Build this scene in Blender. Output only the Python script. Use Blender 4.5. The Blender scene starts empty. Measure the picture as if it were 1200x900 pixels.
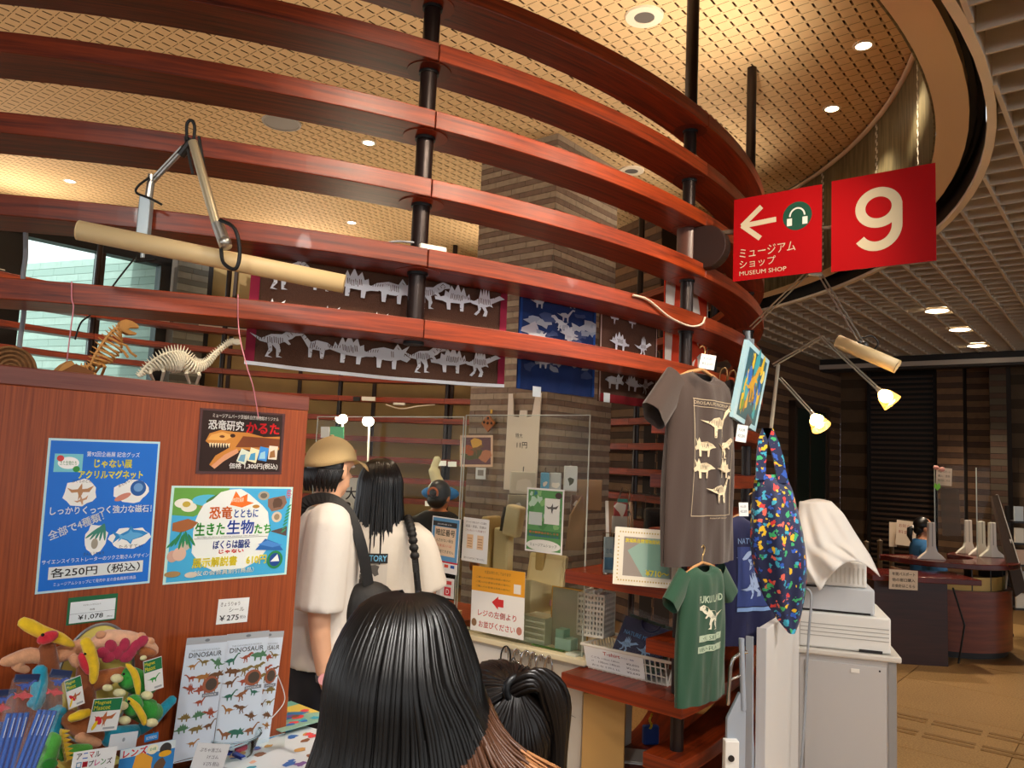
import bpy, bmesh, math, random
from math import sin, cos, pi, radians, sqrt, atan2, hypot
from mathutils import Vector as V, Matrix

random.seed(7)
S = bpy.context.scene
COL = S.collection

# ------------------------------------------------------------------ camera
F, PITCH, ROLL, CZ = 909.3, .0973, .0442, 1.6        # focal length in pixels of a 1200x900 frame
_cp, _sp, _c, _s = cos(PITCH), sin(PITCH), cos(ROLL), sin(ROLL)
_r0, _u0, _f0 = V((1, 0, 0)), V((0, -_sp, _cp)), V((0, _cp, _sp))
_right, _up = _c * _r0 + _s * _u0, -_s * _r0 + _c * _u0
cd = bpy.data.cameras.new('camera'); cd.sensor_width = 36; cd.lens = F * 36 / 1200
cd.clip_start = .05; cd.clip_end = 200
cam = bpy.data.objects.new('camera', cd); COL.objects.link(cam)
Rm = Matrix((_right, _up, -_f0)).transposed().to_4x4(); Rm.translation = V((0, 0, CZ))
cam.matrix_world = Rm
S.camera = cam

# ------------------------------------------------------------------ sky, exposure
W = bpy.data.worlds.new('world'); S.world = W; W.use_nodes = True
bg = W.node_tree.nodes['Background']
bg.inputs[0].default_value = (.93, .97, 1.0, 1); bg.inputs[1].default_value = 1.15
sd_ = bpy.data.lights.new('sun', 'SUN'); sd_.energy = 1.2; sd_.angle = .02; sd_.color = (1, .97, .9)
sun = bpy.data.objects.new('sun', sd_); COL.objects.link(sun); sun.rotation_euler = V((.5, .6, -.62)).to_track_quat('-Z', 'Y').to_euler()
S.view_settings.view_transform = 'Standard'; S.view_settings.look = 'None'
S.view_settings.gamma = 1; S.view_settings.use_curve_mapping = False
S.view_settings.exposure = .9
S.cycles.use_denoising = True
S.cycles.sample_clamp_indirect = 6
S.cycles.max_bounces = 8
S.cycles.transparent_max_bounces = 16

# ------------------------------------------------------------------ pixel -> place
def ray(x, y):
    X, Y = x - 600, y - 450
    X, Y = _c * X + _s * Y, -_s * X + _c * Y
    return V((X / F, _cp + Y / F * _sp, _sp - Y / F * _cp))
CAM = V((0, 0, CZ))
def at_z(x, y, z):
    d = ray(x, y); return CAM + d * ((z - CZ) / d.z)
def at_y(x, y, Y):
    d = ray(x, y); return CAM + d * (Y / d.y)
def at_pl(x, y, p0, n):
    d = ray(x, y); p0 = V(p0); n = V(n); return CAM + d * ((p0 - CAM).dot(n) / d.dot(n))
def cdir(deg):                     # compass direction, clockwise from the view direction
    return V((sin(radians(deg)), cos(radians(deg)), 0))
KC = V((-2.06, 5.906, 0))          # centre of the round kiosk and of the round ceiling
def kp(r, deg, z=0):
    return KC + cdir(deg) * r + V((0, 0, z))
A, B = cdir(39.3), cdir(129.3)     # the building's two wall directions
UP = V((0, 0, 1))

# ------------------------------------------------------------------ materials
def lin(c):
    if isinstance(c, str):
        c = c.lstrip('#'); c = [int(c[i:i + 2], 16) / 255 for i in (0, 2, 4)]
    return [(v / 12.92 if v <= .04045 else ((v + .055) / 1.055) ** 2.4) for v in c]
MATS = {}
def mat(name, col='808080', rough=.5, metal=0, noise=0, nscale=8, bump=0, bscale=60, trans=0, ior=1.45,
        emit=None, es=0, alpha=1, spec=.5, coat=0, stretch=(1, 1, 1), sheen=0, sss=0):
    if name in MATS: return MATS[name]
    m = bpy.data.materials.new(name); m.use_nodes = True; MATS[name] = m
    nt = m.node_tree; N = nt.nodes; L = nt.links; b = N['Principled BSDF']
    c = lin(col); b.inputs['Base Color'].default_value = (*c, 1)
    b.inputs['Roughness'].default_value = rough; b.inputs['Metallic'].default_value = metal
    b.inputs['IOR'].default_value = ior; b.inputs['Transmission Weight'].default_value = trans
    b.inputs['Alpha'].default_value = alpha; b.inputs['Specular IOR Level'].default_value = spec
    b.inputs['Coat Weight'].default_value = coat; b.inputs['Sheen Weight'].default_value = sheen
    if emit: b.inputs['Emission Color'].default_value = (*lin(emit), 1); b.inputs['Emission Strength'].default_value = es
    if noise or bump:
        tc = N.new('ShaderNodeTexCoord'); mp = N.new('ShaderNodeMapping'); mp.inputs['Scale'].default_value = stretch
        L.new(tc.outputs['Object'], mp.inputs[0])
    if noise:
        t = N.new('ShaderNodeTexNoise'); t.inputs['Scale'].default_value = nscale; t.inputs['Detail'].default_value = 4
        L.new(mp.outputs[0], t.inputs[0])
        r = N.new('ShaderNodeMapRange'); r.inputs[1].default_value = .3; r.inputs[2].default_value = .7
        r.inputs[3].default_value = 1 - noise; r.inputs[4].default_value = 1 + noise
        L.new(t.outputs[0], r.inputs[0])
        x = N.new('ShaderNodeMix'); x.data_type = 'RGBA'; x.blend_type = 'MULTIPLY'; x.inputs[0].default_value = 1
        x.inputs[6].default_value = (*c, 1); L.new(r.outputs[0], x.inputs[7]); L.new(x.outputs[2], b.inputs['Base Color'])
    if bump:
        t = N.new('ShaderNodeTexNoise'); t.inputs['Scale'].default_value = bscale; L.new(mp.outputs[0], t.inputs[0])
        u = N.new('ShaderNodeBump'); u.inputs['Strength'].default_value = bump; u.inputs['Distance'].default_value = .003
        L.new(t.outputs[0], u.inputs['Height']); L.new(u.outputs[0], b.inputs['Normal'])
    return m
def wood(name, c1, c2, rough=.3, scale=(1, 30, 30), coord='UV', coat=.2):
    if name in MATS: return MATS[name]
    m = mat(name, c1, rough, coat=coat); nt = m.node_tree; N = nt.nodes; L = nt.links; b = N['Principled BSDF']
    tc = N.new('ShaderNodeTexCoord'); mp = N.new('ShaderNodeMapping'); mp.inputs['Scale'].default_value = scale
    oi = N.new('ShaderNodeObjectInfo'); ad = N.new('ShaderNodeVectorMath'); ad.operation = 'ADD'
    sc = N.new('ShaderNodeVectorMath'); sc.operation = 'SCALE'; sc.inputs[0].default_value = (9, 7, 5); L.new(oi.outputs['Random'], sc.inputs['Scale'])
    L.new(tc.outputs[coord], mp.inputs[0]); L.new(mp.outputs[0], ad.inputs[0]); L.new(sc.outputs[0], ad.inputs[1])
    t = N.new('ShaderNodeTexNoise'); t.inputs['Scale'].default_value = 2.2; t.inputs['Detail'].default_value = 7; t.inputs['Roughness'].default_value = .65
    t.inputs['Distortion'].default_value = .4
    L.new(ad.outputs[0], t.inputs[0])
    cr = N.new('ShaderNodeValToRGB'); cr.color_ramp.elements[0].position = .32; cr.color_ramp.elements[1].position = .68
    cr.color_ramp.elements[0].color = (*lin(c2), 1); cr.color_ramp.elements[1].color = (*lin(c1), 1)
    L.new(t.outputs[0], cr.inputs[0])
    hv = N.new('ShaderNodeHueSaturation'); mr = N.new('ShaderNodeMapRange'); mr.inputs[3].default_value = .82; mr.inputs[4].default_value = 1.15
    L.new(oi.outputs['Random'], mr.inputs[0]); L.new(mr.outputs[0], hv.inputs['Value']); L.new(cr.outputs[0], hv.inputs['Color'])
    L.new(hv.outputs[0], b.inputs['Base Color'])
    bp = N.new('ShaderNodeBump'); bp.inputs['Strength'].default_value = .12; bp.inputs['Distance'].default_value = .002
    L.new(t.outputs[0], bp.inputs['Height']); L.new(bp.outputs[0], b.inputs['Normal'])
    return m
def glow(name, col, strength):
    return mat(name, col, emit=col, es=strength)

# ------------------------------------------------------------------ mesh builder
class MB:
    def __init__(s): s.v = []; s.f = []; s.m = []; s.uv = {}
    def add(s, vs, fs, mi=0, T=None):
        o = len(s.v)
        for v in vs:
            v = V(v); s.v.append(T @ v if T else v)
        for f in fs: s.f.append([i + o for i in f]); s.m.append(mi)
        return s
    def box(s, x0, x1, y0, y1, z0, z1, mi=0, T=None):
        vs = [(x, y, z) for z in (z0, z1) for y in (y0, y1) for x in (x0, x1)]
        return s.add(vs, [(0, 2, 3, 1), (4, 5, 7, 6), (0, 1, 5, 4), (2, 6, 7, 3), (0, 4, 6, 2), (1, 3, 7, 5)], mi, T)
    def prism(s, pts, z0, z1, mi=0, T=None):
        n = len(pts); a = sum(pts[i][0] * pts[(i + 1) % n][1] - pts[(i + 1) % n][0] * pts[i][1] for i in range(n))
        if a < 0: pts = pts[::-1]
        vs = [(p[0], p[1], z0) for p in pts] + [(p[0], p[1], z1) for p in pts]
        fs = [list(range(n - 1, -1, -1)), list(range(n, 2 * n))] + [(i, (i + 1) % n, n + (i + 1) % n, n + i) for i in range(n)]
        return s.add(vs, fs, mi, T)
    def flat(s, pts, z=0, mi=0, T=None):
        n = len(pts); a = sum(pts[i][0] * pts[(i + 1) % n][1] - pts[(i + 1) % n][0] * pts[i][1] for i in range(n))
        if a < 0: pts = pts[::-1]
        return s.add([(p[0], p[1], z) for p in pts], [list(range(n))], mi, T)
    def tube(s, pts, r, n=8, mi=0, cap=True, T=None, closed=False):
        pts = [V(p) for p in pts]; k = len(pts); rs = r if isinstance(r, (list, tuple)) else [r] * k
        vs = []; nx = None
        for i, p in enumerate(pts):
            if closed: t = pts[(i + 1) % k] - pts[i - 1]
            else: t = pts[min(i + 1, k - 1)] - pts[max(i - 1, 0)]
            if t.length < 1e-9: t = V((0, 0, 1))
            t.normalize()
            if nx is None:
                nx = t.cross(V((0, 0, 1)))
                if nx.length < 1e-3: nx = t.cross(V((1, 0, 0)))
            nx = (nx - t * nx.dot(t)).normalized(); ny = t.cross(nx)
            for j in range(n):
                a = 2 * pi * j / n; vs.append(p + (nx * cos(a) + ny * sin(a)) * rs[i])
        fs = []
        for i in range(k if closed else k - 1):
            for j in range(n):
                i2 = (i + 1) % k
                fs.append((i * n + j, i2 * n + j, i2 * n + (j + 1) % n, i * n + (j + 1) % n)[::-1])
        if cap and not closed: fs += [list(range(n)), list(range((k - 1) * n, k * n))[::-1]]
        return s.add(vs, fs, mi, T)
    def lathe(s, prof, n=16, mi=0, T=None):
        vs = []; fs = []; k = len(prof)
        for r, z in prof:
            for j in range(n): a = 2 * pi * j / n; vs.append((r * cos(a), r * sin(a), z))
        for i in range(k - 1):
            for j in range(n): fs.append((i * n + j, i * n + (j + 1) % n, (i + 1) * n + (j + 1) % n, (i + 1) * n + j))
        ring = k > 3 and abs(prof[0][0] - prof[-1][0]) < 1e-9
        if ring: fs += [((k - 1) * n + j, (k - 1) * n + (j + 1) % n, (j + 1) % n, j) for j in range(n)]
        if prof[0][0] > 1e-6 and not ring: fs.append(list(range(n))[::-1])
        if prof[-1][0] > 1e-6 and not ring: fs.append(list(range((k - 1) * n, k * n)))
        return s.add(vs, fs, mi, T)
    def ell(s, c, rad, nu=14, nv=9, mi=0, T=None, R=None):
        c = V(c); prof = []; vs = []; fs = []
        for i in range(nv + 1):
            ph = -pi / 2 + pi * i / nv
            for j in range(nu):
                a = 2 * pi * j / nu; p = V((rad[0] * cos(ph) * cos(a), rad[1] * cos(ph) * sin(a), rad[2] * sin(ph)))
                vs.append(c + (R @ p if R else p))
        for i in range(nv):
            for j in range(nu): fs.append((i * nu + j, i * nu + (j + 1) % nu, (i + 1) * nu + (j + 1) % nu, (i + 1) * nu + j))
        return s.add(vs, fs, mi, T)
    def grid(s, fn, nu, nv, mi=0, T=None, wrap=False):
        vs = [fn(i / nu, j / nv) for j in range(nv + 1) for i in range(nu if wrap else nu + 1)]; w = nu if wrap else nu + 1
        fs = [(j * w + i, j * w + (i + 1) % w, (j + 1) * w + (i + 1) % w, (j + 1) * w + i) for j in range(nv) for i in range(nu)]
        return s.add(vs, fs, mi, T)
    def mesh(s, name, mats, smooth=None, uvfn=None):
        me = bpy.data.meshes.new(name); me.from_pydata([tuple(v) for v in s.v], [], s.f)
        for m in (mats if isinstance(mats, (list, tuple)) else [mats]): me.materials.append(m)
        if len(me.materials) > 1: me.polygons.foreach_set('material_index', s.m)
        if uvfn:
            ul = me.uv_layers.new(name='UVMap')
            for p in me.polygons:
                for li in p.loop_indices: ul.data[li].uv = uvfn(me.vertices[me.loops[li].vertex_index].co, p.normal)
        if smooth is not None:
            me.polygons.foreach_set('use_smooth', [True] * len(me.polygons)); me.set_sharp_from_angle(angle=radians(smooth))
        me.update(); return me
    def build(s, name, mats, parent=None, smooth=None, bevel=0, solid=0, sub=0, uvfn=None, T=None, offset=-1):
        o = bpy.data.objects.new(name, s.mesh(name, mats, smooth, uvfn)); COL.objects.link(o)
        if parent: o.parent = parent
        if T is not None: o.matrix_basis = T
        if solid: md = o.modifiers.new('solid', 'SOLIDIFY'); md.thickness = solid; md.offset = offset
        if bevel: md = o.modifiers.new('bevel', 'BEVEL'); md.width = bevel; md.segments = 2; md.limit_method = 'ANGLE'
        if sub: md = o.modifiers.new('sub', 'SUBSURF'); md.levels = sub; md.render_levels = sub
        return o
def tag(o, label=None, cat=None, group=None, kind=None):
    if label: o['label'] = label
    if cat: o['category'] = cat
    if group: o['group'] = group
    if kind: o['kind'] = kind
    return o
def struct(o): o['kind'] = 'structure'; return o
def frame(o, x, z=(0, 0, 1)):          # matrix with given x axis and approximate z axis
    x = V(x).normalized(); z = V(z); y = z.cross(x).normalized(); z = x.cross(y)
    m = Matrix((x, y, z)).transposed().to_4x4(); m.translation = V(o); return m
def pframe(o, x, n=None, up=UP):       # paper frame: x to the right, y up, z out of the sheet
    x = V(x).normalized(); y = V(up); y = (y - x * y.dot(x)).normalized(); z = x.cross(y)
    m = Matrix((x, y, z)).transposed().to_4x4(); m.translation = V(o); return m
def thing(name, label, cat, T=None, group=None):
    o = bpy.data.objects.new(name, None); COL.objects.link(o); o.empty_display_size = .05
    if T is not None: o.matrix_basis = T if isinstance(T, Matrix) else Matrix.Translation(V(T))
    return tag(o, label, cat, group)
def dup(o, T=None, parent=None, label=None):
    c = o.copy(); COL.objects.link(c)
    if parent: c.parent = parent
    if T is not None: c.matrix_basis = T
    if label: c['label'] = label
    for ch in o.children:
        k = ch.copy(); COL.objects.link(k); k.parent = c
        for g in ch.children:
            q = g.copy(); COL.objects.link(q); q.parent = k
    return c
_TX = {}
def text_geo(body):
    if body not in _TX:
        cu = bpy.data.curves.new('t', 'FONT'); cu.body = body; cu.size = 1; cu.resolution_u = 2 if len(body) > 1 else 8
        o = bpy.data.objects.new('t', cu); me = o.to_mesh()
        vs = [tuple(v.co) for v in me.vertices]; fs = [tuple(p.vertices) for p in me.polygons]
        o.to_mesh_clear(); bpy.data.objects.remove(o); bpy.data.curves.remove(cu)
        x0 = min((v[0] for v in vs), default=0); x1 = max((v[0] for v in vs), default=1)
        y0 = min((v[1] for v in vs), default=0); y1 = max((v[1] for v in vs), default=1)
        _TX[body] = (vs, fs, x0, x1, y0, y1)
    return _TX[body]
# flat print: coloured shapes and lettering laid on a sheet, one mesh
class Print(MB):
    def __init__(s, w, h): super().__init__(); s.w = w; s.h = h; s.mats = []; s.k = 0
    def mi(s, m):
        if isinstance(m, str): m = mat('ink_' + m, m, .6)
        if m not in s.mats: s.mats.append(m)
        return s.mats.index(m)
    def z(s): s.k += 1; return .0004 + s.k * .00004
    def rect(s, x0, y0, x1, y1, m, T=None): return s.flat([(x0, y0), (x1, y0), (x1, y1), (x0, y1)], s.z(), s.mi(m), T)
    def rectn(s, x0, y0, x1, y1, m, nx=14, ny=1):
        z = s.z(); i = s.mi(m)
        for a in range(nx):
            for b in range(ny):
                xa, xb, ya, yb = x0 + (x1 - x0) * a / nx, x0 + (x1 - x0) * (a + 1) / nx, y0 + (y1 - y0) * b / ny, y0 + (y1 - y0) * (b + 1) / ny
                s.flat([(xa, ya), (xb, ya), (xb, yb), (xa, yb)], z, i)
        return s
    def poly(s, pts, m): return s.flat(pts, s.z(), s.mi(m))
    def oval(s, x, y, rx, ry, m, n=20, a=0):
        return s.flat([(x + rx * cos(t) * cos(a) - ry * sin(t) * sin(a), y + rx * cos(t) * sin(a) + ry * sin(t) * cos(a)) for t in [2 * pi * i / n for i in range(n)]], s.z(), s.mi(m))
    def blob(s, x, y, r, m, n=14, amp=.25, seed=0, sx=1, sy=1):
        rd = random.Random(seed); q = [r * (1 + amp * (rd.random() * 2 - 1)) for _ in range(n)]
        return s.flat([(x + q[i] * sx * cos(2 * pi * i / n), y + q[i] * sy * sin(2 * pi * i / n)) for i in range(n)], s.z(), s.mi(m))
    def text(s, body, x, y, w, h, m, a=0, bold=0):        # box with lower left corner x,y
        vs, fs, x0, x1, y0, y1 = text_geo(body)
        kx = w / max(x1 - x0, 1e-6); ky = h / max(y1 - y0, 1e-6); z = s.z(); i = s.mi(m)
        offs = [(0, 0)] if not bold else [(0, 0), (bold, 0), (0, bold), (bold, bold)]
        for dx, dy in offs:
            q = []
            for v in vs:
                px, py = (v[0] - x0) * kx + dx, (v[1] - y0) * ky + dy
                q.append((x + px * cos(a) - py * sin(a), y + px * sin(a) + py * cos(a), z))
            s.add(q, fs, i)
        return s
    def shape(s, pts, x, y, k, m, a=0, flip=1):
        return s.poly([(x + (p[0] * flip * cos(a) - p[1] * sin(a)) * k, y + (p[0] * flip * sin(a) + p[1] * cos(a)) * k) for p in pts], m)
    def out(s, parent, name='print'):
        return s.build(name, s.mats, parent)
# silhouettes, about one unit long, nose to the right
SAURO = [(-.5, .12), (-.3, .1), (-.2, .16), (0, .19), (.12, .14), (.28, .3), (.38, .38), (.5, .36), (.49, .31), (.38, .31), (.26, .16), (.16, .02), (.15, -.16), (.09, -.16), (.08, 0), (-.06, -.01), (-.08, -.16), (-.14, -.16), (-.16, .01), (-.28, .05)]
THERO = [(-.5, .18), (-.28, .1), (-.1, .2), (.1, .22), (.2, .3), (.32, .36), (.48, .32), (.5, .25), (.36, .22), (.3, .16), (.22, .12), (.28, .05), (.24, .03), (.16, .08), (.06, .03), (.1, -.1), (.06, -.2), (.14, -.23), (.02, -.24), (.01, -.08), (-.07, .0), (-.06, -.12), (-.14, -.22), (-.05, -.25), (-.19, -.25), (-.13, -.1), (-.16, .02), (-.3, .04)]
SPINO = [(-.5, .1), (-.28, .06), (-.16, .14), (-.12, .36), (-.08, .2), (-.05, .42), (-.02, .22), (.01, .43), (.05, .2), (.08, .36), (.12, .16), (.24, .2), (.36, .26), (.5, .2), (.38, .16), (.26, .1), (.16, .05), (.2, -.02), (.12, .0), (.02, -.04), (.08, -.14), (.05, -.24), (-.04, -.24), (.0, -.14), (-.08, -.04), (-.12, -.16), (-.2, -.24), (-.26, -.22), (-.16, -.12), (-.18, -.02), (-.32, .0)]
CERAT = [(-.5, .04), (-.34, .14), (-.1, .2), (.12, .17), (.2, .3), (.3, .18), (.46, .28), (.36, .1), (.5, .02), (.42, -.06), (.28, -.02), (.2, -.04), (.19, -.22), (.11, -.22), (.1, -.06), (-.12, -.06), (-.14, -.22), (-.22, -.22), (-.24, -.02), (-.36, .02)]
STEGO = [(-.5, .06), (-.36, .08), (-.32, .2), (-.26, .12), (-.18, .32), (-.12, .2), (-.04, .38), (.04, .22), (.12, .32), (.18, .16), (.26, .2), (.28, .08), (.4, .04), (.5, .05), (.48, -.02), (.32, -.03), (.22, -.06), (.2, -.2), (.12, -.2), (.12, -.05), (-.1, -.04), (-.12, -.2), (-.2, -.2), (-.2, -.02), (-.34, .02)]
PTERO = [(-.5, .22), (-.3, .14), (-.1, .16), (-.04, .26), (.04, .4), (.06, .26), (.06, .16), (.26, .18), (.5, .3), (.34, .04), (.1, .04), (.04, -.12), (.06, -.3), (-.0, -.16), (-.06, -.3), (-.06, -.08), (-.1, .04), (-.32, .02)]
FISHY = [(-.5, .2), (-.4, .04), (-.5, -.14), (-.3, -.02), (-.1, -.12), (0, -.24), (.06, -.12), (.3, -.08), (.5, .0), (.34, .1), (.1, .16), (.02, .28), (-.06, .16), (-.28, .08)]
DINOS = [SAURO, THERO, SPINO, CERAT, STEGO, THERO, SAURO]
def skeleton_print(P, pts, x, y, k, m, bg, a=0, flip=1, cuts=7):
    P.shape(pts, x, y, k, m, a, flip)
    rd = random.Random(int(x * 1000) + cuts)
    def slit(cx, cy, w, h, r):
        q = []
        for dx, dy in ((-w, -h), (w, -h), (w, h), (-w, h)):
            ex, ey = cx + dx * cos(r) - dy * sin(r), cy + dx * sin(r) + dy * cos(r); ex *= flip
            q.append((x + (ex * cos(a) - ey * sin(a)) * k, y + (ex * sin(a) + ey * cos(a)) * k))
        P.poly(q, bg)
    for i in range(cuts): slit(-.16 + .32 * i / cuts, .09 + rd.uniform(-.02, .02), .007, .06, .15)      # gaps between the ribs
    for i in range(5): slit(-.42 + .05 * i, .085 + .006 * i, .006, .03, -.2)                            # tail bones
    for i in range(4): slit(.22 + .06 * i, .2 + .05 * i, .006, .03, .8)                                 # neck
    for px_, py_ in ((-.1, -.06), (-.12, -.14), (.1, -.06), (.08, -.15)): slit(px_, py_, .02, .006, .3) # joints
def spot(name, loc, target, power, col=(1, .75, .5), size=60, blend=.6, radius=.05):
    ld = bpy.data.lights.new(name, 'SPOT'); ld.energy = power; ld.color = col; ld.spot_size = radians(size); ld.spot_blend = blend; ld.shadow_soft_size = radius
    o = bpy.data.objects.new(name, ld); COL.objects.link(o); o.location = loc
    o.rotation_euler = (V(target) - V(loc)).to_track_quat('-Z', 'Y').to_euler(); return o
def point(name, loc, power, col=(1, .75, .5), radius=.03):
    ld = bpy.data.lights.new(name, 'POINT'); ld.energy = power; ld.color = col; ld.shadow_soft_size = radius
    o = bpy.data.objects.new(name, ld); COL.objects.link(o); o.location = loc; return o
def poly_pipe(pts, n=6):               # Catmull-Rom smoothing of a cable path
    pts = [V(p) for p in pts]; out = []
    for i in range(len(pts) - 1):
        p0, p1, p2, p3 = pts[max(i - 1, 0)], pts[i], pts[i + 1], pts[min(i + 2, len(pts) - 1)]
        for j in range(n):
            t = j / n
            out.append(.5 * ((2 * p1) + (p2 - p0) * t + (2 * p0 - 5 * p1 + 4 * p2 - p3) * t * t + (3 * p1 - p0 - 3 * p2 + p3) * t ** 3))
    return out + [pts[-1]]
# ------------------------------------------------------------------ room lamps and added fill lamps
WARM, NEUT = (1, .82, .62), (1, .95, .89)
CEIL_SPOTS = [(2.199, 5.323), (2.044, 4.486), (-1.294, 6.302), (-4.543, 7.607), (-2.9, 3.4), (-4.0, 5.4), (-1.9, 8.6), (.2, 3.9)]  # last four are unseen, added for more light in the kiosk
for x, y in CEIL_SPOTS: spot('ceiling_spot', (x, y, 4.17), (x, y, 0), 60, WARM, 95, .5)
for a in (165, 140, 118, 85, 40, -10, -60, -110, -160):      # added uplights, out of sight on the topmost board, to brighten the ceiling
    q = kp(3.69, a, 3.36); spot('fill_uplight', q, kp(3.0, a, 4.4), 27 if a in (140, 118) else 38, (1, .86, .7), 150, .9, .06)
HALL_SPOTS = [(4.036, 7.312), (4.768, 8.194), (5.527, 9.152)]
for x, y in HALL_SPOTS: spot('hall_spot', (x, y, 3.17), (x, y, 0), 70, WARM, 100, .5)
# added unseen spots to light the board faces, and fill lamps around the camera
for th in (153, 145, 137):
    spot('hall_spot', kp(5.1, th, 3.15), kp(3.9, th - 2, 2.3), 60, WARM, 76, .7, .08)
for p, t, e, c in (((3.4, 2.2, 3.12), (1.2, 3.6, 1.2), 75, NEUT), ((-.9, -.9, 3.12), (-1.1, 1.9, .9), 75, NEUT), ((.9, -.7, 3.12), (.3, 3.0, .8), 80, NEUT), ((3.2, 1.4, 3.12), (1.9, 3.7, .6), 90, NEUT), ((0, .2, 3.12), (0, .6, 0), 170, NEUT), ((1.9, 1.6, 3.12), (1.7, 1.9, 0), 150, NEUT), ((-2.0, .3, 3.12), (-1.9, .5, 0), 170, NEUT)):
    spot('fill_spot', p, t, e, c, 70, .8, .15)
# ================================================================== setting
M_ring = wood('ring_wood', '98380d', '4c1606', .4, (1.2, 30, 30), 'UV', .05)
M_board = wood('panel_wood', 'a04e22', '743012', .4, (60, 60, 1.3), 'Object', .05)
M_trimw = wood('panel_trim_wood', '8a4a36', '6a2f22', .32, (1.1, 26, 26), 'Object', .15)
M_pole = mat('pole_brown', '241815', .35, .4)
M_tan = mat('soffit_tan', 'ecd2b0', .7)
M_white = mat('white_paint', 'e6e0d6', .5)
M_black = mat('black_metal', '0c0b0b', .5)
M_padc = mat('ceiling_pad', 'e3c08d', .8)
M_slot = mat('ceiling_slot', '6b4a28', .9)

# floor with inlaid guide bars
def floor_mat():
    m = mat('floor_stone', 'c29a63', .35); nt = m.node_tree; N = nt.nodes; L = nt.links; b = N['Principled BSDF']
    tc = N.new('ShaderNodeTexCoord'); n1 = N.new('ShaderNodeTexNoise'); n1.inputs['Scale'].default_value = 90; n1.inputs['Detail'].default_value = 3
    n2 = N.new('ShaderNodeTexNoise'); n2.inputs['Scale'].default_value = 1.3; L.new(tc.outputs['Object'], n1.inputs[0]); L.new(tc.outputs['Object'], n2.inputs[0])
    cr = N.new('ShaderNodeValToRGB'); e = cr.color_ramp.elements; e[0].position = .35; e[1].position = .65; e[0].color = (*lin('a87f4c'), 1); e[1].color = (*lin('cfa76e'), 1)
    L.new(n1.outputs[0], cr.inputs[0]); mx = N.new('ShaderNodeMix'); mx.data_type = 'RGBA'; mx.blend_type = 'MULTIPLY'; mx.inputs[0].default_value = .35
    L.new(cr.outputs[0], mx.inputs[6]); L.new(n2.outputs[0], mx.inputs[7]); L.new(mx.outputs[2], b.inputs['Base Color'])
    return m
M_floor = floor_mat()
TF = frame((0, 0, 0), A)      # x along A, y to the left of it
mb = MB(); mb.box(-16, 22, -16, 22, -.1, -.006)
floor = struct(mb.build('floor', mat('floor_joint', '7b5c36', .7), T=TF))
tile = MB().box(-.447, .447, -.447, .447, -.006, 0).mesh('floor_tile', M_floor)
for i in range(-3, 12):
    for j in range(-9, 4):
        o = bpy.data.objects.new('floor_tile', tile); COL.objects.link(o); o.parent = floor; o.location = (i * .9 + .3, j * .9 + .2, 0)
M_bar = mat('guide_bar', '8f6c3d', .6, noise=.15, nscale=60)
bar = MB().box(-.14, .14, -.0175, .0175, 0, .005).mesh('guide_bar', M_bar)
gp0 = at_z(1055, 845, 0)

# tiled round ceiling
ZT = 4.2
mb = MB(); n = 96
mb.add([kp(4.66, 360 * i / n, ZT + .02) for i in range(n)] + [kp(4.66, 360 * i / n, ZT + .06) for i in range(n)],
       [list(range(n)), list(range(2 * n - 1, n - 1, -1))] + [(i, n + i, n + (i + 1) % n, (i + 1) % n) for i in range(n)])
ceil_ = struct(mb.build('ceiling', M_slot))
p = .088
padp = [(0, 0), (p, 0), (p, .06 * p), (.95 * p, .06 * p), (.95 * p, .94 * p), (p, .94 * p), (p, p), (.82 * p, p), (.82 * p, .86 * p), (.18 * p, .86 * p), (.18 * p, p), (0, p)]
pad = MB(); npad = len(padp)
pad.add([(q[0], q[1], 0) for q in padp] + [(q[0], q[1], .018) for q in padp], [list(range(npad))[::-1]] + [(i, (i + 1) % npad, npad + (i + 1) % npad, npad + i) for i in (2, 3, 4, 7, 8, 9)])
padm = pad.mesh('ceiling_panel', M_padc)
def cframe(o): return frame(o, A)     # x along A
cells = []
for i in range(-66, 67):
    for j in range(-66, 67):
        o = KC + A * (i * p) + UP.cross(A) * (j * p); c = o + A * p / 2 + UP.cross(A) * p / 2
        if (c - KC).length > 4.71: continue
        d = c - V((0, 0, 0)); o = o + V((0, 0, ZT)); cells.append((hypot(c.x, c.y), c.x / max(c.y, .1), o))
def inview(P):
    d = P - CAM; dep = d.dot(_f0)
    if dep < .2: return None
    return 600 + d.dot(_right) / dep * F, 450 - d.dot(_up) / dep * F
near = []; rest = []
for c in cells:
    q = inview(c[2])
    (near if q and 560 < q[0] < 1070 and 0 < q[1] < 210 else rest).append(c)
near.sort(key=lambda c: c[0]); rest += near[300:]; near = near[:300]
for c in near:
    o = bpy.data.objects.new('ceiling_panel', padm); COL.objects.link(o); o.parent = ceil_; o.matrix_basis = cframe(c[2])
mb = MB()
for c in rest:
    mb.add(pad.v, pad.f, 0, cframe(c[2]))
o = mb.build('ceiling_panel_field', M_padc, ceil_); tag(o, kind='stuff')

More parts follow.
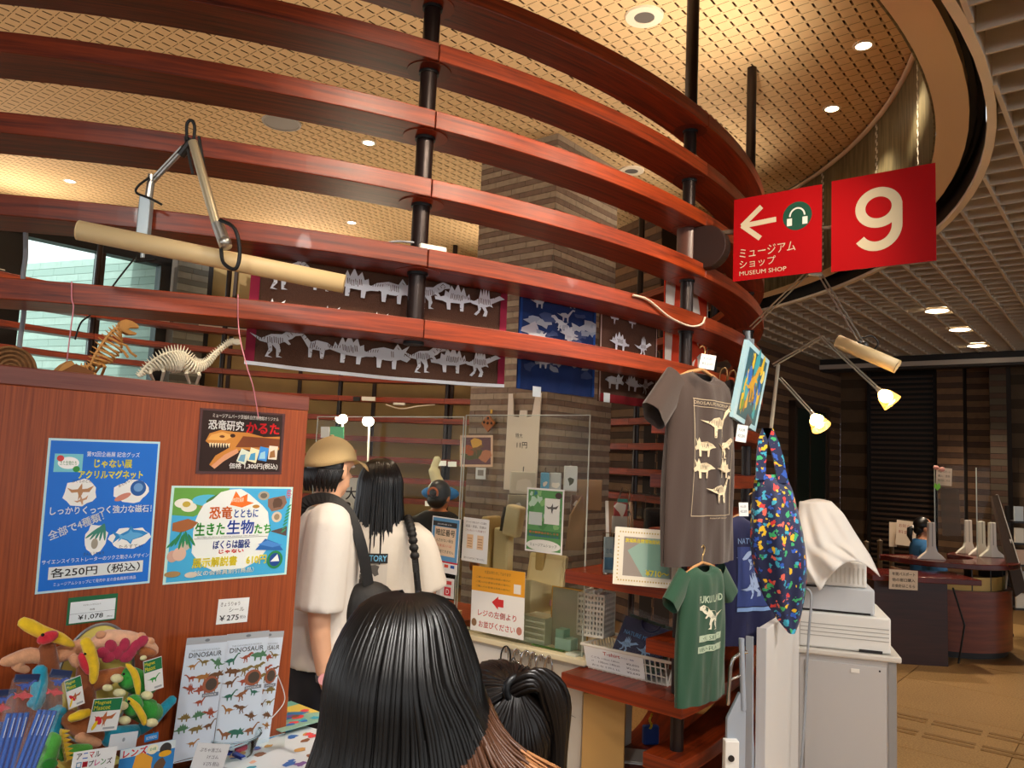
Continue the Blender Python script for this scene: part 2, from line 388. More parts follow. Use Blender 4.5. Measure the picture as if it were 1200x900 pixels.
# drum wall, soffit, groove, lip
def arc(mb, r0, z0, r1, z1, a0=-180, a1=180, n=128, mi=0):
    vs = []; 
    for i in range(n + 1):
        a = a0 + (a1 - a0) * i / n; vs += [kp(r0, a, z0), kp(r1, a, z1)]
    mb.add(vs, [(2 * i, 2 * i + 1, 2 * i + 3, 2 * i + 2) for i in range(n)], mi); return mb
def mesh_mat():
    m = mat('woven_metal', '7d7355', .45, .35); nt = m.node_tree; N = nt.nodes; L = nt.links; b = N['Principled BSDF']
    tc = N.new('ShaderNodeTexCoord'); ck = N.new('ShaderNodeTexNoise'); ck.inputs['Scale'].default_value = 3
    mp = N.new('ShaderNodeMapping'); mp.inputs['Scale'].default_value = (9, 9, 1.2); L.new(tc.outputs['Object'], mp.inputs[0]); L.new(mp.outputs[0], ck.inputs[0])
    cr = N.new('ShaderNodeValToRGB'); e = cr.color_ramp.elements; e[0].color = (*lin('5f573d'), 1); e[1].color = (*lin('958a66'), 1); e[0].position = .3; e[1].position = .7
    L.new(ck.outputs[0], cr.inputs[0]); L.new(cr.outputs[0], b.inputs['Base Color'])
    return m
M_mesh = mesh_mat()
A0, A1 = 8, 258       # where the drum wall stands; the glazed side is open
drum = struct(arc(MB(), 4.66, 3.3, 4.66, ZT + .1, A0, A1).build('wall_drum', M_mesh, smooth=40, solid=.01))
for a in range(int(A0) + 4, int(A1), 12):
    mb = MB(); P0 = kp(4.655, a, 3.3)
    for k in range(30):
        z = 3.31 + k * .029; q = kp(4.652, a + (.12 if k % 2 else -.12), z)
        mb.box(-.012, .012, -.004, .004, 0, .024, 0, frame(q, cdir(a + 90)))
    mb.build('lacing_strip', mat('lacing', 'd8d2bd', .5), drum)
sof = struct(arc(arc(MB(), 4.66, 3.3, 4.80, 3.3, -180, 180), 4.80, 3.3, 4.80, 3.38).build('trim_1', M_tan, smooth=30))
struct(arc(arc(arc(MB(), 4.80, 3.36, 4.87, 3.36), 4.835, 3.30, 4.835, 3.36), 4.865, 3.22, 4.865, 3.36).build('trim_2', M_black, smooth=30))
struct(arc(arc(arc(MB(), 4.868, 3.2, 4.905, 3.2), 4.905, 3.2, 4.905, 3.40), 4.868, 3.2, 4.868, 3.26).build('trim_3', mat('lip_cream', 'f2e4cc', .6), smooth=30))
struct(arc(MB(), 4.66, ZT - .03, 4.62, ZT - .03, A0, A1).build('trim_4', M_tan, smooth=30, solid=.02))

# egg-crate ceiling of the hall
TL = frame((0, 0, 3.2), A)
mb = MB(); n = 96; vs = []
for i in range(n + 1):
    a = 5 + 245 * i / n; vs += [kp(4.905, a, 3.33), kp(22, a, 3.33)]
mb.add(vs, [(2 * i, 2 * i + 1, 2 * i + 3, 2 * i + 2) for i in range(n)])
louv = struct(mb.build('ceiling_hall', mat('plenum', '8d857e', .9), solid=.02, offset=1))
M_lv = mat('louver_blade', 'd9cdbc', .55); M_lvd = mat('louver_cross', 'c9bdad', .6)
g = .1915
kA, kB = KC.dot(A), KC.dot(B)
def clip(c, half):              # interval removed by the round opening
    d2 = 4.91 ** 2 - c ** 2
    return sqrt(d2) if d2 > 0 else 0
BEND = 14.9                    # along A, where the cross beam stands
for i in range(-26, 34):        # long blades run along A
    b = -.624 - g * (i - 1)
    if not (-8 < b < 7.5): continue
    h = clip(b - kB, 0); segs = [(-3, 12.35)] if not h else [(-3, kA - h), (kA + h, 12.35)]
    for s0, s1 in segs:
        if s1 - s0 < .1: continue
        mb = MB().box(s0, s1, -.009, .009, 0, .09); mb.build('louver_blade', M_lv, louv, T=frame(B * b + V((0, 0, 3.2)), A))
for i in range(-14, 50):        # thin cross slats run along B
    a = 3.068 + g * i
    if a > 12.3: break
    h = clip(a - kA, 0); segs = [(-8, 7.5)] if not h else [(-8, kB - h), (kB + h, 7.5)]
    for s0, s1 in segs:
        if s1 - s0 < .1: continue
        mb = MB().box(s0, s1, -.006, .006, .002, .11); mb.build('louver_slat', M_lvd, louv, T=frame(A * a + V((0, 0, 3.2)), B))

# ---- curved shelf frame of the kiosk
ZS = [2.052 + (5 - i) * .242 for i in range(16)]     # top of each level, T0 highest
R0, WD, TH = 3.786, .186, .063
PA = [174.5, 152.3, 129.3, 107.2, 85, 63, 42, 20.4, -1, -23, -45, -67.5, -90, -112, -135, -160.5]
kiosk = thing('round_shelf_frame', 'round open frame of curved reddish wooden boards on dark steel poles', 'shelving', KC)
def board(z, a0, a1, parent, r0=R0, wd=WD, name='curved_board', m=M_ring, th=TH):
    n = max(2, int(abs(a1 - a0) / 1.5)); mb = MB(); vs = []
    e = .02
    for i in range(n + 1):
        a = radians(a0 + e + (a1 - a0 - 2 * e) * i / n)
        for r, zz in ((r0, z), (r0, z - th), (r0 - wd, z - th), (r0 - wd, z)): vs.append((r * sin(a), r * cos(a), zz))
    fs = []
    for i in range(n):
        for j in range(4): fs.append((4 * i + j, 4 * i + 4 + j, 4 * i + 4 + (j + 1) % 4, 4 * i + (j + 1) % 4))
    fs += [(0, 1, 2, 3), tuple(4 * n + k for k in (3, 2, 1, 0))]
    if a1 < a0: fs = [f[::-1] for f in fs]
    mb.add(vs, fs)
    def uv(co, nn):
        a = atan2(co.x, co.y); return (a * r0, (hypot(co.x, co.y) if abs(nn.z) > .5 else co.z))
    return mb.build(name, m, parent, uvfn=uv, bevel=.003)
PAs = PA + [PA[0] - 360]
LOW = {6: (-62, 92), 7: (-62, 90), 8: (-62, 92), 9: (-62, 90), 10: (-62, 92), 11: (-62, 88)}
for lv in range(12):
    for k in range(16):
        a1, a0 = PAs[k], PAs[k + 1]
        if lv >= 6:
            lo, hi = LOW[lv]
            if a0 < lo - 8 or a1 > hi: continue
        board(ZS[lv], a0, a1, kiosk)
pole_m = MB().lathe([(.0303, -.02), (.0303, ZT - .02)], 16).mesh('pole', M_pole, smooth=40)
pole_s = MB().lathe([(.0303, ZS[5] - TH - .03), (.0303, ZT - .02)], 16).mesh('pole', M_pole, smooth=40)
for k in range(16):
    o = bpy.data.objects.new('pole', pole_s if k in (0, 1) else pole_m); COL.objects.link(o); o.parent = kiosk; o.location = cdir(PA[k]) * (R0 - WD / 2) + V((0, 0, .02))
col_m = MB().lathe([(.036, -.012), (.036, 0)], 16).lathe([(.078, -.002), (.078, 0), (.076, 0)], 28, 1).mesh('collar', [M_black, M_ring], smooth=40)
for lv in range(6):
    for k in (0, 1, 2, 3):
        o = bpy.data.objects.new('collar', col_m); COL.objects.link(o); o.parent = kiosk; o.location = cdir(PA[k]) * (R0 - WD / 2) + V((0, 0, ZS[lv] - TH))
# ---- brick pillar inside the kiosk
M_br1 = mat('brick_grey', '9a8b78', .8, noise=.12, nscale=20, bump=.3, bscale=120)
M_br2 = mat('brick_dark', '7a6658', .8, noise=.12, nscale=20, bump=.3, bscale=120)
M_mort = mat('mortar', '6e665c', .9)
cc = at_z(654, 156, 4.2); cc.z = 0
LW, RW = .8, .92                         # left face runs along -B, right face along +A
pillar = struct(MB().box(.006, RW, .006, LW, 0, 4.2).build('wall_pillar', M_mort, T=frame(cc, A)))   # x along A, y along -B... left
bm_cache = {}
def brick_mesh(l, h, m, nm='brick'):
    k = (round(l, 3), round(h, 3), m.name)
    if k not in bm_cache: bm_cache[k] = MB().box(.002, l - .002, 0, .03, .002, h - .002).mesh(nm, m)
    return bm_cache[k]
cnt = 0; rest = {0: MB(), 1: MB()}
H1, H2 = .05, .044
z = 4.2; row = 0; bricks = []
while z > .05:
    h = (H1, H2)[row % 2]; z -= h
    for face in (0, 1):
        Lf = LW if face == 0 else RW; bl = .23; x = -(row * .087) % bl - bl
        while x < Lf:
            x0, x1 = max(x, 0), min(x + bl, Lf)
            if x1 - x0 > .015: bricks.append((z, h, row % 2, face, x0, x1))
            x += bl
    row += 1
for (z, h, k, face, x0, x1) in bricks:
    # local: face 0 plane x=0 along y ; face 1 plane y=0 along x
    if face == 0: T = Matrix.Translation((0, x0, z)) @ Matrix(((0, 1, 0, 0), (1, 0, 0, 0), (0, 0, 1, 0), (0, 0, 0, 1)))
    else: T = Matrix.Translation((x0, 0, z))
    vis = z > 2.6 if face == 0 else z > 3.0
    if vis and cnt < 290:
        cnt += 1
        bx = MB(); 
        if face == 0: bx.box(-.003, .02, x0 + .002, x1 - .002, z + .002, z + h - .002)
        else: bx.box(x0 + .002, x1 - .002, -.003, .02, z + .002, z + h - .002)
        bx.build('brick', (M_br1, M_br2)[k], pillar)
    else:
        if face == 0: rest[k].box(-.003, .02, x0 + .002, x1 - .002, z + .002, z + h - .002)
        else: rest[k].box(x0 + .002, x1 - .002, -.003, .02, z + .002, z + h - .002)
for k in (0, 1): tag(rest[k].build('brick_courses', (M_br1, M_br2)[k], pillar), kind='stuff')

# ---- brick wall helper: courses as real strips
def course_wall(name, p0, d, length, z0, z1, m1, m2, mort, hs=(.05, .044), blen=.6, depth=.15, side=1, openings=()):
    T = frame(p0, d)
    w = struct(MB().box(0, length, .004 if side > 0 else -depth, depth if side > 0 else -.004, z0, z1).build(name, mort, T=T))
    mb = {0: MB(), 1: MB()}; z = z1; row = 0; rd = random.Random(3)
    while z > z0 + .02:
        h = hs[row % 2]; z -= h; x = -rd.random() * blen
        while x < length:
            a, b = max(x, 0) + .002, min(x + blen, length) - .002
            if b > a: mb[row % 2].box(a, b, -.006, .004, max(z, z0) + .003, z + h - .003)
            x += blen
        row += 1
    for k in (0, 1): tag(mb[k].build('brick_courses', (m1, m2)[k], w), kind='stuff')
    return w
M_rb1 = mat('hall_brick', '6f5138', .75, noise=.12, nscale=12); M_rb2 = mat('hall_brick_dark', '4a3325', .75, noise=.12, nscale=12)
M_dark = mat('dark_metal', '1c1614', .5); M_mort2 = mat('hall_mortar', '2c211a', .9)
PR = at_z(985, 430, 3.2); PR.z = 0            # far right corner of the hall
PL = at_z(897, 400, 3.2); PL.z = 0
# left hall wall, from behind the kiosk to the corner
dL = (PR - PL).normalized()
course_wall('wall_left', PR - dL * 5.2, dL, 5.2, 0, 3.2, M_rb1, M_rb2, M_mort2, (.085, .07), 1.2, side=1)
qe = PR - dL * 5.2
course_wall('wall_kiosk_side', qe + cdir(-25) * 3.4, cdir(155), 3.4, 0, 4.2, M_rb1, M_rb2, M_mort2, (.085, .07), .5, depth=.2)
# doorway in it
q0 = at_pl(930, 500, PR, dL.cross(UP)); 
nL = dL.cross(UP)                            # towards the viewer side
s0 = (q0 - (PR - dL * 5.2)).dot(dL)
dr = struct(MB().box(0, 1.1, -.06, .05, 0, 2.45).build('door_1', mat('door_green_black', '17231c', .4), T=frame(PR - dL * 5.2 + dL * (s0 - .1), dL)))
for x0, x1, z0, z1 in ((-.08, 0, 0, 2.53), (1.1, 1.18, 0, 2.53), (-.08, 1.18, 2.45, 2.53)):
    MB().box(x0, x1, -.09, .05, z0, z1).build('door_frame', mat('door_frame_brown', '3a2a20', .5), dr)
MB().box(.5, .53, -.07, .05, .02, 2.43).build('door_stile', mat('door_frame_brown'), dr)
# back wall of the hall along B from the corner
BK = course_wall('wall_back', PR, B, 2.6, 0, 3.2, mat('panel_brown', '5a4632', .8, noise=.1), mat('panel_brown2', '42311f', .8, noise=.1), M_mort2, (.2, .12), 3)
def on_back(x, y): return (at_pl(x, y, PR, A) - PR).dot(B)
b0, b1 = on_back(1020, 500), on_back(1096, 500)
lp = thing('louvered_shutter', 'tall dark louvered shutter in the back wall of the hall', 'shutter', frame(PR + B * b0, B))
MB().box(0, b1 - b0, -.03, -.012, 0, 3.1).build('backing', M_black, lp)
sl = MB().box(.02, b1 - b0 - .02, -.055, -.03, 0, .03).mesh('slat', mat('slat_brown', '4a372b', .5))
for k in range(42):
    o = bpy.data.objects.new('slat', sl); COL.objects.link(o); o.parent = lp; o.location = (0, 0, .05 + k * .072)
for x0 in (-.03, b1 - b0 - .01): MB().box(x0, x0 + .04, -.07, -.012, 0, 3.12).build('jamb', M_dark, lp)
# brick piers in front
for (xa, xb, dep, m1, m2) in ((1098, 1129, -.35, M_rb1, M_rb2), (1133, 1160, -.15, M_rb1, M_rb2), (1160, 1180, -.45, mat('pier_dark', '4f4436', .8), M_rb2)):
    pp = PR + A * dep; q = [(at_pl(x, 500, pp, A) - pp).dot(B) for x in (xa, xb)]
    course_wall('wall_pier', pp + B * q[0], B, q[1] - q[0], 0, 3.12, m1, m2, M_mort2, (.085, .07), .9, depth=.6)
pp = PR + A * .4; q = [(at_pl(1172, 500, pp, A) - pp).dot(B)]; q.append(q[0] + 12)
TB = frame(pp + B * q[0], B)
wb = struct(MB().box(0, q[1] - q[0], .0, .1, 2.05, 3.2).build('wall_beige', mat('beige_tiles', 'b89465', .7, noise=.08, nscale=25), T=TB))
struct(MB().box(0, q[1] - q[0], .0, .1, 0, 1.72).build('wall_green', mat('green_panel', '1f5a3c', .6), T=TB))
struct(MB().box(0, q[1] - q[0], -.02, .1, 1.72, 2.05).build('trim_5', M_dark, T=TB))
# cross beam under the hall ceiling
b_ = PR - A * .75 
bm_ = struct(MB().box(-.3, 9, -.1, .1, 3.03, 3.2).build('trim_6', mat('beam_dark', '2b2522', .6), T=frame(b_, B)))
MB().box(-.3, 9, -.13, -.1, 3.06, 3.12).build('beam_rail', mat('beam_rail', 'b9ada0', .4), bm_)

# ---- glazed outer side of the kiosk and what lies outside
WA = cdir(42); WN = cdir(132)                 # along the glazing / towards the room
W0 = KC - WN * 4.78
def on_win(x, y): return at_pl(x, y, W0, WN)
def wcoord(x, y): q = on_win(x, y); return (q - W0).dot(WA), q.z
TWn = frame(W0, WA)                           # x along, y = away from the room
xs = [wcoord(x, 300)[0] for x in (-60, 28, 118, 195, 236, 250, 330)]
M_fr = mat('window_frame_black', '15110f', .5)
win = struct(MB().box(xs[0] - .5, xs[3] + .06, -.06, .12, 3.95, 4.3).build('window_1', M_fr, T=TWn))
MB().box(xs[1] - .42, xs[1], -.06, .1, 0, 4.0).build('window_frame', M_fr, win)
MB().box(xs[2] - .05, xs[2] + .05, -.04, .06, 0, 4.0).build('mullion', mat('mullion_brown', '2e1c14', .5), win)
MB().box(xs[3] - .08, xs[3] + .06, -.06, .1, 0, 4.0).build('window_frame', M_fr, win)
MB().box(xs[0] - .5, xs[3] + .06, -.05, .09, 0, .3).build('window_sill', M_fr, win)
M_glass = mat('window_glass', 'e0f5ef', .02, trans=1, ior=1.05)
for a, b in ((xs[0], xs[1] - .42), (xs[1], xs[2] - .05), (xs[2] + .05, xs[3] - .08)):
    MB().box(a, b, .01, .016, .3, 3.95).build('pane', M_glass, win)
# pier and tan wall to the right of the glazing
course_wall('wall_window_pier', W0 + WA * (xs[3] + .06) + WN * .25, WA, xs[4] - xs[3] - .06, 0, 4.2, mat('pier_grey', '8c8f86', .8, noise=.1), mat('pier_grey2', '6d7069', .8), M_mort, (.09, .07), .5, depth=.4)
struct(MB().box(xs[4], xs[5] + .02, -.02, .1, 0, 4.2).build('trim_7', M_dark, T=TWn))
M_tanw = mat('back_panel_tan', 'a38450', .7, noise=.1, nscale=3)
bw0 = W0 + WA * xs[5]; bwd = cdir(100)
bw = struct(MB().box(0, 5.6, 0, .1, 0, 4.2).build('wall_kiosk_back', M_tanw, T=frame(bw0, bwd)))
for k in range(5): MB().box(.35 + k * 1.05, .4 + k * 1.05, -.02, 0, 0, 4.2).build('panel_batten', mat('batten_brown', '3a2618', .6), bw)
# outside: pale brick garden wall, ribbed eave, shrubs
ex = W0 - WN * 3.2
struct(MB().box(-9, 9, -9, .02, -.3, -.25).build('ground_outside', mat('paving_out', '9d9a90', .9), T=frame(W0 - WN * 9, WA)))
ed = cdir(100)
e0 = W0 + WA * (xs[3] + .4) - WN * .5
gw = course_wall('wall_garden', e0 - cdir(112) * 9 , cdir(112), 9.2, -.25, 4.32, mat('garden_brick', 'bccdc6', .8, noise=.06), mat('garden_brick2', 'adc0b9', .8), mat('garden_mortar', '888c85', .9), (.11, .11), .45, depth=.2)
eave = struct(MB().box(-6, 6, .13, 1.3, 4.3, 4.4).build('ceiling_eave', mat('eave_white', 'd9dcd8', .7), T=TWn))
rb = MB().box(-6, 6, 0, .05, 4.26, 4.3).mesh('eave_rib', mat('eave_white'))
for k in range(8):
    o = bpy.data.objects.new('eave_rib', rb); COL.objects.link(o); o.parent = eave; o.location = (0, .2 + k * .13, 0)
# ================================================================== left display panel, posters, table goods
bd = cdir(41.5); bq = at_z(181, 446, 1.775); bq.z = 0
bn = bd.cross(UP)                      # towards the viewer
def onb(x, y, off=0): return at_pl(x, y, bq + bn * off, bn)
TB_ = frame(bq, bd)                    # x along, y away from the viewer
def bu(x, y): q = onb(x, y); return (q - bq).dot(bd), q.z
xr = bu(362, 470)[0]; xl = bu(-60, 430)[0]
panel = thing('exhibit_board', 'tall reddish brown wooden display panel covered with posters', 'panel', TB_)
MB().box(xl, xr, 0, .05, .0, 1.728).build('board', M_board, panel, bevel=.002)
MB().box(xl, xr + .002, -.001, .3, 1.728, 1.775).build('top_rail', M_trimw, panel, bevel=.003)
MB().box(xr - .04, xr, .05, .3, 0, 1.728).build('side_board', M_board, panel)
MB().box(xl, xl + .03, .05, .3, 0, 1.728).build('side_board', M_board, panel)

def sheet_px(name, label, cat, corners, plane_p, plane_n, m, off=.002, thick=.0012, group=None, xdir=None):
    """flat sheet placed from its four picture corners TL TR BR BL on a plane"""
    P = [at_pl(x, y, V(plane_p) + V(plane_n) * off, plane_n) for x, y in corners]
    xd = ((P[1] - P[0]) + (P[2] - P[3])).normalized(); up = ((P[0] - P[3]) + (P[1] - P[2])).normalized()
    w = ((P[1] - P[0]).length + (P[2] - P[3]).length) / 2; h = ((P[0] - P[3]).length + (P[1] - P[2]).length) / 2
    c = (P[0] + P[1] + P[2] + P[3]) / 4
    n = V(plane_n).normalized(); xd = (xd - n * xd.dot(n)).normalized(); up = n.cross(xd)
    T = Matrix((xd, up, n)).transposed().to_4x4(); T.translation = c - xd * w / 2 - up * h / 2
    t = thing(name, label, cat, T, group)
    MB().box(0, w, 0, h, -thick, 0).build('sheet', m, t)
    return t, w, h
PAPER = mat('paper_white', 'eef0ee', .55); CARD = mat('card_white', 'e8eef0', .5)
LAM = mat('laminate_blue', '2a78d8', .25)
# blue poster
t, w, h = sheet_px('poster', 'blue poster with four creature cutouts and a 250 yen price strip', 'poster', [(58, 513), (188, 518), (175, 683), (40, 697)], bq, bn, mat('poster_edge_paleblue', 'bfe4ee', .3))
P = Print(w, h); P.rect(.02 * w, .015 * h, .98 * w, .985 * h, mat('poster_blue', '1672dc', .35))
P.rect(.06 * w, .78 * h, .3 * w, .9 * h, '7fd0dd'); P.oval(.18 * w, .84 * h, .09 * w, .04 * h, 'ffffff'); P.oval(.11 * w, .87 * h, .03 * w, .02 * h, 'd84a4a'); P.oval(.25 * w, .8 * h, .03 * w, .02 * h, '3f9a4a')
P.text('きた生物たち', .11 * w, .825 * h, .14 * w, .03 * h, '2a8a3a')
P.text('第92回企画展 記念グッズ', .33 * w, .885 * h, .48 * w, .035 * h, 'f4f8fa')
P.text('じゃない展', .4 * w, .81 * h, .34 * w, .055 * h, 'f8f24a', bold=.0012)
P.text('アクリルマグネット', .27 * w, .735 * h, .58 * w, .055 * h, 'f8f24a', bold=.0012)
def cut(cx, cy, rx, ry, seed): P.blob(cx * w, cy * h, w, 'f2f4f2', 18, .12, seed, rx, ry)
cut(.3, .645, .14, .125, 3); P.shape(PTERO, .3 * w, .64 * h, .23 * w, 'b98a63'); P.shape(PTERO, .32 * w, .585 * h, .13 * w, 'c79a78', .3); P.text('ぷてらのどん', .22 * w, .71 * h, .17 * w, .02 * h, '444444')
cut(.76, .645, .16, .11, 5); P.oval(.82 * w, .67 * h, .075 * w, .055 * h, '2a5fa8'); P.oval(.82 * w, .675 * h, .045 * w, .03 * h, '6fa0d8'); P.oval(.68 * w, .61 * h, .08 * w, .02 * h, 'd08a78', a=.4); P.text('あんもないと', .64 * w, .675 * h, .17 * w, .02 * h, '444444', a=.5)
P.text('しっかりくっつく強力な磁石！', .06 * w, .5 * h, .9 * w, .052 * h, 'f4f8fa', bold=.0008)
P.text('全部で4種類！', .08 * w, .335 * h, .48 * w, .06 * h, 'f4f8fa', a=.36, bold=.0008)
cut(.47, .33, .1, .14, 8)
for k in range(5): P.oval((.44 + .025 * k) * w, .375 * h, .012 * w, .06 * h, '3f8a7a', 10, a=-.5 + .25 * k - .4)
P.oval(.46 * w, .3 * h, .03 * w, .035 * h, 'a8a090'); P.text('さんようちゅう', .37 * w, .225 * h, .18 * w, .02 * h, '444444')
cut(.78, .325, .2, .1, 9); P.shape(FISHY, .78 * w, .34 * h, .34 * w, '2f8ad0', .1); P.shape(FISHY, .78 * w, .335 * h, .24 * w, '5fb0e6', .1); P.text('たろすてぃ', .68 * w, .255 * h, .22 * w, .025 * h, '222222')
P.text('サイエンスイラストレーターのツク之助さんデザイン', .03 * w, .185 * h, .94 * w, .03 * h, 'f4f8fa')
P.rect(.09 * w, .085 * h, .92 * w, .165 * h, 'dfe8ea'); P.text('各250円（税込）', .11 * w, .095 * h, .78 * w, .06 * h, '22242a', bold=.0006)
P.text('ミュージアムショップにて発売中 友の会会員割引商品', .14 * w, .04 * h, .72 * w, .024 * h, 'e8f0fa')
P.out(t)
# karuta poster
t, w, h = sheet_px('poster', 'dark brown card game poster with an orange dinosaur skull', 'poster', [(233, 478), (333, 485), (331, 556), (231, 555)], bq, bn, mat('laminate_brown', '4a2018', .25))
P = Print(w, h); P.rect(.03 * w, .04 * h, .97 * w, .97 * h, '2a1713')
P.text('ミュージアムパーク茨城県自然博物館オリジナル', .14 * w, .87 * h, .78 * w, .065 * h, 'f0ece4')
P.text('恐竜研究', .1 * w, .68 * h, .4 * w, .15 * h, 'f4f4f2', bold=.0012); P.text('かるた', .53 * w, .65 * h, .4 * w, .17 * h, 'e8202c', bold=.002)
SK = [(.08, .5), (.12, .62), (.24, .68), (.4, .66), (.55, .66), (.75, .6), (.95, .62), (.95, .4), (.7, .36), (.5, .4), (.44, .34), (.3, .26), (.18, .1), (.14, .14), (.2, .28), (.36, .42), (.3, .48), (.12, .46)]
P.poly([(a * w, b * h) for a, b in SK], 'c8853a'); P.poly([(.1 * w, .52 * h), (.14 * w, .6 * h), (.26 * w, .65 * h), (.4 * w, .6 * h), (.3 * w, .52 * h)], 'e0a85a')
P.poly([(.42 * w, .42 * h), (.5 * w, .6 * h), (.95 * w, .58 * h), (.95 * w, .44 * h)], '7a3f20'); P.oval(.38 * w, .6 * h, .03 * w, .03 * h, '3a1c10'); P.oval(.26 * w, .58 * h, .03 * w, .02 * h, '6a3818')
for k in range(8): P.poly([((.12 + .03 * k) * w, .47 * h), ((.135 + .03 * k) * w, .4 * h), ((.145 + .03 * k) * w, .48 * h)], 'f0e2c0')
P.poly([(.16 * w, .12 * h), (.3 * w, .3 * h), (.44 * w, .4 * h), (.46 * w, .34 * h), (.3 * w, .2 * h), (.2 * w, .08 * h)], 'd89a78')
for k, (c1, c2) in enumerate((('d8e0d0', '6aa0c0'), ('e8e4c0', '4a9ac8'), ('3a8fe0', '9ad0e8'), ('e8dcc8', '9a6a3a'))):
    x = (.44 + .125 * k) * w; y = (.2 + .015 * k) * h; a = -.35 + .1 * k
    q = lambda dx, dy: (x + dx * cos(a) - dy * sin(a), y + dx * sin(a) + dy * cos(a))
    P.poly([q(0, 0), q(.11 * w, 0), q(.11 * w, .22 * h), q(0, .22 * h)], c1); P.poly([q(.015 * w, .02 * h), q(.09 * w, .04 * h), q(.07 * w, .16 * h), q(.02 * w, .12 * h)], c2)
P.text('価格 1,300円(税込)', .36 * w, .07 * h, .58 * w, .1 * h, 'f6f6f4', bold=.0008)
P.out(t)
# exhibition guide poster
t, w, h = sheet_px('poster', 'pale blue nature poster for a 610 yen exhibition guidebook', 'poster', [(201, 569.5), (344, 570.5), (335, 673.5), (191, 685)], bq, bn, mat('poster_edge_mint', 'c6ece8', .3))
P = Print(w, h); P.rect(.02 * w, .02 * h, .98 * w, .98 * h, mat('poster_sky', '45b2e6', .35))
P.poly([(.02 * w, .7 * h), (.02 * w, .98 * h), (.45 * w, .98 * h), (.36 * w, .78 * h), (.18 * w, .68 * h)], '6aa84a'); P.oval(.28 * w, .85 * h, .12 * w, .06 * h, '58c0e8')
P.oval(.1 * w, .82 * h, .07 * w, .05 * h, 'f4f4ea'); P.oval(.14 * w, .78 * h, .06 * w, .05 * h, 'f0f0e0'); P.oval(.12 * w, .81 * h, .03 * w, .03 * h, 'c8b04a'); P.oval(.35 * w, .88 * h, .09 * w, .03 * h, '4a7a3a', a=.4); P.oval(.32 * w, .8 * h, .1 * w, .025 * h, 'b88a4a', a=.2)
P.blob(.5 * w, .52 * h, w, 'eef6f4', 26, .07, 4, .33, .3)
P.poly([(.46 * w, .8 * h), (.5 * w, .95 * h), (.54 * w, .88 * h), (.6 * w, .92 * h), (.6 * w, .84 * h), (.66 * w, .82 * h), (.56 * w, .77 * h)], 'f07828'); P.text('第92回企画展', .47 * w, .83 * h, .1 * w, .05 * h, 'fff4e0')
P.oval(.68 * w, .78 * h, .03 * w, .02 * h, 'c08a3a'); P.oval(.74 * w, .9 * h, .05 * w, .05 * h, 'b0a898'); P.oval(.74 * w, .9 * h, .03 * w, .03 * h, '70665a')
P.blob(.86 * w, .82 * h, .07 * w, '8a6a5a', 9, .35, 2); P.blob(.87 * w, .81 * h, .04 * w, '5f4638', 8, .3, 5); P.text('祭', .94 * w, .87 * h, .05 * w, .1 * h, 'd82a3a')
P.oval(.87 * w, .66 * h, .045 * w, .06 * h, 'd8ccb8'); P.oval(.87 * w, .66 * h, .025 * w, .035 * h, 'a08c70'); P.poly([(.82 * w, .5 * h), (.97 * w, .55 * h), (.97 * w, .44 * h)], '5a4a48')
P.poly([(.03 * w, .62 * h), (.14 * w, .66 * h), (.22 * w, .62 * h), (.18 * w, .56 * h), (.1 * w, .52 * h), (.03 * w, .54 * h)], 'a8663a'); P.oval(.13 * w, .38 * h, .045 * w, .05 * h, 'c8c0b0'); P.oval(.05 * w, .28 * h, .04 * w, .06 * h, 'd0a898'); P.oval(.1 * w, .3 * h, .05 * w, .07 * h, 'e0bca8')
for k in range(8): P.oval((.04 + .02 * k) * w, (.42 + .02 * (k % 3)) * h, .01 * w, .08 * h, '2f8a5a', 8, a=-.8 + .2 * k); P.oval((.94 + .005 * k) * w, (.5 + .04 * k) * h, .025 * w, .01 * h, '3a9a6a', 8, a=.6)
P.text('恐竜', .3 * w, .65 * h, .18 * w, .13 * h, 'e8781c', bold=.0015); P.text('とともに', .5 * w, .66 * h, .2 * w, .09 * h, '2a58b0', bold=.001)
P.text('生きた', .2 * w, .48 * h, .23 * w, .13 * h, '38a838', bold=.0015); P.text('生物', .45 * w, .48 * h, .22 * w, .15 * h, '2a58c0', bold=.0015); P.text('たち', .68 * w, .48 * h, .14 * w, .1 * h, '38a838', bold=.0015)
P.rect(.2 * w, .445 * h, .8 * w, .449 * h, '777777'); P.text('Spotlight on various creatures coexisted with dinosaurs', .22 * w, .455 * h, .5 * w, .015 * h, '555555')
P.text('ぼくらは脇役', .35 * w, .33 * h, .3 * w, .09 * h, '2a48a0', bold=.001); P.text('じゃない', .4 * w, .28 * h, .2 * w, .04 * h, 'e03a30', bold=.001)
P.poly([(.7 * w, .3 * h), (.78 * w, .42 * h), (.9 * w, .36 * h), (.95 * w, .28 * h)], '2a6ab8'); P.poly([(.72 * w, .36 * h), (.8 * w, .4 * h), (.94 * w, .34 * h), (.85 * w, .32 * h)], '4a8ad8')
P.text('展示解説書　610円', .2 * w, .145 * h, .6 * w, .1 * h, 'f6e840', bold=.0016); P.text('（友の会会員割引商品）', .22 * w, .06 * h, .48 * w, .055 * h, 'f2f4e8', bold=.0006)
P.oval(.88 * w, .18 * h, .07 * w, .1 * h, '2a8a4a'); P.oval(.88 * w, .18 * h, .05 * w, .075 * h, '1c4a98'); P.poly([(.84 * w, .16 * h), (.9 * w, .24 * h), (.92 * w, .16 * h)], 'f2f4f4'); P.oval(.06 * w, .1 * h, .06 * w, .03 * h, 'a88a5a'); P.oval(.2 * w, .08 * h, .05 * w, .03 * h, 'd8d0c0')
P.out(t)
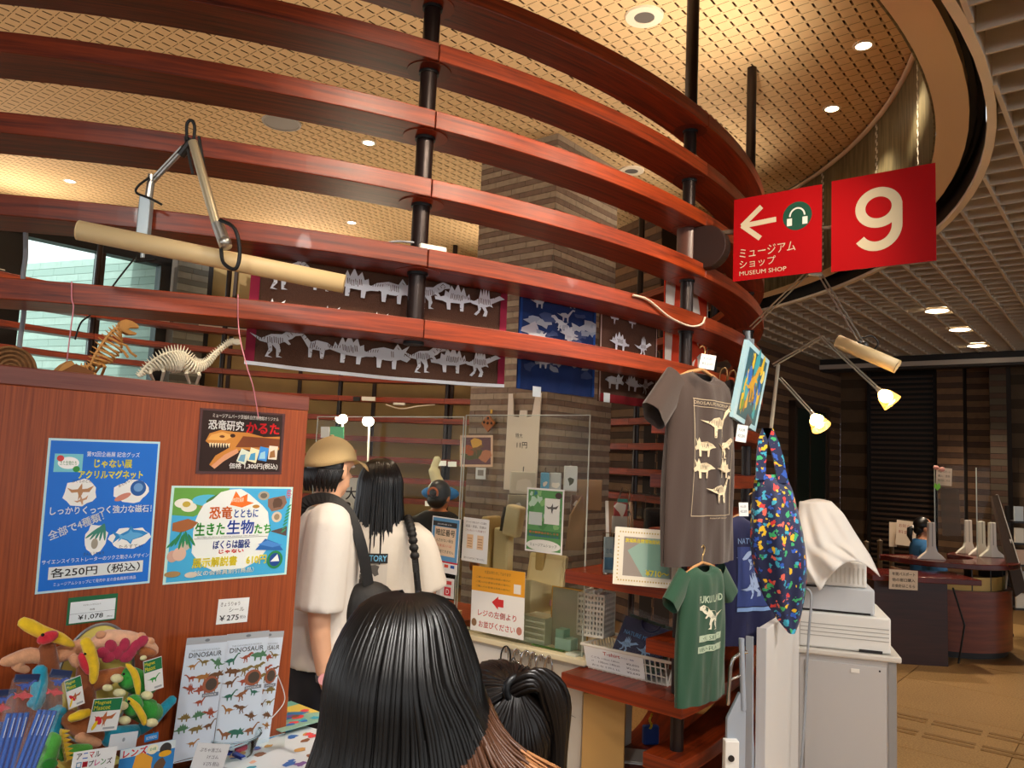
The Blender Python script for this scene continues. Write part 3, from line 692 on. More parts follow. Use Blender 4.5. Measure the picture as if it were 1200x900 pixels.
# price cards
t, w, h = sheet_px('price_card', 'green framed price card reading 1,078 yen above the plush toys', 'price card', [(80, 701), (138.6, 695), (135.6, 726), (77.5, 733)], bq, bn, mat('card_green', '1f6b45', .5))
P = Print(w, h); P.rect(.05 * w, .05 * h, .96 * w, .83 * h, 'e8f2f8'); P.text('マグネットマスコット', .3 * w, .64 * h, .36 * w, .07 * h, '333333'); P.text('各種', .44 * w, .46 * h, .1 * w, .07 * h, '333333')
P.rect(.05 * w, .38 * h, .96 * w, .39 * h, '667788'); P.text('¥1,078', .22 * w, .12 * h, .5 * w, .2 * h, '222428', bold=.0004); P.text('(税込)', .8 * w, .13 * h, .12 * w, .07 * h, '222428'); P.out(t)
t, w, h = sheet_px('price_card', 'white handwritten price card reading 275 yen above the sticker sheets', 'price card', [(255.6, 702.6), (292, 700), (290, 728.5), (254, 732)], bq, bn, CARD)
P = Print(w, h); P.text('きょうりゅう', .08 * w, .7 * h, .62 * w, .17 * h, '20242a'); P.text('シール', .36 * w, .46 * h, .5 * w, .17 * h, '20242a'); P.text('￥275', .08 * w, .12 * h, .62 * w, .22 * h, '20242a', bold=.0006); P.text('税込', .74 * w, .16 * h, .2 * w, .13 * h, '20242a'); P.out(t)

# ---- low display table in front of the panel
ZTB = .70
table = thing('display_table', 'low table carrying small goods in front of the panel', 'table', TB_)
MB().box(xl, xr + .16, -.62, -.006, ZTB - .03, ZTB).build('tabletop', M_board, table, bevel=.003)
for a in (xl + .04, xr + .1):
    for b in (-.58, -.05): MB().box(a, a + .04, b - .02, b + .02, 0, ZTB - .03).build('leg', M_board, table)
def bl(x, y, off):                     # picture point on a plane parallel to the panel, `off` metres in front
    q = onb(x, y, off); return q
def btop(x, y): return at_z(x, y, ZTB)
def W(mb, name, mats, t, par=None, **k):      # world-space mesh hung under a thing
    inv = t.matrix_basis.inverted(); mb.v = [inv @ v for v in mb.v]
    return mb.build(name, mats, par or t, **k)
def sz(x, y, off): q = onb(x, y, off); return (q - CAM).dot(_f0) / F        # metres per pixel there
def ptube(mb, pts, rs, off, mi=0, n=10, flat=None):
    offs = off if isinstance(off, (list, tuple)) else [off] * len(pts)
    P_ = [onb(x, y, o) for (x, y), o in zip(pts, offs)]; k = sz(*pts[0], offs[0])
    PP = poly_pipe(P_, 4); rr = []
    for i in range(len(pts) - 1): rr += [(rs[i] + (rs[i + 1] - rs[i]) * j / 4) * k for j in range(4)]
    rr.append(rs[-1] * k)
    rr[0] *= .55; rr[-1] *= .55
    return mb.tube(PP, rr, n, mi)
def pell(mb, x, y, rx, ry, off, mi=0, rz=None, a=0):
    k = sz(x, y, off); c = onb(x, y, off)
    R = Matrix((bd, UP, bn)).transposed() @ Matrix.Rotation(-a, 3, 'Z')
    return mb.ell(c, (rx * k, ry * k, (rz or min(rx, ry)) * k), 12, 8, mi, R=R)
def fuzz(name, col): return mat(name, col, .9, noise=.12, nscale=60, bump=.5, bscale=260, sheen=.4)
FZ = dict(yellow=fuzz('plush_yellow', 'f0c81e'), red=fuzz('plush_red', 'd02638'), brown=fuzz('plush_brown', 'a8602e'), tan=fuzz('plush_tan', 'dca27a'),
          peach=fuzz('plush_peach', 'eebb98'), maroon=fuzz('plush_maroon', 'b02a4c'), green=fuzz('plush_green', '2f9a36'), teal=fuzz('plush_teal', '1f9fc0'),
          cream=fuzz('plush_cream', 'e8e4b0'), lime=fuzz('plush_lime', '58b848'), dbrown=fuzz('plush_dark_brown', '8a4a26'))
EYE = mat('bead_black', '080808', .15)
def plush(name, label, base_px, off):
    q = onb(*base_px, off); q.z = ZR + .001; return thing(name, label, 'plush toy', q, 'magnet plush toys')
ZR = .79
rx1 = bu(140, 860)[0]
riser = thing('display_riser', 'low wooden riser under the plush toys on the display table', 'riser', frame(bq + V((0, 0, ZTB)), bd))
MB().box(xl + .02, rx1, -.45, -.01, ZR - .02 - ZTB, ZR - ZTB).build('top', M_board, riser)
for a in (xl + .02, rx1 - .02): MB().box(a, a + .02, -.44, -.02, .001, ZR - .02 - ZTB).build('side', M_board, riser)
# stand with a yellow oval plate
t = thing('plush_stand', 'pale yellow oval display stand behind the plush toys', 'stand', onb(112, 870, .05) * 1)
t.matrix_basis = Matrix.Translation(V((onb(112, 870, .05).x, onb(112, 870, .05).y, ZR)))
mb = MB(); k = sz(112, 800, .04); c = onb(112, 800, .04)
R = Matrix((bd, UP, bn)).transposed()
T = R.to_4x4(); T.translation = c
W(MB().prism([(42 * k * cos(a * pi / 18), 66 * k * sin(a * pi / 18)) for a in range(36)], -.004, 0, 0, T), 'plate', mat('plate_yellow', 'ece07a', .4), t)
W(MB().tube([T @ V((43 * k * cos(a * pi / 24), 67 * k * sin(a * pi / 24), 0)) for a in range(48)], .004, 6, 0, closed=True), 'rim', mat('rim_grey', '9aa0a4', .3, .5), t)
W(MB().box(-.06, .06, -.05, .05, 0, .012, 0, frame(V((c.x, c.y, ZR)), bd)), 'foot', mat('plate_yellow'), t)
W(MB().tube([V((c.x, c.y, ZR + .01)), c - bn * .012], .008, 8), 'post', mat('rim_grey'), t)
# pterosaur with raised yellow crest
t = plush('pterosaur_plush', 'brown pterosaur plush with a long raised yellow crest and red face', (60, 860), .14)
W(ptube(MB(), [(60, 862), (58, 810), (57, 780), (55, 752)], [12, 13, 11, 8], .14), 'body', FZ['dbrown'], t, smooth=60)
W(ptube(MB(), [(23, 727), (34, 733), (50, 741), (70, 748), (87, 757)], [5, 8, 8, 7, 3], .15), 'crest', FZ['yellow'], t, smooth=60)
W(pell(MB(), 56, 747, 12, 7, .165, a=-.3), 'face', FZ['red'], t, smooth=60)
W(pell(MB(), 50, 744, 2, 2, .185), 'eye', EYE, t, smooth=60)
W(ptube(ptube(MB(), [(56, 772), (35, 768), (12, 774), (0, 776)], [7, 9, 7, 3], .13), [(28, 772), (20, 780), (34, 786)], [6, 6, 4], .13), 'wing', FZ['tan'], t, smooth=60)
W(ptube(MB(), [(60, 770), (78, 764), (95, 756), (100, 752)], [9, 10, 8, 5], .12), 'wing', FZ['tan'], t, smooth=60)
# pterosaur with hanging head
t = plush('pterosaur_plush', 'brown pterosaur plush with its yellow beak hanging straight down', (104, 865), .16)
W(ptube(MB(), [(104, 862), (102, 825), (100, 800), (101, 775)], [10, 10, 11, 9], .15), 'body', FZ['dbrown'], t, smooth=60)
W(ptube(MB(), [(98, 748), (104, 760), (110, 780), (109, 801)], [5, 7, 6, 4], .185), 'beak', FZ['yellow'], t, smooth=60)
W(ptube(MB(), [(96, 765), (100, 778), (105, 790)], [5, 6, 3], .175), 'face', FZ['red'], t, smooth=60)
W(pell(MB(), 100, 766, 1.8, 1.8, .19), 'eye', EYE, t, smooth=60)
W(ptube(MB(), [(104, 802), (120, 796), (136, 790), (146, 783)], [10, 11, 8, 3], .15), 'wing', FZ['brown'], t, smooth=60)
W(ptube(MB(), [(100, 780), (90, 775), (83, 768)], [6, 7, 4], .14), 'wing', FZ['tan'], t, smooth=60)
# peach stegosaur with maroon plates
t = plush('stegosaur_plush', 'peach stegosaur plush with dark pink back plates lying on top', (150, 770), .1)
t.matrix_basis = Matrix.Translation(onb(150, 776, .09))
W(ptube(MB(), [(106, 755), (125, 750), (150, 752), (170, 757), (184, 765)], [5, 12, 13, 11, 4], .09), 'body', FZ['peach'], t, smooth=60)
for i, (x, y) in enumerate([(121, 765), (130, 757), (138, 765), (146, 756), (154, 764), (159, 757), (166, 752), (128, 770), (148, 770)]): W(pell(MB(), x, y, 8.5, 6.5, .135, rz=2.6, a=.5 + .35 * i), 'back_plate', FZ['maroon'], t, smooth=60)
for x, y in ((118, 744), (165, 746), (175, 752)): W(pell(MB(), x, y, 6, 5, .1), 'leg', FZ['tan'], t, smooth=60)
W(ptube(MB(), [(163, 762), (172, 764), (183, 766)], [5, 6, 3], .12), 'head', FZ['brown'], t, smooth=60)
W(pell(MB(), 168, 771, 4, 3, .13), 'foot', FZ['cream'], t, smooth=60)
# green horned plushes
def trike(label, dx, dy, off, frill):
    t = plush('horned_dinosaur_plush', label, (150 + dx, 850 + dy), off)
    W(ptube(MB(), [(140 + dx, 795 + dy), (152 + dx, 796 + dy), (168 + dx, 803 + dy), (182 + dx, 800 + dy)], [6, 14, 15, 6], off), 'body', FZ['green'], t, smooth=60)
    W(pell(MB(), 148 + dx, 795 + dy, 11, 13, off + .03), 'head', FZ['green'], t, smooth=60)
    W(ptube(MB(), frill, [2, 4, 4, 2], off + .055), 'frill', FZ['yellow'], t, smooth=60)
    for x, y, r in ((135, 795, 5), (138, 812, 5), (170, 815, 5), (124, 806, 4)): W(pell(MB(), x + dx, y + dy, r * 1.5, r, off + .05, a=.3), 'horn', FZ['cream'], t, smooth=60)
    W(pell(MB(), 143 + dx, 790 + dy, 1.6, 1.6, off + .065), 'eye', EYE, t)
    return t
trike('green horned dinosaur plush just below the peach stegosaur', 2, 0, .13, [(148, 778), (157, 788), (161, 802), (162, 816)])
trike('green horned dinosaur plush lowest on the stand with a yellow frill edge', 8, 32, .16, [(150, 818), (160, 828), (168, 842), (169, 850)])
# teal swimmers
t = plush('sea_reptile_plush', 'teal long-necked sea reptile plush hanging at the left of the stand', (50, 870), .17)
W(ptube(MB(), [(47, 780), (46, 800), (44, 820), (42, 832)], [7, 9, 8, 4], .17), 'head', FZ['teal'], t, smooth=60)
W(ptube(MB(), [(62, 828), (66, 845), (60, 862), (52, 868)], [9, 10, 9, 6], .16), 'body', FZ['teal'], t, smooth=60)
W(ptube(ptube(MB(), [(44, 822), (32, 826)], [6, 4], .17), [(62, 832), (78, 834)], [6, 4], .17), 'flipper', FZ['teal'], t, smooth=60)
t = plush('sea_reptile_plush', 'teal sea reptile plush with its long tail stretched out to the right', (180, 870), .1)
W(ptube(MB(), [(205, 817), (192, 830), (178, 845), (160, 858)], [5, 6, 7, 6], .1), 'tail', FZ['teal'], t, smooth=60)
W(ptube(MB(), [(165, 856), (140, 862), (120, 866)], [7, 11, 8], .1), 'body', FZ['teal'], t, smooth=60)
# brown beaked one low, lime spiny one in front
t = plush('pterosaur_plush', 'brown pterosaur plush lying low with a short yellow beak', (95, 880), .2)
W(ptube(MB(), [(76, 838), (90, 848), (105, 858), (120, 866)], [8, 13, 12, 6], .18), 'body', FZ['brown'], t, smooth=60)
W(ptube(MB(), [(80, 843), (94, 838), (107, 834)], [4, 6, 4], .215), 'beak', FZ['yellow'], t, smooth=60)
W(ptube(MB(), [(90, 862), (104, 868), (118, 872)], [6, 7, 4], .2), 'wing', FZ['tan'], t, smooth=60)
t = plush('spiny_dinosaur_plush', 'lime green dinosaur plush with a yellow spiny back in front', (60, 895), .24)
W(ptube(MB(), [(50, 900), (54, 882), (62, 868), (68, 860)], [12, 14, 11, 6], .24), 'body', FZ['lime'], t, smooth=60)
mb = MB(); k = sz(75, 870, .24)
for i in range(7):
    x, y = 71 + i * .9, 858 + i * 5.2; c = onb(x, y, .25); c2 = onb(x + 11, y - 2, .25); mb.tube([c, c2], [4.2 * k, .3 * k], 6)
W(mb, 'spine', FZ['yellow'], t, smooth=60)
W(pell(MB(), 45, 876, 8, 6, .26), 'leg', FZ['green'], t, smooth=60); W(pell(MB(), 58, 896, 9, 7, .27), 'leg', FZ['green'], t, smooth=60)
W(ptube(MB(), [(68, 884), (90, 880), (108, 876)], [9, 8, 4], .22), 'tail', FZ['lime'], t, smooth=60)
# hang tags
def tag_card(label, c4, off, green_dino):
    t, w, h = sheet_px('hang_tag', label, 'tag', c4, bq, bn, PAPER, off=off, group='plush hang tags')
    P = Print(w, h); P.rect(.02 * w, .62 * h, .98 * w, .98 * h, '1d7a4a'); P.text('Magnet', .06 * w, .8 * h, .55 * w, .13 * h, 'f0e840', bold=.0004); P.text('Mascot', .06 * w, .66 * h, .55 * w, .13 * h, 'f0e840', bold=.0004)
    P.shape(SAURO if green_dino else PTERO, .5 * w, .34 * h, .75 * w, '3aa04a' if green_dino else 'b8683a'); 
    if not green_dino: P.oval(.3 * w, .34 * h, .1 * w, .14 * h, 'd02638', a=.6); P.oval(.2 * w, .2 * h, .06 * w, .15 * h, 'ecc81e', a=-.4)
    P.rect(.5 * w, .06 * h, .9 * w, .12 * h, 'aab0b4'); P.out(t)
tag_card('white and green hang tag at the front centre of the plush pile', [(105, 820), (140, 818), (141, 854), (107, 858)], .235, False)
tag_card('tilted hang tag with a green dinosaur at the right of the pile', [(158, 780), (182, 774), (199, 800), (180, 808)], .17, True)
tag_card('hang tag half hidden behind the pencil packs', [(76, 798), (95, 791), (99, 824), (80, 832)], .21, False)
# pencil packs
M_film = mat('clear_film', 'f4f8fa', .08, alpha=.06)
def pencil_pack(label, x0, y0, x1, y1, off, wpx):
    q = onb(x1, y1, off); t = thing('pencil_pack', label, 'pencil pack', V((q.x, q.y, ZR)), 'pencil packs at the left')
    top, bot = onb(x0, y0, off), onb(x1, y1, off); L0 = (top - bot).length; bot = top + (bot - top) * ((top.z - ZR - .012) / (top.z - bot.z)); ax = (top - bot).normalized(); L = (top - bot).length; D = L - L0; k = sz(x0, y0, off); side = ax.cross(bn).normalized(); w = wpx * k
    T = Matrix((side, ax, side.cross(ax))).transposed().to_4x4(); T.translation = bot
    for j in range(4):
        x = (-.36 + .24 * j) * w
        pen = W(MB().tube([T @ V((x, 0, .002)), T @ V((x, D + L0 * .6, .002))], .11 * w, 6), 'pencil', mat('pencil_blue', '1d5fc0', .35), t)
        W(MB().tube([T @ V((x, D + L0 * .36, .002 + .1 * w)), T @ V((x, D + L0 * .56, .002 + .1 * w))], .02 * w, 4), 'lettering', mat('pencil_print', 'cfe0f4', .5), t, par=pen)
    fs = []
    W(MB().prism([(q_[0] * w * .8, D + L0 * .78 + q_[1] * w * .8) for q_ in FISHY], 0, .012, 0, T @ Matrix.Rotation(.0, 4, 'Z')), 'topper', mat('rubber_red', 'd84a50', .5), t, bevel=.002)
    W(MB().prism([(q_[0] * w * .8, D + L0 * .87 + q_[1] * w * .8) for q_ in SAURO], -.004, .008, 0, T), 'topper', mat('rubber_blue', '2a52b8', .5), t, bevel=.002)
    W(MB().box(-w / 2, w / 2, D + L0 * .92, L, -.003, .003, 0, T), 'header_card', mat('header_navy', '24345c', .4), t)
    W(MB().box(-w / 2, w / 2, 0, D + L0 * .95, -.012, .016, 0, T), 'bag', M_film, t)
    return t
pencil_pack('blue pencil pack with header card, second from the left edge', 33, 790, 2, 905, .3, 26)
pencil_pack('blue pencil pack leaning right in front of the plush toys', 73, 785, 28, 905, .33, 23)
pencil_pack('blue pencil pack cut off by the left edge of the picture', 6, 808, -18, 905, .27, 24)
# sticker sheets in a clear stand
def sticker(label, c4, off, seed, title=True):
    t, w, h = sheet_px('sticker_sheet', label, 'stickers', c4, bq, bn, mat('sticker_sheet_blue', 'cfdff0', .3), off=off, group='dinosaur sticker sheets')
    P = Print(w, h); rd = random.Random(seed)
    P.rect(0, .945 * h, w, h, 'a8b0b8'); P.oval(.5 * w, .972 * h, .06 * w, .012 * h, '707880')
    P.text('THE DANGEROUS WORLD', .14 * w, .885 * h, .7 * w, .014 * h, '8090a0'); P.text('DINOSAUR', .1 * w, .835 * h, .8 * w, .04 * h, '505a66', bold=.0004)
    cols = ['8a5a3a', '6a4a30', '4a7a5a', '9a4a34', '7a6a3a', '2f6a5a', 'a0703a']
    for r in range(7):
        for c in range(3):
            if rd.random() < .12: continue
            P.shape(DINOS[rd.randrange(7)], (.2 + .3 * c + rd.uniform(-.04, .04)) * w, (.77 - .105 * r + rd.uniform(-.015, .015)) * h, rd.uniform(.32, .44) * w, cols[rd.randrange(7)], rd.uniform(-.2, .2), rd.choice((-1, 1)))
    P.oval(.72 * w, .6 * h, .2 * w, .07 * h, '9a5a40'); P.oval(.74 * w, .6 * h, .14 * w, .05 * h, '4a4038'); P.rect(.55 * w, .5 * h, .95 * w, .53 * h, '707a88'); P.text('DINOSAUR', .58 * w, .507 * h, .32 * w, .015 * h, 'e8eef4')
    P.out(t); return t
sticker('dinosaur sticker sheet standing leftmost under the 275 yen card', [(204, 752), (257, 745), (258, 884), (214, 890)], .07, 1)
sticker('dinosaur sticker sheet standing in the middle of the three', [(257, 746), (309, 739), (307, 872), (259, 880)], .06, 2)
sticker('dinosaur sticker sheet mostly hidden behind the middle one', [(290, 744), (323, 740), (325, 868), (291, 872)], .03, 3)
t = thing('sticker_rack', 'clear acrylic rack holding the dinosaur sticker sheets', 'rack', V((*onb(262, 885, .1)[:2], ZTB)))
c0, c1 = onb(214, 880, .1), onb(330, 880, .1)
TR_ = frame(V((c0.x, c0.y, ZTB)), bd); wr = (c1 - c0).length
M_acr = mat('acrylic_clear', 'f2f8f6', .03, trans=1, ior=1.06)
MB().box(-.02, wr, 0, .09, 0, .006).build('base', M_acr, t, T=t.matrix_basis.inverted() @ TR_)
MB().box(-.02, wr, 0, .004, .006, .06).build('front', M_acr, t, T=t.matrix_basis.inverted() @ TR_)
W(MB().tube(poly_pipe([onb(325, 790, .06), onb(333, 812, .07), onb(332, 825, .09), onb(318, 842, .1)], 5), .0015, 6), 'wire', mat('wire_clear', 'c8d0d4', .2), t)
# glass bowl with blue wrapped erasers
bc = at_z(271, 893, ZTB); t = thing('glass_bowl', 'round clear glass bowl in front of the sticker sheets', 'bowl', V((bc.x, bc.y, ZTB)))
M_gl = mat('bowl_glass', 'eef6f6', .02, trans=1, ior=1.15)
MB().lathe([(.045, 0), (.06, .03), (.075, .075), (.078, .078), (.072, .075), (.056, .03), (.04, .006), (0, .006)], 28).build('bowl', M_gl, t, smooth=60)
MB().tube([V((.077 * cos(a * pi / 16), .077 * sin(a * pi / 16), .078)) for a in range(32)], .003, 6, closed=True).build('rim', M_gl, t, smooth=60)
for i in range(7):
    a = i * 2.4; r = .018 + .012 * (i % 2)
    o = thing('wrapped_eraser', 'small blue and red wrapped eraser inside the glass bowl', 'eraser', Matrix.Translation((bc.x + r * cos(a), bc.y + r * sin(a), ZTB + .012 + .011 * (i // 3))) @ Matrix.Rotation(a, 4, 'Z'), 'erasers in the glass bowl')
    MB().box(-.02, .02, -.008, .008, -.005, .005).build('eraser', mat('eraser_blue', '2a4ac0', .4) if i % 3 else mat('eraser_red', 'c03a5a', .4), o, bevel=.002)
    MB().box(-.026, -.019, -.007, .007, -.002, .002).box(.019, .026, -.007, .007, -.002, .002).build('wrapper_end', mat('wrapper_white', 'd8e0f0', .3), o)
# cards and packs lying/standing at the front edge
def small_card(name, label, cat, c4, off, m=CARD, group=None):
    t, w, h = sheet_px(name, label, cat, c4, bq, bn, m, off=off, group=group); z = t.matrix_basis.translation.z
    if z > ZTB + .01: MB().box(w * .3, w * .7, ZTB + .001 - z, .02, -.008, -.0015).box(w * .2, w * .8, ZTB + .001 - z, ZTB + .005 - z, -.04, .03).build('card_stand', M_acr, t)
    return t, w, h
t, w, h = small_card('price_card', 'handwritten white price card in front of the glass bowl', 'price card', [(232, 871), (267, 872), (264, 902), (223, 900)], .3)
P = Print(w, h); P.text('ぷちゃ消ゴム', .12 * w, .66 * h, .66 * w, .17 * h, '3a4452'); P.text('けゴム', .4 * w, .4 * h, .35 * w, .15 * h, '3a4452'); P.text('￥275 税込', .34 * w, .12 * h, .5 * w, .17 * h, '5a6472'); P.out(t)
t, w, h = small_card('price_card', 'handwritten white card with coloured katakana at the lower left', 'price card', [(81, 884), (131, 876), (139, 905), (86, 914)], .36)
P = Print(w, h)
for i, (s_, c_) in enumerate((('ア', '3a3a3a'), ('ニ', '2a6ad0'), ('マ', 'd02a3a'), ('ル', '2a2a2a'))): P.text(s_, (.08 + .14 * i) * w, .72 * h, .11 * w, .2 * h, c_, bold=.0004)
for i, (s_, c_) in enumerate((('ロ', '2a9ad0'), ('ー', 'd02a3a'), ('プ', '2a2a2a'), ('レ', 'd02a8a'), ('ン', '2a8a3a'), ('ズ', '2a2a2a'))): P.text(s_, (.1 + .14 * i) * w, .42 * h, .11 * w, .2 * h, c_, bold=.0004)
P.text('キーチェーン付き', .12 * w, .12 * h, .7 * w, .18 * h, '3a3a3a'); P.out(t)
t, w, h = small_card('lens_pack', 'blue toy lens pack with red katakana beside the handwritten card', 'toy pack', [(136, 884), (196, 868), (212, 900), (142, 912)], .33, mat('pack_blue', '2f86cc', .3))
P = Print(w, h); P.rect(0, .72 * h, w, h, 'd8e8ee'); P.text('レンズ', .05 * w, .72 * h, .42 * w, .24 * h, 'e02838', bold=.001); P.oval(.58 * w, .82 * h, .1 * w, .16 * h, 'f2f0d0'); P.text('全4種', .52 * w, .78 * h, .12 * w, .1 * h, '2a9a6a')
P.oval(.82 * w, .75 * h, .11 * w, .2 * h, '3a3a3a'); P.oval(.82 * w, .6 * h, .12 * w, .1 * h, 'e8b028'); P.blob(.4 * w, .35 * h, .22 * w, 'e8a838', 12, .3, 3); P.blob(.75 * w, .3 * h, .12 * w, '6a5038', 10, .3, 4); P.out(t)
t, w, h = small_card('bag_header', 'clear pack with a pale header card behind the lens pack', 'toy pack', [(127, 862), (160, 857), (161, 876), (129, 880)], .28, mat('header_pale', 'dfe6ea', .3)); P = Print(w, h); P.oval(.5 * w, .6 * h, .05 * w, .12 * h, '9aa4aa'); P.out(t)
t, w, h = small_card('brand_tab', 'small blue tab standing between the lens pack and the plush tail', 'tab', [(169, 862), (185, 858), (186, 866), (170, 870)], .29, mat('tab_blue', '2a8fd8', .4)); P = Print(w, h); P.text('ROPERENS', .12 * w, .25 * h, .76 * w, .45 * h, 'f0f6fa'); P.out(t)
# flat sticker packs lying on the table to the right of the bowl
def flat_pack(name, label, c4, base, title, seed, z):
    P4 = [at_z(x, y, z) for x, y in c4]
    xd = (P4[1] - P4[0]).normalized(); w = ((P4[1] - P4[0]).length + (P4[2] - P4[3]).length) / 2
    yd = UP.cross(xd); h = abs((P4[0] - P4[3]).dot(yd) + (P4[1] - P4[2]).dot(yd)) / 2
    T = Matrix((xd, yd, UP)).transposed().to_4x4(); T.translation = P4[3] * .5 + (P4[0] - yd * h) * .5
    t = thing(name, label, 'sticker pack', T, 'sticker packs lying on the table'); MB().box(0, w, 0, h, -.004, 0).build('sheet', base, t); P = Print(w, h); rd = random.Random(seed)
    P.rect(.0, .8 * h, w, h, '3a9ae0' if title else '6aa8a0'); 
    if title:
        for i, ch in enumerate(title): P.text(ch, (.12 + .12 * i) * w, .82 * h, .1 * w, .13 * h, ['e84a3a', 'f0a828', '3aa04a', '2a6ad0', 'd04a9a'][i % 5], bold=.0006)
    else: P.poly([(0, .2 * h), (.4 * w, .5 * h), (w, .3 * h), (w, .8 * h), (0, .8 * h)], 'd8c05a'); P.poly([(.2 * w, .3 * h), (.6 * w, .6 * h), (.9 * w, .4 * h)], '3a7ab0')
    for i in range(14): P.blob(rd.uniform(.1, .9) * w, rd.uniform(.08, .72) * h, rd.uniform(.06, .11) * w, rd.choice(['e04a50', '3a6ab8', 'c89a5a', '7a5aa0', '3aa0c0', 'e8b8a0', '8a5a40']), 10, .3, seed * 20 + i, 1, .7)
    P.out(t)
M_pk = mat('pack_paper', 'dce6f0', .3)
flat_pack('sticker_pack', 'sea animal sticker pack lying nearest the glass bowl', [(262, 872), (322, 852), (352, 905), (278, 935)], M_pk, 'うみのいきもの'[:6], 5, ZTB + .02)
flat_pack('sticker_pack', 'sea animal sticker pack lying rightmost beside the dark haired head', [(316, 856), (372, 836), (402, 885), (344, 905)], M_pk, 'うみのいきもの'[:6], 6, ZTB + .02)
flat_pack('sticker_pack', 'sticker pack with a painted landscape and a clear header strip', [(296, 832), (352, 818), (372, 842), (316, 862)], mat('pack_green', '8fb8a8', .3), '', 7, ZTB + .04)
# ================================================================== lower shelves by the second pole, hung goods, lamps, sign
def cyl(x, y, r):                      # nearest point of the ray on the kiosk cylinder of radius r
    d = ray(x, y); a = d.x ** 2 + d.y ** 2; b = d.x * KC.x + d.y * KC.y; c = KC.x ** 2 + KC.y ** 2 - r * r
    t = (b - sqrt(max(b * b - a * c, 0))) / a; return CAM + d * t
def ang(P): return math.degrees(atan2(P.x - KC.x, P.y - KC.y))
for lv in range(6, 14):
    deep = lv in (9, 11, 13)
    for a0, a1 in ((107.2, 131.4), (92, 107.2)):
        board(ZS[lv], a0, a1, kiosk, wd=.645 if deep and a1 > 110 else WD, name='shelf_board' if deep else 'curved_board')

# ---- towels pegged behind the boards
def towel(name, label, a0, a1, z0, z1, r, body, border, draw, sag=.0, bw=.03, hem=None, group='printed towels behind the boards'):
    t = thing(name, label, 'towel', kp(r, (a0 + a1) / 2, z0), group)
    Wd = radians(abs(a1 - a0)) * r; Hh = z1 - z0
    def f(u, v): 
        rr = r + .006 * sin(u * 19 + 1) * (1 - v) ; return kp(rr, a0 + (a1 - a0) * u, z0 + Hh * v - sag * (1 - v) * sin(pi * u) - (1 - v) * .0)
    mb = MB().grid(f, 40, 10); W(mb, 'cloth', body, t, solid=.004)
    P = Print(Wd, Hh)
    for x in (0, Wd - bw):
        for j in range(6): P.rect(x, Hh * j / 6, x + bw, Hh * (j + 1) / 6, border)
    if hem:
        for j in range(20): P.rect(Wd * j / 20, 0, Wd * (j + 1) / 20, .012, hem)
    draw(P, Wd, Hh)
    vs = []
    for v in P.v:
        u = v.x / Wd; q = f(min(max(u, 0), 1), v.y / Hh); n = (q - V((KC.x, KC.y, q.z))).normalized(); vs.append(q + n * (.0045 + v.z * 1.5))
    P.v = vs; inv = t.matrix_basis.inverted(); P.v = [inv @ v for v in P.v]
    P.out(t, 'woven_pattern'); return t
TB_BR = mat('towel_brown', '573a2b', .95, noise=.1, nscale=200, bump=.6, bscale=400); BONE = 'd0d2d8'; TBI = mat('towel_brown')
def row(P, y, k, xs, shapes, fl):
    for x, s_, f_ in zip(xs, shapes, fl): skeleton_print(P, s_, x, y, k, mat('ink_' + BONE, BONE, .95), TBI, 0, f_, 8)
def draw_long(P, w, h):
    for y in (.075, .30):
        row(P, y, .17, [w * f for f in (.1, .24, .36, .5, .64, .755, .885)], [THERO, SAURO, STEGO, CERAT, THERO, STEGO, SPINO], (1, -1, 1, 1, 1, -1, 1))
        for f in (.08, .27, .45): P.shape(PTERO, w * f, y + .115, .09, BONE, .2)
a_l, a_r = ang(cyl(288, 400, 3.58)), ang(cyl(589, 430, 3.58))
towel('dinosaur_towel', 'long brown towel with a row of pale dinosaur skeletons and maroon ends', a_l, a_r, 1.872, 2.33, 3.585, TB_BR, mat('towel_maroon', '8c1f3a', .95), draw_long, .012, .03, 'd8dce0')
def draw_navy(P, w, h):
    rd = random.Random(4)
    for i in range(46): P.blob(rd.uniform(.06, .94) * w, rd.uniform(.2, .95) * h, rd.uniform(.01, .026), rd.choice(['8d9098', '7c8290', '2a3a66', '9a98a0']), 9, .6, i, 1.8, .8)
    for i in range(9): P.shape(DINOS[i % 7], rd.uniform(.2, .8) * w, (.25 + .08 * i) * h, .1, 'a6a8b0', 0, rd.choice((1, -1)))
a0, a1 = ang(cyl(605, 420, 3.58)), ang(cyl(694, 430, 3.58))
towel('dinosaur_towel', 'navy blue towel with a crowded grey dinosaur pattern', a0, a1, 1.875, 2.3, 3.585, mat('towel_navy', '142a5c', .95, bump=.6, bscale=400), mat('towel_navy2', '123a7a', .95), draw_navy, 0, .012)
def draw_small(P, w, h):
    row(P, .09, .13, [w * f for f in (.24, .55, .8)], [CERAT, STEGO, SPINO], (1, 1, 1)); row(P, .26, .14, [w * f for f in (.3, .72)], [STEGO, SPINO], (1, 1))
    for f in (.2, .5): P.shape(PTERO, w * f, .36, .07, BONE)
    for j in range(8): P.rect(w * j / 8, 0, w * (j + 1) / 8, .035, mat('towel_red', '8a1c24', .95))
a0, a1 = ang(cyl(700, 430, 3.58)), ang(cyl(766, 440, 3.58))
towel('dinosaur_towel', 'short brown dinosaur towel with a red lower hem beside the navy towel', a0, a1, 1.862, 2.3, 3.585, TB_BR, mat('towel_edge', 'b09a90', .95), draw_small, 0, .006)
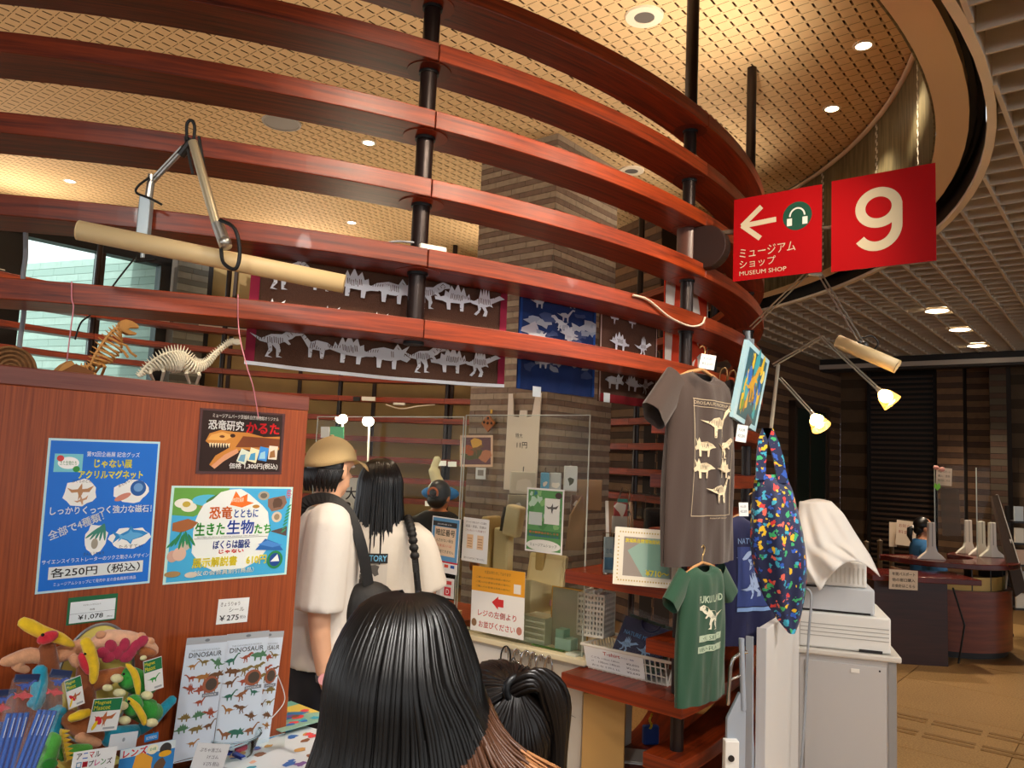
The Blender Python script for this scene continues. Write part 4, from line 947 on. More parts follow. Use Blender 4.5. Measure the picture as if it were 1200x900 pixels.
for x, y, lab in ((629, 459, 'small white price tag pinned under the navy towel'), (711, 466, 'small white price tag pinned under the short brown towel')):
    q = cyl(x, y, 3.6); t = thing('price_tag', lab, 'price tag', pframe(q - UP * .02, UP.cross(q - KC)), 'towel price tags')
    MB().box(-.02, .02, 0, .04, -.001, .001).build('tag', CARD, t)
    P = Print(.04, .04); P.text('¥550', -.014, .008, .028, .009, '555a66'); P.text('タオル', -.014, .024, .024, .008, '555a66'); P.out(t)
def draw_red(P, w, h):
    P.poly([(.0, .0), (.12 * w, 0), (.2 * w, h), (0, h)], 'e8e0d4')
    P.poly([(.5 * w, .5 * h), (.72 * w, .35 * h), (.8 * w, .6 * h), (.62 * w, .95 * h), (.5 * w, .8 * h)], 'e6ddd0'); P.poly([(.55 * w, .02 * h), (.9 * w, .1 * h), (.8 * w, .3 * h), (.6 * w, .2 * h)], 'e6ddd0')
t = towel('banner_cloth', 'orange red cloth with white shapes hanging behind the second pole', 128.8, 119.5, 2.02, 2.62, 3.56, mat('cloth_orange_red', 'd8431e', .8), mat('cloth_cream', 'e4d8c4', .8), draw_red, 0, .012, group=None)
t['category'] = 'banner'

# ---- hanging sign on a bracket
sd = cdir(128.6); sp_ = kp(R0 - WD / 2, 129.3); sn = sd.cross(UP)
if sn.dot(-sp_) < 0: sn = -sn
sg = thing('hanging_sign', 'red double panel sign with an arrow and a large number 9', 'sign', frame(kp(R0, 129.3, 2.9), sd))
def sgP(x, y, off=0): return at_pl(x, y, sp_ + sn * off, sn)
M_sred = mat('sign_red', 'a8030b', .6, spec=.2); M_sedge = mat('sign_edge', '3a0c10', .4); M_stxt = mat('sign_print', 'cfc4a6', .5)
def sign_panel(c4):
    P_ = [sgP(*c, .012) for c in c4]; xd = ((P_[1] - P_[0]) + (P_[2] - P_[3])).normalized(); xd.z = 0; xd.normalize()
    w = ((P_[1] - P_[0]).length + (P_[2] - P_[3]).length) / 2; h = ((P_[0] - P_[3]).length + (P_[1] - P_[2]).length) / 2
    c = sum(P_, V((0, 0, 0))) / 4; T = Matrix((xd, UP, xd.cross(UP))).transposed().to_4x4(); T.translation = c - xd * w / 2 - UP * h / 2
    inv = sg.matrix_basis.inverted()
    pn = MB().box(0, w, 0, h, -.003, 0).box(.004, w - .004, .004, h - .004, -.024, -.003, 1).build('panel', [M_sred, M_sedge], sg, T=inv @ T)
    return pn, w, h
pn, w, h = sign_panel([(861, 234), (963, 216), (963, 318), (858, 330.5)])
P = Print(w, h)
def stroke(P, pts, r, m):
    for (x0, y0), (x1, y1) in zip(pts, pts[1:]):
        L_ = hypot(x1 - x0, y1 - y0); dx, dy = (x1 - x0) / L_ * r, (y1 - y0) / L_ * r
        P.poly([(x0 - dy, y0 + dx), (x0 + dy, y0 - dx), (x1 + dy, y1 - dx), (x1 - dy, y1 + dx)], m)
stroke(P, [(.09 * w, .66 * h), (.5 * w, .68 * h)], .0115, M_stxt); stroke(P, [(.1 * w, .66 * h), (.33 * w, .86 * h)], .0115, M_stxt); stroke(P, [(.1 * w, .67 * h), (.32 * w, .48 * h)], .0115, M_stxt)
P.oval(.735 * w, .68 * h, .16 * w, .165 * h, '0f4a38', 28)
P.poly([(.735 * w + .09 * w * cos(pi * k / 12), .68 * h + .1 * h * sin(pi * k / 12)) for k in range(13)] + [(.735 * w + .072 * w * cos(pi * k / 12), .68 * h + .082 * h * sin(pi * k / 12)) for k in range(12, -1, -1)], 'e8e4dc')
for s_ in (-1, 1): P.rect((.735 + s_ * .085 - .028) * w, .575 * h, (.735 + s_ * .085 + .028) * w, .66 * h, 'e8e4dc')
P.text('ミュージアム', .08 * w, .27 * h, .64 * w, .115 * h, M_stxt, a=.02); P.text('ショップ', .08 * w, .145 * h, .42 * w, .1 * h, M_stxt, a=.02); P.text('MUSEUM SHOP', .08 * w, .06 * h, .54 * w, .05 * h, M_stxt)
P.build('lettering', P.mats, pn)
pn, w, h = sign_panel([(975, 212), (1096, 191), (1097.5, 305), (973.5, 319)])
P = Print(w, h)
def thick(P, pts, r, m):
    n = len(pts); L1 = []; L2 = []
    for i in range(n):
        a, b = pts[max(i - 1, 0)], pts[min(i + 1, n - 1)]; d = hypot(b[0] - a[0], b[1] - a[1]); nx, ny = -(b[1] - a[1]) / d * r, (b[0] - a[0]) / d * r
        L1.append((pts[i][0] + nx, pts[i][1] + ny)); L2.append((pts[i][0] - nx, pts[i][1] - ny))
    z = P.z(); mi = P.mi(m)
    for i in range(n - 1): P.flat([L1[i], L1[i + 1], L2[i + 1], L2[i]], z, mi)
thick(P, [((.47 + .177 * cos(t_ * pi / 20)) * w, (.63 + .165 * sin(t_ * pi / 20)) * h) for t_ in range(41)], .05 * w, M_stxt)
thick(P, [(.647 * w, .66 * h), (.647 * w, .5 * h)] + [((.45 + .197 * cos(t_ * pi / 20)) * w, (.43 - .21 * sin(t_ * pi / 20)) * h) for t_ in range(0, 17)], .05 * w, M_stxt)
P.build('lettering', P.mats, pn)
inv = sg.matrix_basis.inverted()
W(MB().tube([sgP(958, 268, -.01), sgP(980, 266, -.01)], .008, 8), 'link_bar', mat('sign_bar', '8a7a6a', .3, .6), sg)
W(MB().tube([sgP(838, 274, -.01), sgP(866, 271, -.01)], .012, 8), 'link_bar', mat('sign_bar'), sg)
TD = Matrix((sd, UP, sd.cross(UP))).transposed().to_4x4(); q = sgP(820, 292); TD.translation = V((q.x, q.y, q.z))
mb = MB().prism([(-.08, -.1), (.04, -.1)] + [(.04 + .1 * sin(pi * k / 12), -.1 * cos(pi * k / 12)) for k in range(1, 12)] + [(.04, .1), (-.08, .1)], -.03, .03, 0, TD)
W(mb, 'bracket', mat('bracket_brown', '2e1d18', .4), sg, bevel=.004)
W(MB().lathe([(.052, -.1), (.052, .1)], 20, 0, Matrix.Translation(V((sp_.x, sp_.y, q.z)))), 'sleeve', mat('sleeve_brown', '5a3a30', .35), sg, smooth=40)

# ---- lamps
M_alu = mat('aluminium', 'b9b4aa', .3, .85); M_shade = mat('lamp_shade_cream', 'd9bd8c', .45); M_blk = mat('rubber_black', '0d0d0d', .5)
TUBE = glow('fluorescent_tube', 'fff2dc', 5)
def tube_head(t, e0, e1, r, open_dir, name='shade'):
    e0, e1 = V(e0), V(e1); ax = (e1 - e0).normalized(); od = V(open_dir); od = (od - ax * od.dot(ax)).normalized(); sd_ = ax.cross(od)
    prof = [(cos(a) * r, sin(a) * r) for a in [radians(60 + 240 * k / 16) for k in range(17)]]
    mb = MB(); vs = []
    for e in (e0, e1):
        for a, b in prof: vs.append(e + od * a + sd_ * b)
    n = len(prof); mb.add(vs, [(i, i + 1, n + i + 1, n + i) for i in range(n - 1)] )
    W(mb, name, M_shade, t, smooth=60, solid=.002)
    for e, s_ in ((e0, 1), (e1, -1)): W(MB().add([e + od * a + sd_ * b for a, b in prof], [list(range(n))]), 'end_cap', M_shade, t, solid=.003)
    W(MB().tube([e0 + ax * .02, e1 - ax * .02], r * .3, 10), 'tube_light', TUBE, t, smooth=40)
lq = cyl(172, 240, R0)
t = thing('arm_lamp', 'jointed aluminium arm lamp with a long cream tube shade at the left', 'lamp', V((lq.x, lq.y, ZS[4])))
Yb = lq.y - .03
W(MB().box(-.016, .016, -.02, .02, -.1, .06, 0, frame(at_y(170, 255, Yb), (1, .2, 0))), 'clamp', mat('clamp_grey', '9aa6ac', .4, .3), t, bevel=.003)
W(MB().tube([at_y(168, 275, Yb), at_y(167, 302, Yb)], .006, 8), 'clamp_screw', mat('clamp_grey'), t)
W(MB().tube([at_y(159, 306, Yb), at_y(182, 304, Yb)], .004, 8), 'screw_handle', M_blk, t)
W(MB().tube([at_y(173, 240, Yb), at_y(178, 205, Yb)], .011, 10), 'post', M_alu, t)
for dy in (0, 5): W(MB().tube([at_y(180, 208 + dy, Yb), at_y(214, 172 + dy, 2.06)], .0055, 8), 'lower_arm', M_alu, t, smooth=40)
W(MB().tube([at_y(212, 182, 2.06), at_y(226, 164, 2.05)], .012, 10).tube([at_y(217, 160, 2.05), at_y(226, 204, 2.05)], .004, 6).tube([at_y(233, 160, 2.05), at_y(241, 205, 2.04)], .004, 6), 'elbow', mat('joint_dark', '3a3836', .4, .5), t)
W(MB().tube([at_y(226, 166, 2.04), at_y(255, 268, 2.02)], .0125, 12), 'upper_arm', mat('alu_cream', 'c8b896', .3, .6), t, smooth=40)
W(MB().tube([at_y(255, 262, 2.01), at_y(265, 290, 2.0)], .016, 12).ell(at_y(264, 284, 1.99), (.016, .016, .016)), 'head_joint', M_alu, t, smooth=40)
W(MB().tube(poly_pipe([at_y(258, 258, 2.0), at_y(275, 268, 1.98), at_y(281, 295, 1.98), at_y(276, 315, 1.98), at_y(262, 308, 1.99), at_y(259, 290, 2)], 6), .005, 8), 'cable', M_blk, t, smooth=60)
W(MB().tube(poly_pipe([at_y(219, 164, 2.04), at_y(219, 146, 2.04), at_y(224, 141, 2.04), at_y(228, 148, 2.04), at_y(227, 165, 2.04)], 6), .0045, 8), 'cable_loop', M_blk, t, smooth=60)
W(MB().tube(poly_pipe([at_y(175, 208, Yb - .02), at_y(162, 218, Yb - .02), at_y(160, 226, Yb - .02), at_y(175, 232, Yb - .02), at_y(190, 240, Yb - .01)], 6), .0035, 8), 'cable', M_blk, t, smooth=60)
tube_head(t, at_y(93, 270, 1.98), at_y(404, 333, 2.12), .026, V((.2, .9, -.5)))
# right tube lamp whose arm passes behind the sign
def arm_pair(t, p, q, nm, gap=.008, r=.004):
    n = (q - p).cross(V((0, 1, 0))).normalized() * gap
    W(MB().tube([p + n, q + n], r, 8), nm, M_alu, t, smooth=40); W(MB().tube([p - n, q - n], r, 8), nm, M_alu, t, smooth=40)
q = cyl(874, 378, R0); Yq = q.y - .02
t = thing('arm_lamp', 'arm lamp with a short cream tube shade below the number sign', 'lamp', at_y(877, 398, Yq))
W(MB().tube([at_y(877, 402, Yq), at_y(876, 388, Yq)], .014, 10).box(-.02, .02, -.02, .02, -.03, .02, 0, Matrix.Translation(at_y(878, 402, Yq))), 'clamp', mat('clamp_grey'), t, smooth=40)
arm_pair(t, at_y(880, 384, Yq), at_y(948, 318, 3.75), 'lower_arm'); arm_pair(t, at_y(960, 320, 3.75), at_y(1010, 402, 3.62), 'upper_arm', .009)
W(MB().tube([at_y(946, 320, 3.75), at_y(962, 322, 3.75)], .014, 10), 'elbow', M_alu, t)
W(MB().ell(at_y(1012, 405, 3.6), (.022, .022, .022)).tube([at_y(1006, 400, 3.6), at_y(1020, 414, 3.6)], .012, 8), 'head_joint', mat('joint_dark'), t, smooth=60)
W(MB().tube(poly_pipe([at_y(1010, 396, 3.59), at_y(1022, 394, 3.58), at_y(1029, 402, 3.58), at_y(1024, 410, 3.59)], 6), .004, 8), 'cable', M_blk, t, smooth=60)
tube_head(t, at_y(982, 400, 3.66), at_y(1052, 430, 3.5), .032, V((.3, .9, -.4)))
# two small halogen lamps on thin rods
BULB = glow('halogen_glow', 'ffd890', 30); M_refl = mat('reflector_glass', 'f0d8a0', .1, trans=.6)
def halogen(label, pts, b, Y):
    t = thing('halogen_lamp', label, 'lamp', at_y(905, 505, 3.9), 'halogen clip lamps')
    W(MB().tube([at_y(903, 508, 3.85), at_y(912, 427, 3.85)], .009, 10), 'stand_rod', mat('rod_cream', 'd8d0c0', .4), t, smooth=40)
    for (a, c) in zip(pts, pts[1:]): arm_pair(t, at_y(*a), at_y(*c), 'arm', .006, .004)
    p_ = at_y(*pts[-1]); e = at_y(b[0], b[1], Y); d = (e - p_).normalized()
    Tm = d.to_track_quat('Z', 'Y').to_matrix().to_4x4(); Tm.translation = p_
    L_ = (e - p_).length
    W(MB().lathe([(.006, -.01), (.011, .004), (.014, .02)], 12, 0, Tm), 'socket', M_alu, t, smooth=40)
    W(MB().lathe([(.014, .02), (.034, .045), (.044, .085), (.046, .095)], 18, 0, Tm), 'reflector', M_refl, t, smooth=60)
    W(MB().ell((0, 0, .055), (.02, .02, .034), T=Tm), 'bulb', BULB, t, smooth=60)
    spot('halogen_beam', p_ + d * .1, p_ + d * 1.2, 14, (1, .82, .55), 110, .8, .03)
    return t
halogen('halogen lamp on a bent rod aimed down at the far right', [(906, 428, 3.85), (963, 395, 3.7), (1028, 455, 3.55)], (1052, 478), 3.5)
halogen('halogen lamp on the shorter lower rod near the tote bag', [(914, 443, 3.85), (951, 483, 3.7)], (962, 500), 3.65)

# ---- dinosaur skeleton models on top of the panel
def skel(label, col, spine, ribr, legs, skull, off, extra=(), step=2):
    b_ = onb(*legs[0][-1], off); t = thing('skeleton_model', label, 'model', V((b_.x, b_.y, 1.776)), 'wooden skeleton models')
    m = mat('model_' + col, col, .7, noise=.1, nscale=40); k = sz(*spine[0], off)
    P_ = poly_pipe([onb(x, y, off) for x, y in spine], 6)
    W(MB().tube(P_, .0045, 6), 'spine', m, t)
    mb = MB(); nn = len(P_)
    for i in range(0, nn, step):
        f = i / (nn - 1); j = f * (len(ribr) - 1); j0 = min(int(j), len(ribr) - 2); r = (ribr[j0] + (ribr[j0 + 1] - ribr[j0]) * (j - j0)) * k
        a = P_[min(i + 1, nn - 1)] - P_[max(i - 1, 0)]; a.normalize(); down = (V((0, 0, -1)) - a * a.z * -1); down = (V((0, 0, -1)) - a * (V((0, 0, -1)).dot(a))).normalized(); sd_ = a.cross(down)
        if r < 1.5 * k: continue
        ring = []
        for q in range(13):
            th = radians(-165 + 330 * q / 12); ring.append(P_[i] + down * (r * (1 - cos(th)) * .62) + sd_ * (r * .55 * sin(th)))
        mb.tube(ring, .0031, 5)
        mb.tube([P_[i], P_[i] - down * (3.5 * k + r * .25)], [.003, .001], 5)
    o = W(mb, 'rib_cage', m, t); o['kind'] = 'stuff'
    for L_ in legs: W(MB().tube([onb(x, y, off + (.02 if i_ % 2 else -.02)) for i_, (x, y) in enumerate(L_)], [.006, .005] + [.004] * (len(L_) - 2), 6), 'leg', m, t)
    for a in extra: W(MB().tube([onb(x, y, off + .02) for x, y in a], .0035, 6), 'arm', m, t)
    mb = MB(); T = Matrix((bd, UP, bn)).transposed().to_4x4(); T.translation = onb(*skull[0], off)
    mb.prism([(x * k, y * k) for x, y in skull[1]], -.012, .012, 0, T); W(mb, 'skull', m, t, bevel=.003)
    return t
skel('orange brown tyrannosaur skeleton model rearing up on the panel', 'b98546', [(72, 432), (90, 430), (105, 428), (112, 415), (122, 400), (132, 388), (140, 383)], [2, 3, 6, 17, 19, 12, 3], [[(112, 420), (118, 428), (112, 436)], [(114, 420), (123, 430), (119, 440)]], ((147, 383), [(-9, -4), (-8, 5), (-2, 9), (6, 8), (14, 4), (15, 0), (6, -1), (2, -3), (8, -5), (13, -6), (12, -9), (4, -10), (-3, -8)]), -.1, extra=[[(140, 402), (148, 405), (153, 413), (160, 418)], [(136, 406), (145, 412), (150, 419)]])
skel('cream long-necked sauropod skeleton model on the panel', 'd8cfb6', [(162, 440), (176, 425), (196, 414), (214, 413), (228, 424), (240, 424), (252, 413), (266, 402), (274, 400)], [2, 9, 20, 21, 12, 6, 4, 3, 3], [[(178, 425), (176, 438), (180, 446)], [(188, 425), (192, 436), (189, 447)], [(222, 428), (218, 438), (222, 449)], [(230, 430), (234, 440), (230, 450)]], ((275, 401), [(-5, -3), (-4, 3), (2, 5), (6, 3), (8, 0), (6, -3), (0, -4)]), -.1, step=1)
t = thing('model_base', 'carved orange wooden base piece beside the tyrannosaur model', 'model base', V((*onb(80, 434, -.1)[:2], 1.776)))
mb = MB(); T = Matrix((bd, UP, bn)).transposed().to_4x4(); T.translation = V((*onb(80, 434, -.1)[:2], 1.776)); k = sz(80, 430, -.1)
W(MB().prism([(-16 * k, 0), (-8 * k, 10 * k), (0, 16 * k), (6 * k, 9 * k), (16 * k, 8 * k), (28 * k, 4 * k), (30 * k, 0)], -.02, .02, 0, T), 'plate', mat('model_b98546'), t, bevel=.002)
W(MB().prism([(-10 * k, 2 * k), (4 * k, 12 * k), (24 * k, 5 * k), (24 * k, 2 * k)], .02, .026, 0, T), 'relief', mat('relief_dark', '7a4a22', .7), t)
# round woven tray behind the left end
q = onb(12, 432, -.2); t = thing('woven_tray', 'round brown woven tray propped at the left end of the panel top', 'tray', V((q.x, q.y, 1.776))); k = sz(12, 430, -.2)
M_wv = mat('wicker', '8a6038', .8, noise=.3, nscale=90)
Tt = Matrix((bd, UP, bn)).transposed().to_4x4(); Tt.translation = V((q.x, q.y, 1.776 + 2 * k))
mb = MB().prism([(26 * k * cos(pi * a / 16), 26 * k * sin(pi * a / 16)) for a in range(17)], -.008, 0, 0, Tt); W(mb, 'base', M_wv, t)
for r in (26, 21, 16, 11, 6): W(MB().tube([Tt @ V((r * k * cos(pi * a / 16), r * k * sin(pi * a / 16), .003)) for a in range(17)], .0045, 6), 'coil', M_wv, t, smooth=60)
# strings, cables
def cord(name, label, pts, r, m, group=None, cat='cord'):
    P_ = poly_pipe(pts, 6); t = MB().tube([p - P_[-1] for p in P_], r, 6).build(name, m, smooth=60); t.location = P_[-1]; tag(t, label, cat, group); return t
PK = mat('string_pink', 'd88a98', .7)
rq = lambda x, y: cyl(x, y, R0 + .004)
cord('pink_string', 'pink string tied round the lowest board above the tyrannosaur model', [rq(84, 330), rq(84, 350), rq(86, 360), rq(83, 385), rq(79, 418), rq(77, 432)], .0018, PK, 'pink strings')
cord('pink_string', 'pink string hanging over the brown card game poster', [rq(279, 345), rq(279, 375), rq(282, 400), onb(290, 432, .03), onb(297, 455, .03), onb(303, 490, .02)], .0018, PK, 'pink strings')
cord('hanging_cable', 'grey cable hanging between the boards at the left', [cyl(30, 268, 3.6), cyl(30, 300, 3.6), cyl(27, 325, 3.6), cyl(28, 365, 3.6), cyl(24, 395, 3.6), cyl(22, 420, 3.6), cyl(22, 436, 3.6)], .007, mat('cable_grey', '8f9398', .5))
cord('black_cable', 'thin black cable crossing behind the lowest board', [cyl(160, 300, 3.4), cyl(140, 325, 3.4), cyl(110, 365, 3.4), cyl(95, 378, 3.4), cyl(88, 398, 3.4)], .003, M_blk)
# white cable and clip on the lowest boards near the second pole
cord('white_cable', 'pale cable looping over the lower board by the second pole', [cyl(742, 346, R0 + .01), cyl(760, 352, R0 + .012), cyl(785, 372, R0 + .012), cyl(808, 382, R0 + .012), cyl(822, 380, R0 + .012), cyl(826, 372, R0 + .012)], .005, mat('cable_pale', 'cfc0ac', .5))
q = kp(R0 - .07, ang(cyl(515, 290, R0)) , ZS[4] + .001)
t = thing('power_adapter', 'white power adapter lying on the board beside the first pole', 'adapter', frame(q, UP.cross(q - KC)))
MB().box(-.05, .05, -.02, .02, 0, .03).build('body', mat('plastic_white', 'd8d4c8', .4), t, bevel=.006)
MB().tube(poly_pipe([(-.04, 0, .03), (-.06, .01, .034), (-.12, .02, .03), (-.17, .02, .012)], 5), .004, 6).build('cable', mat('cable_grey'), t, smooth=60)
# ================================================================== clothes and bag hanging at the right
def shirt(name, label, neck, d, w, H, m, draw, sleeve=1.0, lean=0, group='T-shirts on hangers', collar_m=None):
    """neck: top centre; d: direction of the shirt's left-to-right axis; w: half chest width; H: length"""
    T = frame(neck, d); t = thing(name, label, 'T-shirt', T, group)
    prof = [(0, .34, .10), (-.05, .5, .16), (-.14, .8, .2), (-.26, .93, .24), (-.5, .96, .28), (-1.0, .97, .28), (-1.6, 1.0, .27), (-H / w, 1.03, .26)]
    def at(zz):
        zz = max(min(zz, 0), prof[-1][0])
        for (z0, h0, d0), (z1, h1, d1) in zip(prof, prof[1:]):
            if zz >= z1: f = (zz - z0) / (z1 - z0); return h0 + (h1 - h0) * f, d0 + (d1 - d0) * f
        return prof[-1][1], prof[-1][2]
    def fold(x, zz): return (.03 * sin(x * 9 + 1.5 * zz) + .02 * sin(x * 17 - 2 * zz)) * min(1, -zz / .6 + .05)
    def yf(x, zz, s):
        h_, d_ = at(zz); q = max(0, 1 - (x / h_) ** 2); return s * (d_ * q ** .5 + .004) + fold(x, zz) * .8
    nu, nv = 30, 30
    mb = MB()
    for s in (-1, 1):
        def f(u, v):
            zz = prof[-1][0] * v; h_, _ = at(zz); x = -cos(pi * u) * h_
            zd = zz - (.16 * max(0, 1 - (x / .34) ** 2) if s < 0 else .04) * max(0, 1 - v * 14)
            return (x * w, yf(x, zz, s) * w, zd * w)
        g = MB().grid(f, nu, nv)
        mb.add(g.v, g.f if s < 0 else [q[::-1] for q in g.f])
    b = mb.build('body', m, t, smooth=70)
    for s in (-1, 1):
        mb = MB()
        def f(u, v):
            a = 2 * pi * u; c = V((.78 + .62 * v * sleeve, 0, -.22 - .62 * v)); ax = V((.7, 0, -.7)).normalized(); nx = V((.7, 0, .7))
            p_ = c + nx * (.30 * cos(a)) * (1 - .05 * v) + V((0, 1, 0)) * (.15 * sin(a) * (1 + .1 * v)) + V((0, .02 * sin(9 * u * pi) * v, 0))
            return (s * p_.x * w, p_.y * w, p_.z * w)
        mb.grid(f, 18, 8, wrap=True).build('sleeve', m, t, smooth=70)
    ring = [(.34 * w * cos(a), -.10 * w * sin(a) * 1.3 - .0 * w, (-.02 - .17 * max(0, sin(a))) * w) for a in [2 * pi * i / 28 for i in range(28)]]
    MB().tube(ring, .035 * w, 8, closed=True).build('collar', collar_m or m, t, smooth=60)
    if draw:
        P = Print(1, 1); draw(P)
        P.v = [V((v.x * w, (yf(v.x, v.y, -1) - .012) * w - v.z, v.y * w)) for v in P.v]; P.out(t)
    # hanger
    hk = [(-.85, 0, -.2), (-.4, 0, -.03), (0, 0, .06), (.4, 0, -.03), (.85, 0, -.2)]
    MB().tube([V(p) * w for p in hk], .025 * w + .002, 8).build('hanger', mat('hanger_wood', 'b98a5a', .5), t, smooth=60)
    MB().tube(poly_pipe([V(p) * w for p in ((0, 0, .06), (0, 0, .2), (.07, 0, .3), (.1, 0, .4), (.02, 0, .47), (-.07, 0, .42))], 5), .003, 8).build('hook', mat('hook_brass', 'b89a6a', .3, .8), t, smooth=60)
    return t
def dA(P):
    P.rectn(-.62, -.5, .62, -.488, 'b8a88c'); P.rectn(-.62, -.62, .62, -.61, 'b8a88c'); P.text('DINOSAURS FROM JAPAN', -.6, -.595, 1.2, .07, 'b8a88c')
    rows = [(-.95, [(.1, 1.0, SAURO)]), (-1.3, [(-.3, .6, CERAT), (.35, .6, THERO)]), (-1.65, [(-.32, .62, CERAT), (.32, .6, STEGO)]), (-2.05, [(.2, .85, SAURO)])]
    for y, L_ in rows:
        for x, k, s_ in L_: skeleton_print(P, s_, x, y, k, mat('ink_d8c8a8', 'd8c8a8', .9), mat('shirt_taupe'), 0, 1 if x > 0 else -1, 6)
    P.rectn(-.62, -2.4, .62, -2.39, 'b8a88c'); P.rectn(-.63, -2.4, -.62, -.5, 'b8a88c', 1, 20); P.rectn(.62, -2.4, .63, -.5, 'b8a88c', 1, 20); P.text('museum park natural history', -.1, -2.46, .6, .04, 'b8a88c')
M_taupe = mat('shirt_taupe', '3d302b', .9, bump=.3, bscale=300, sheen=.2)
hd = cdir(45)
n1 = at_y(822, 437, 3.3)
shirt('tshirt', 'taupe brown T-shirt with a column of dinosaur skeletons hanging at the front', n1, hd, .25, .80, M_taupe, dA)
def dB(P):
    P.text('FUKUI LAND', -.5, -.85, 1.0, .16, 'a8b8a0', bold=.01); skeleton_print(P, THERO, 0, -1.25, 1.0, mat('ink_d6d2bc', 'd6d2bc', .9), mat('shirt_green'), 0, -1, 7); P.rectn(-.5, -1.75, .5, -1.6, 'a8b8a0'); P.text('MUSEUM', -.4, -1.73, .8, .1, '2a4a38'); P.rectn(-.55, -2.0, .55, -1.85, 'a8b8a0'); P.text('IBARAKI', -.48, -1.97, .95, .09, '2a4a38')
M_gsh = mat('shirt_green', '1f4632', .9, bump=.3, bscale=300, sheen=.2)
shirt('tshirt', 'small dark green T-shirt with a white dinosaur hanging below the taupe one', at_y(823, 662, 3.2), hd, .165, .53, M_gsh, dB)
def dC(P):
    P.text('NATURE MUSEUM', -.6, -.6, 1.2, .12, '8fb0e0'); P.rectn(-.62, -1.9, .62, -.66, '3a4a8a', 16, 10)
    for x, y, s_ in ((-.2, -.9, THERO), (.2, -1.2, SAURO), (-.1, -1.5, SPINO)): skeleton_print(P, s_, x, y, .85, mat('ink_b8cdf0', 'b8cdf0', .9), mat('ink_3a4a8a', '3a4a8a', .9), .3, 1, 6)
    P.rectn(-.62, -2.0, .62, -1.92, '8fb0e0')
shirt('tshirt', 'navy blue T-shirt with pale blue line art half hidden behind the others', at_y(880, 603, 3.85), cdir(62), .225, .61, mat('shirt_navy', '23264f', .9, bump=.3, bscale=300, sheen=.2), dC)
# price tag on the taupe shirt's hanger and one on the navy shirt
for (c4, lab, Y) in (([(821, 414), (839, 417), (837, 434), (820, 431)], 'white price tag clipped to the hanger of the taupe T-shirt', 3.27), ([(866, 589), (877, 589), (877, 605), (866, 605)], 'white price tag pinned to the navy T-shirt', 3.5), ([(863, 497), (876, 499), (875, 519), (863, 517)], 'white price tag under the pale blue framed picture', 3.33)):
    t, w, h = sheet_px('price_tag', lab, 'price tag', c4, (0, Y, 0), V((-.2, -1, 0)).normalized(), CARD, off=0, group='price tags at the right')
    P = Print(w, h); P.text('大人用', .15 * w, .62 * h, .6 * w, .18 * h, '4a5568'); P.text('¥2,200', .15 * w, .25 * h, .7 * w, .2 * h, '4a5568'); P.out(t)
# small wire hangers behind
for i, (x, y) in enumerate(((848, 440), (858, 443))):
    q = cyl(x, y, R0 - .02); t = cord('wire_hanger', ('left' if i == 0 else 'right') + ' one of two empty wire hanger hooks behind the taupe shirt', [at_y(x - 6, y + 10, 3.62), at_y(x - 3, y - 6, 3.6), at_y(x + 3, y - 8, 3.6), at_y(x + 4, y + 2, 3.6), at_y(x + 1, y + 12, 3.62)], .003, mat('hook_brass'), 'wire hangers', 'hanger')
# tote bag
rows = [(556, 885, 921), (575, 882, 929), (600, 880, 935), (625, 879, 941), (645, 880, 944), (665, 884, 946), (685, 889, 945), (705, 897, 942), (725, 910, 938), (742, 924, 932)]
YB = 3.5
t = thing('tote_bag', 'navy tote bag with a bright multicoloured dinosaur pattern hanging at the right', 'bag', at_y(930, 742, YB))
def bagf(s):
    def f(u, v):
        j = v * (len(rows) - 1); j0 = min(int(j), len(rows) - 2); a = j - j0
        y = rows[j0][0] + (rows[j0 + 1][0] - rows[j0][0]) * a; l = rows[j0][1] + (rows[j0 + 1][1] - rows[j0][1]) * a; r = rows[j0][2] + (rows[j0 + 1][2] - rows[j0][2]) * a
        x = l + (r - l) * u; dd = sin(pi * u) ** .6 * (.02 + .07 * sin(pi * min(1, v * 1.1 + .05))) + .012 * sin(u * 14 + v * 3) * sin(pi * v)
        return at_y(x, y, YB) + V((-.2, -1, 0)) * dd * s
    return f
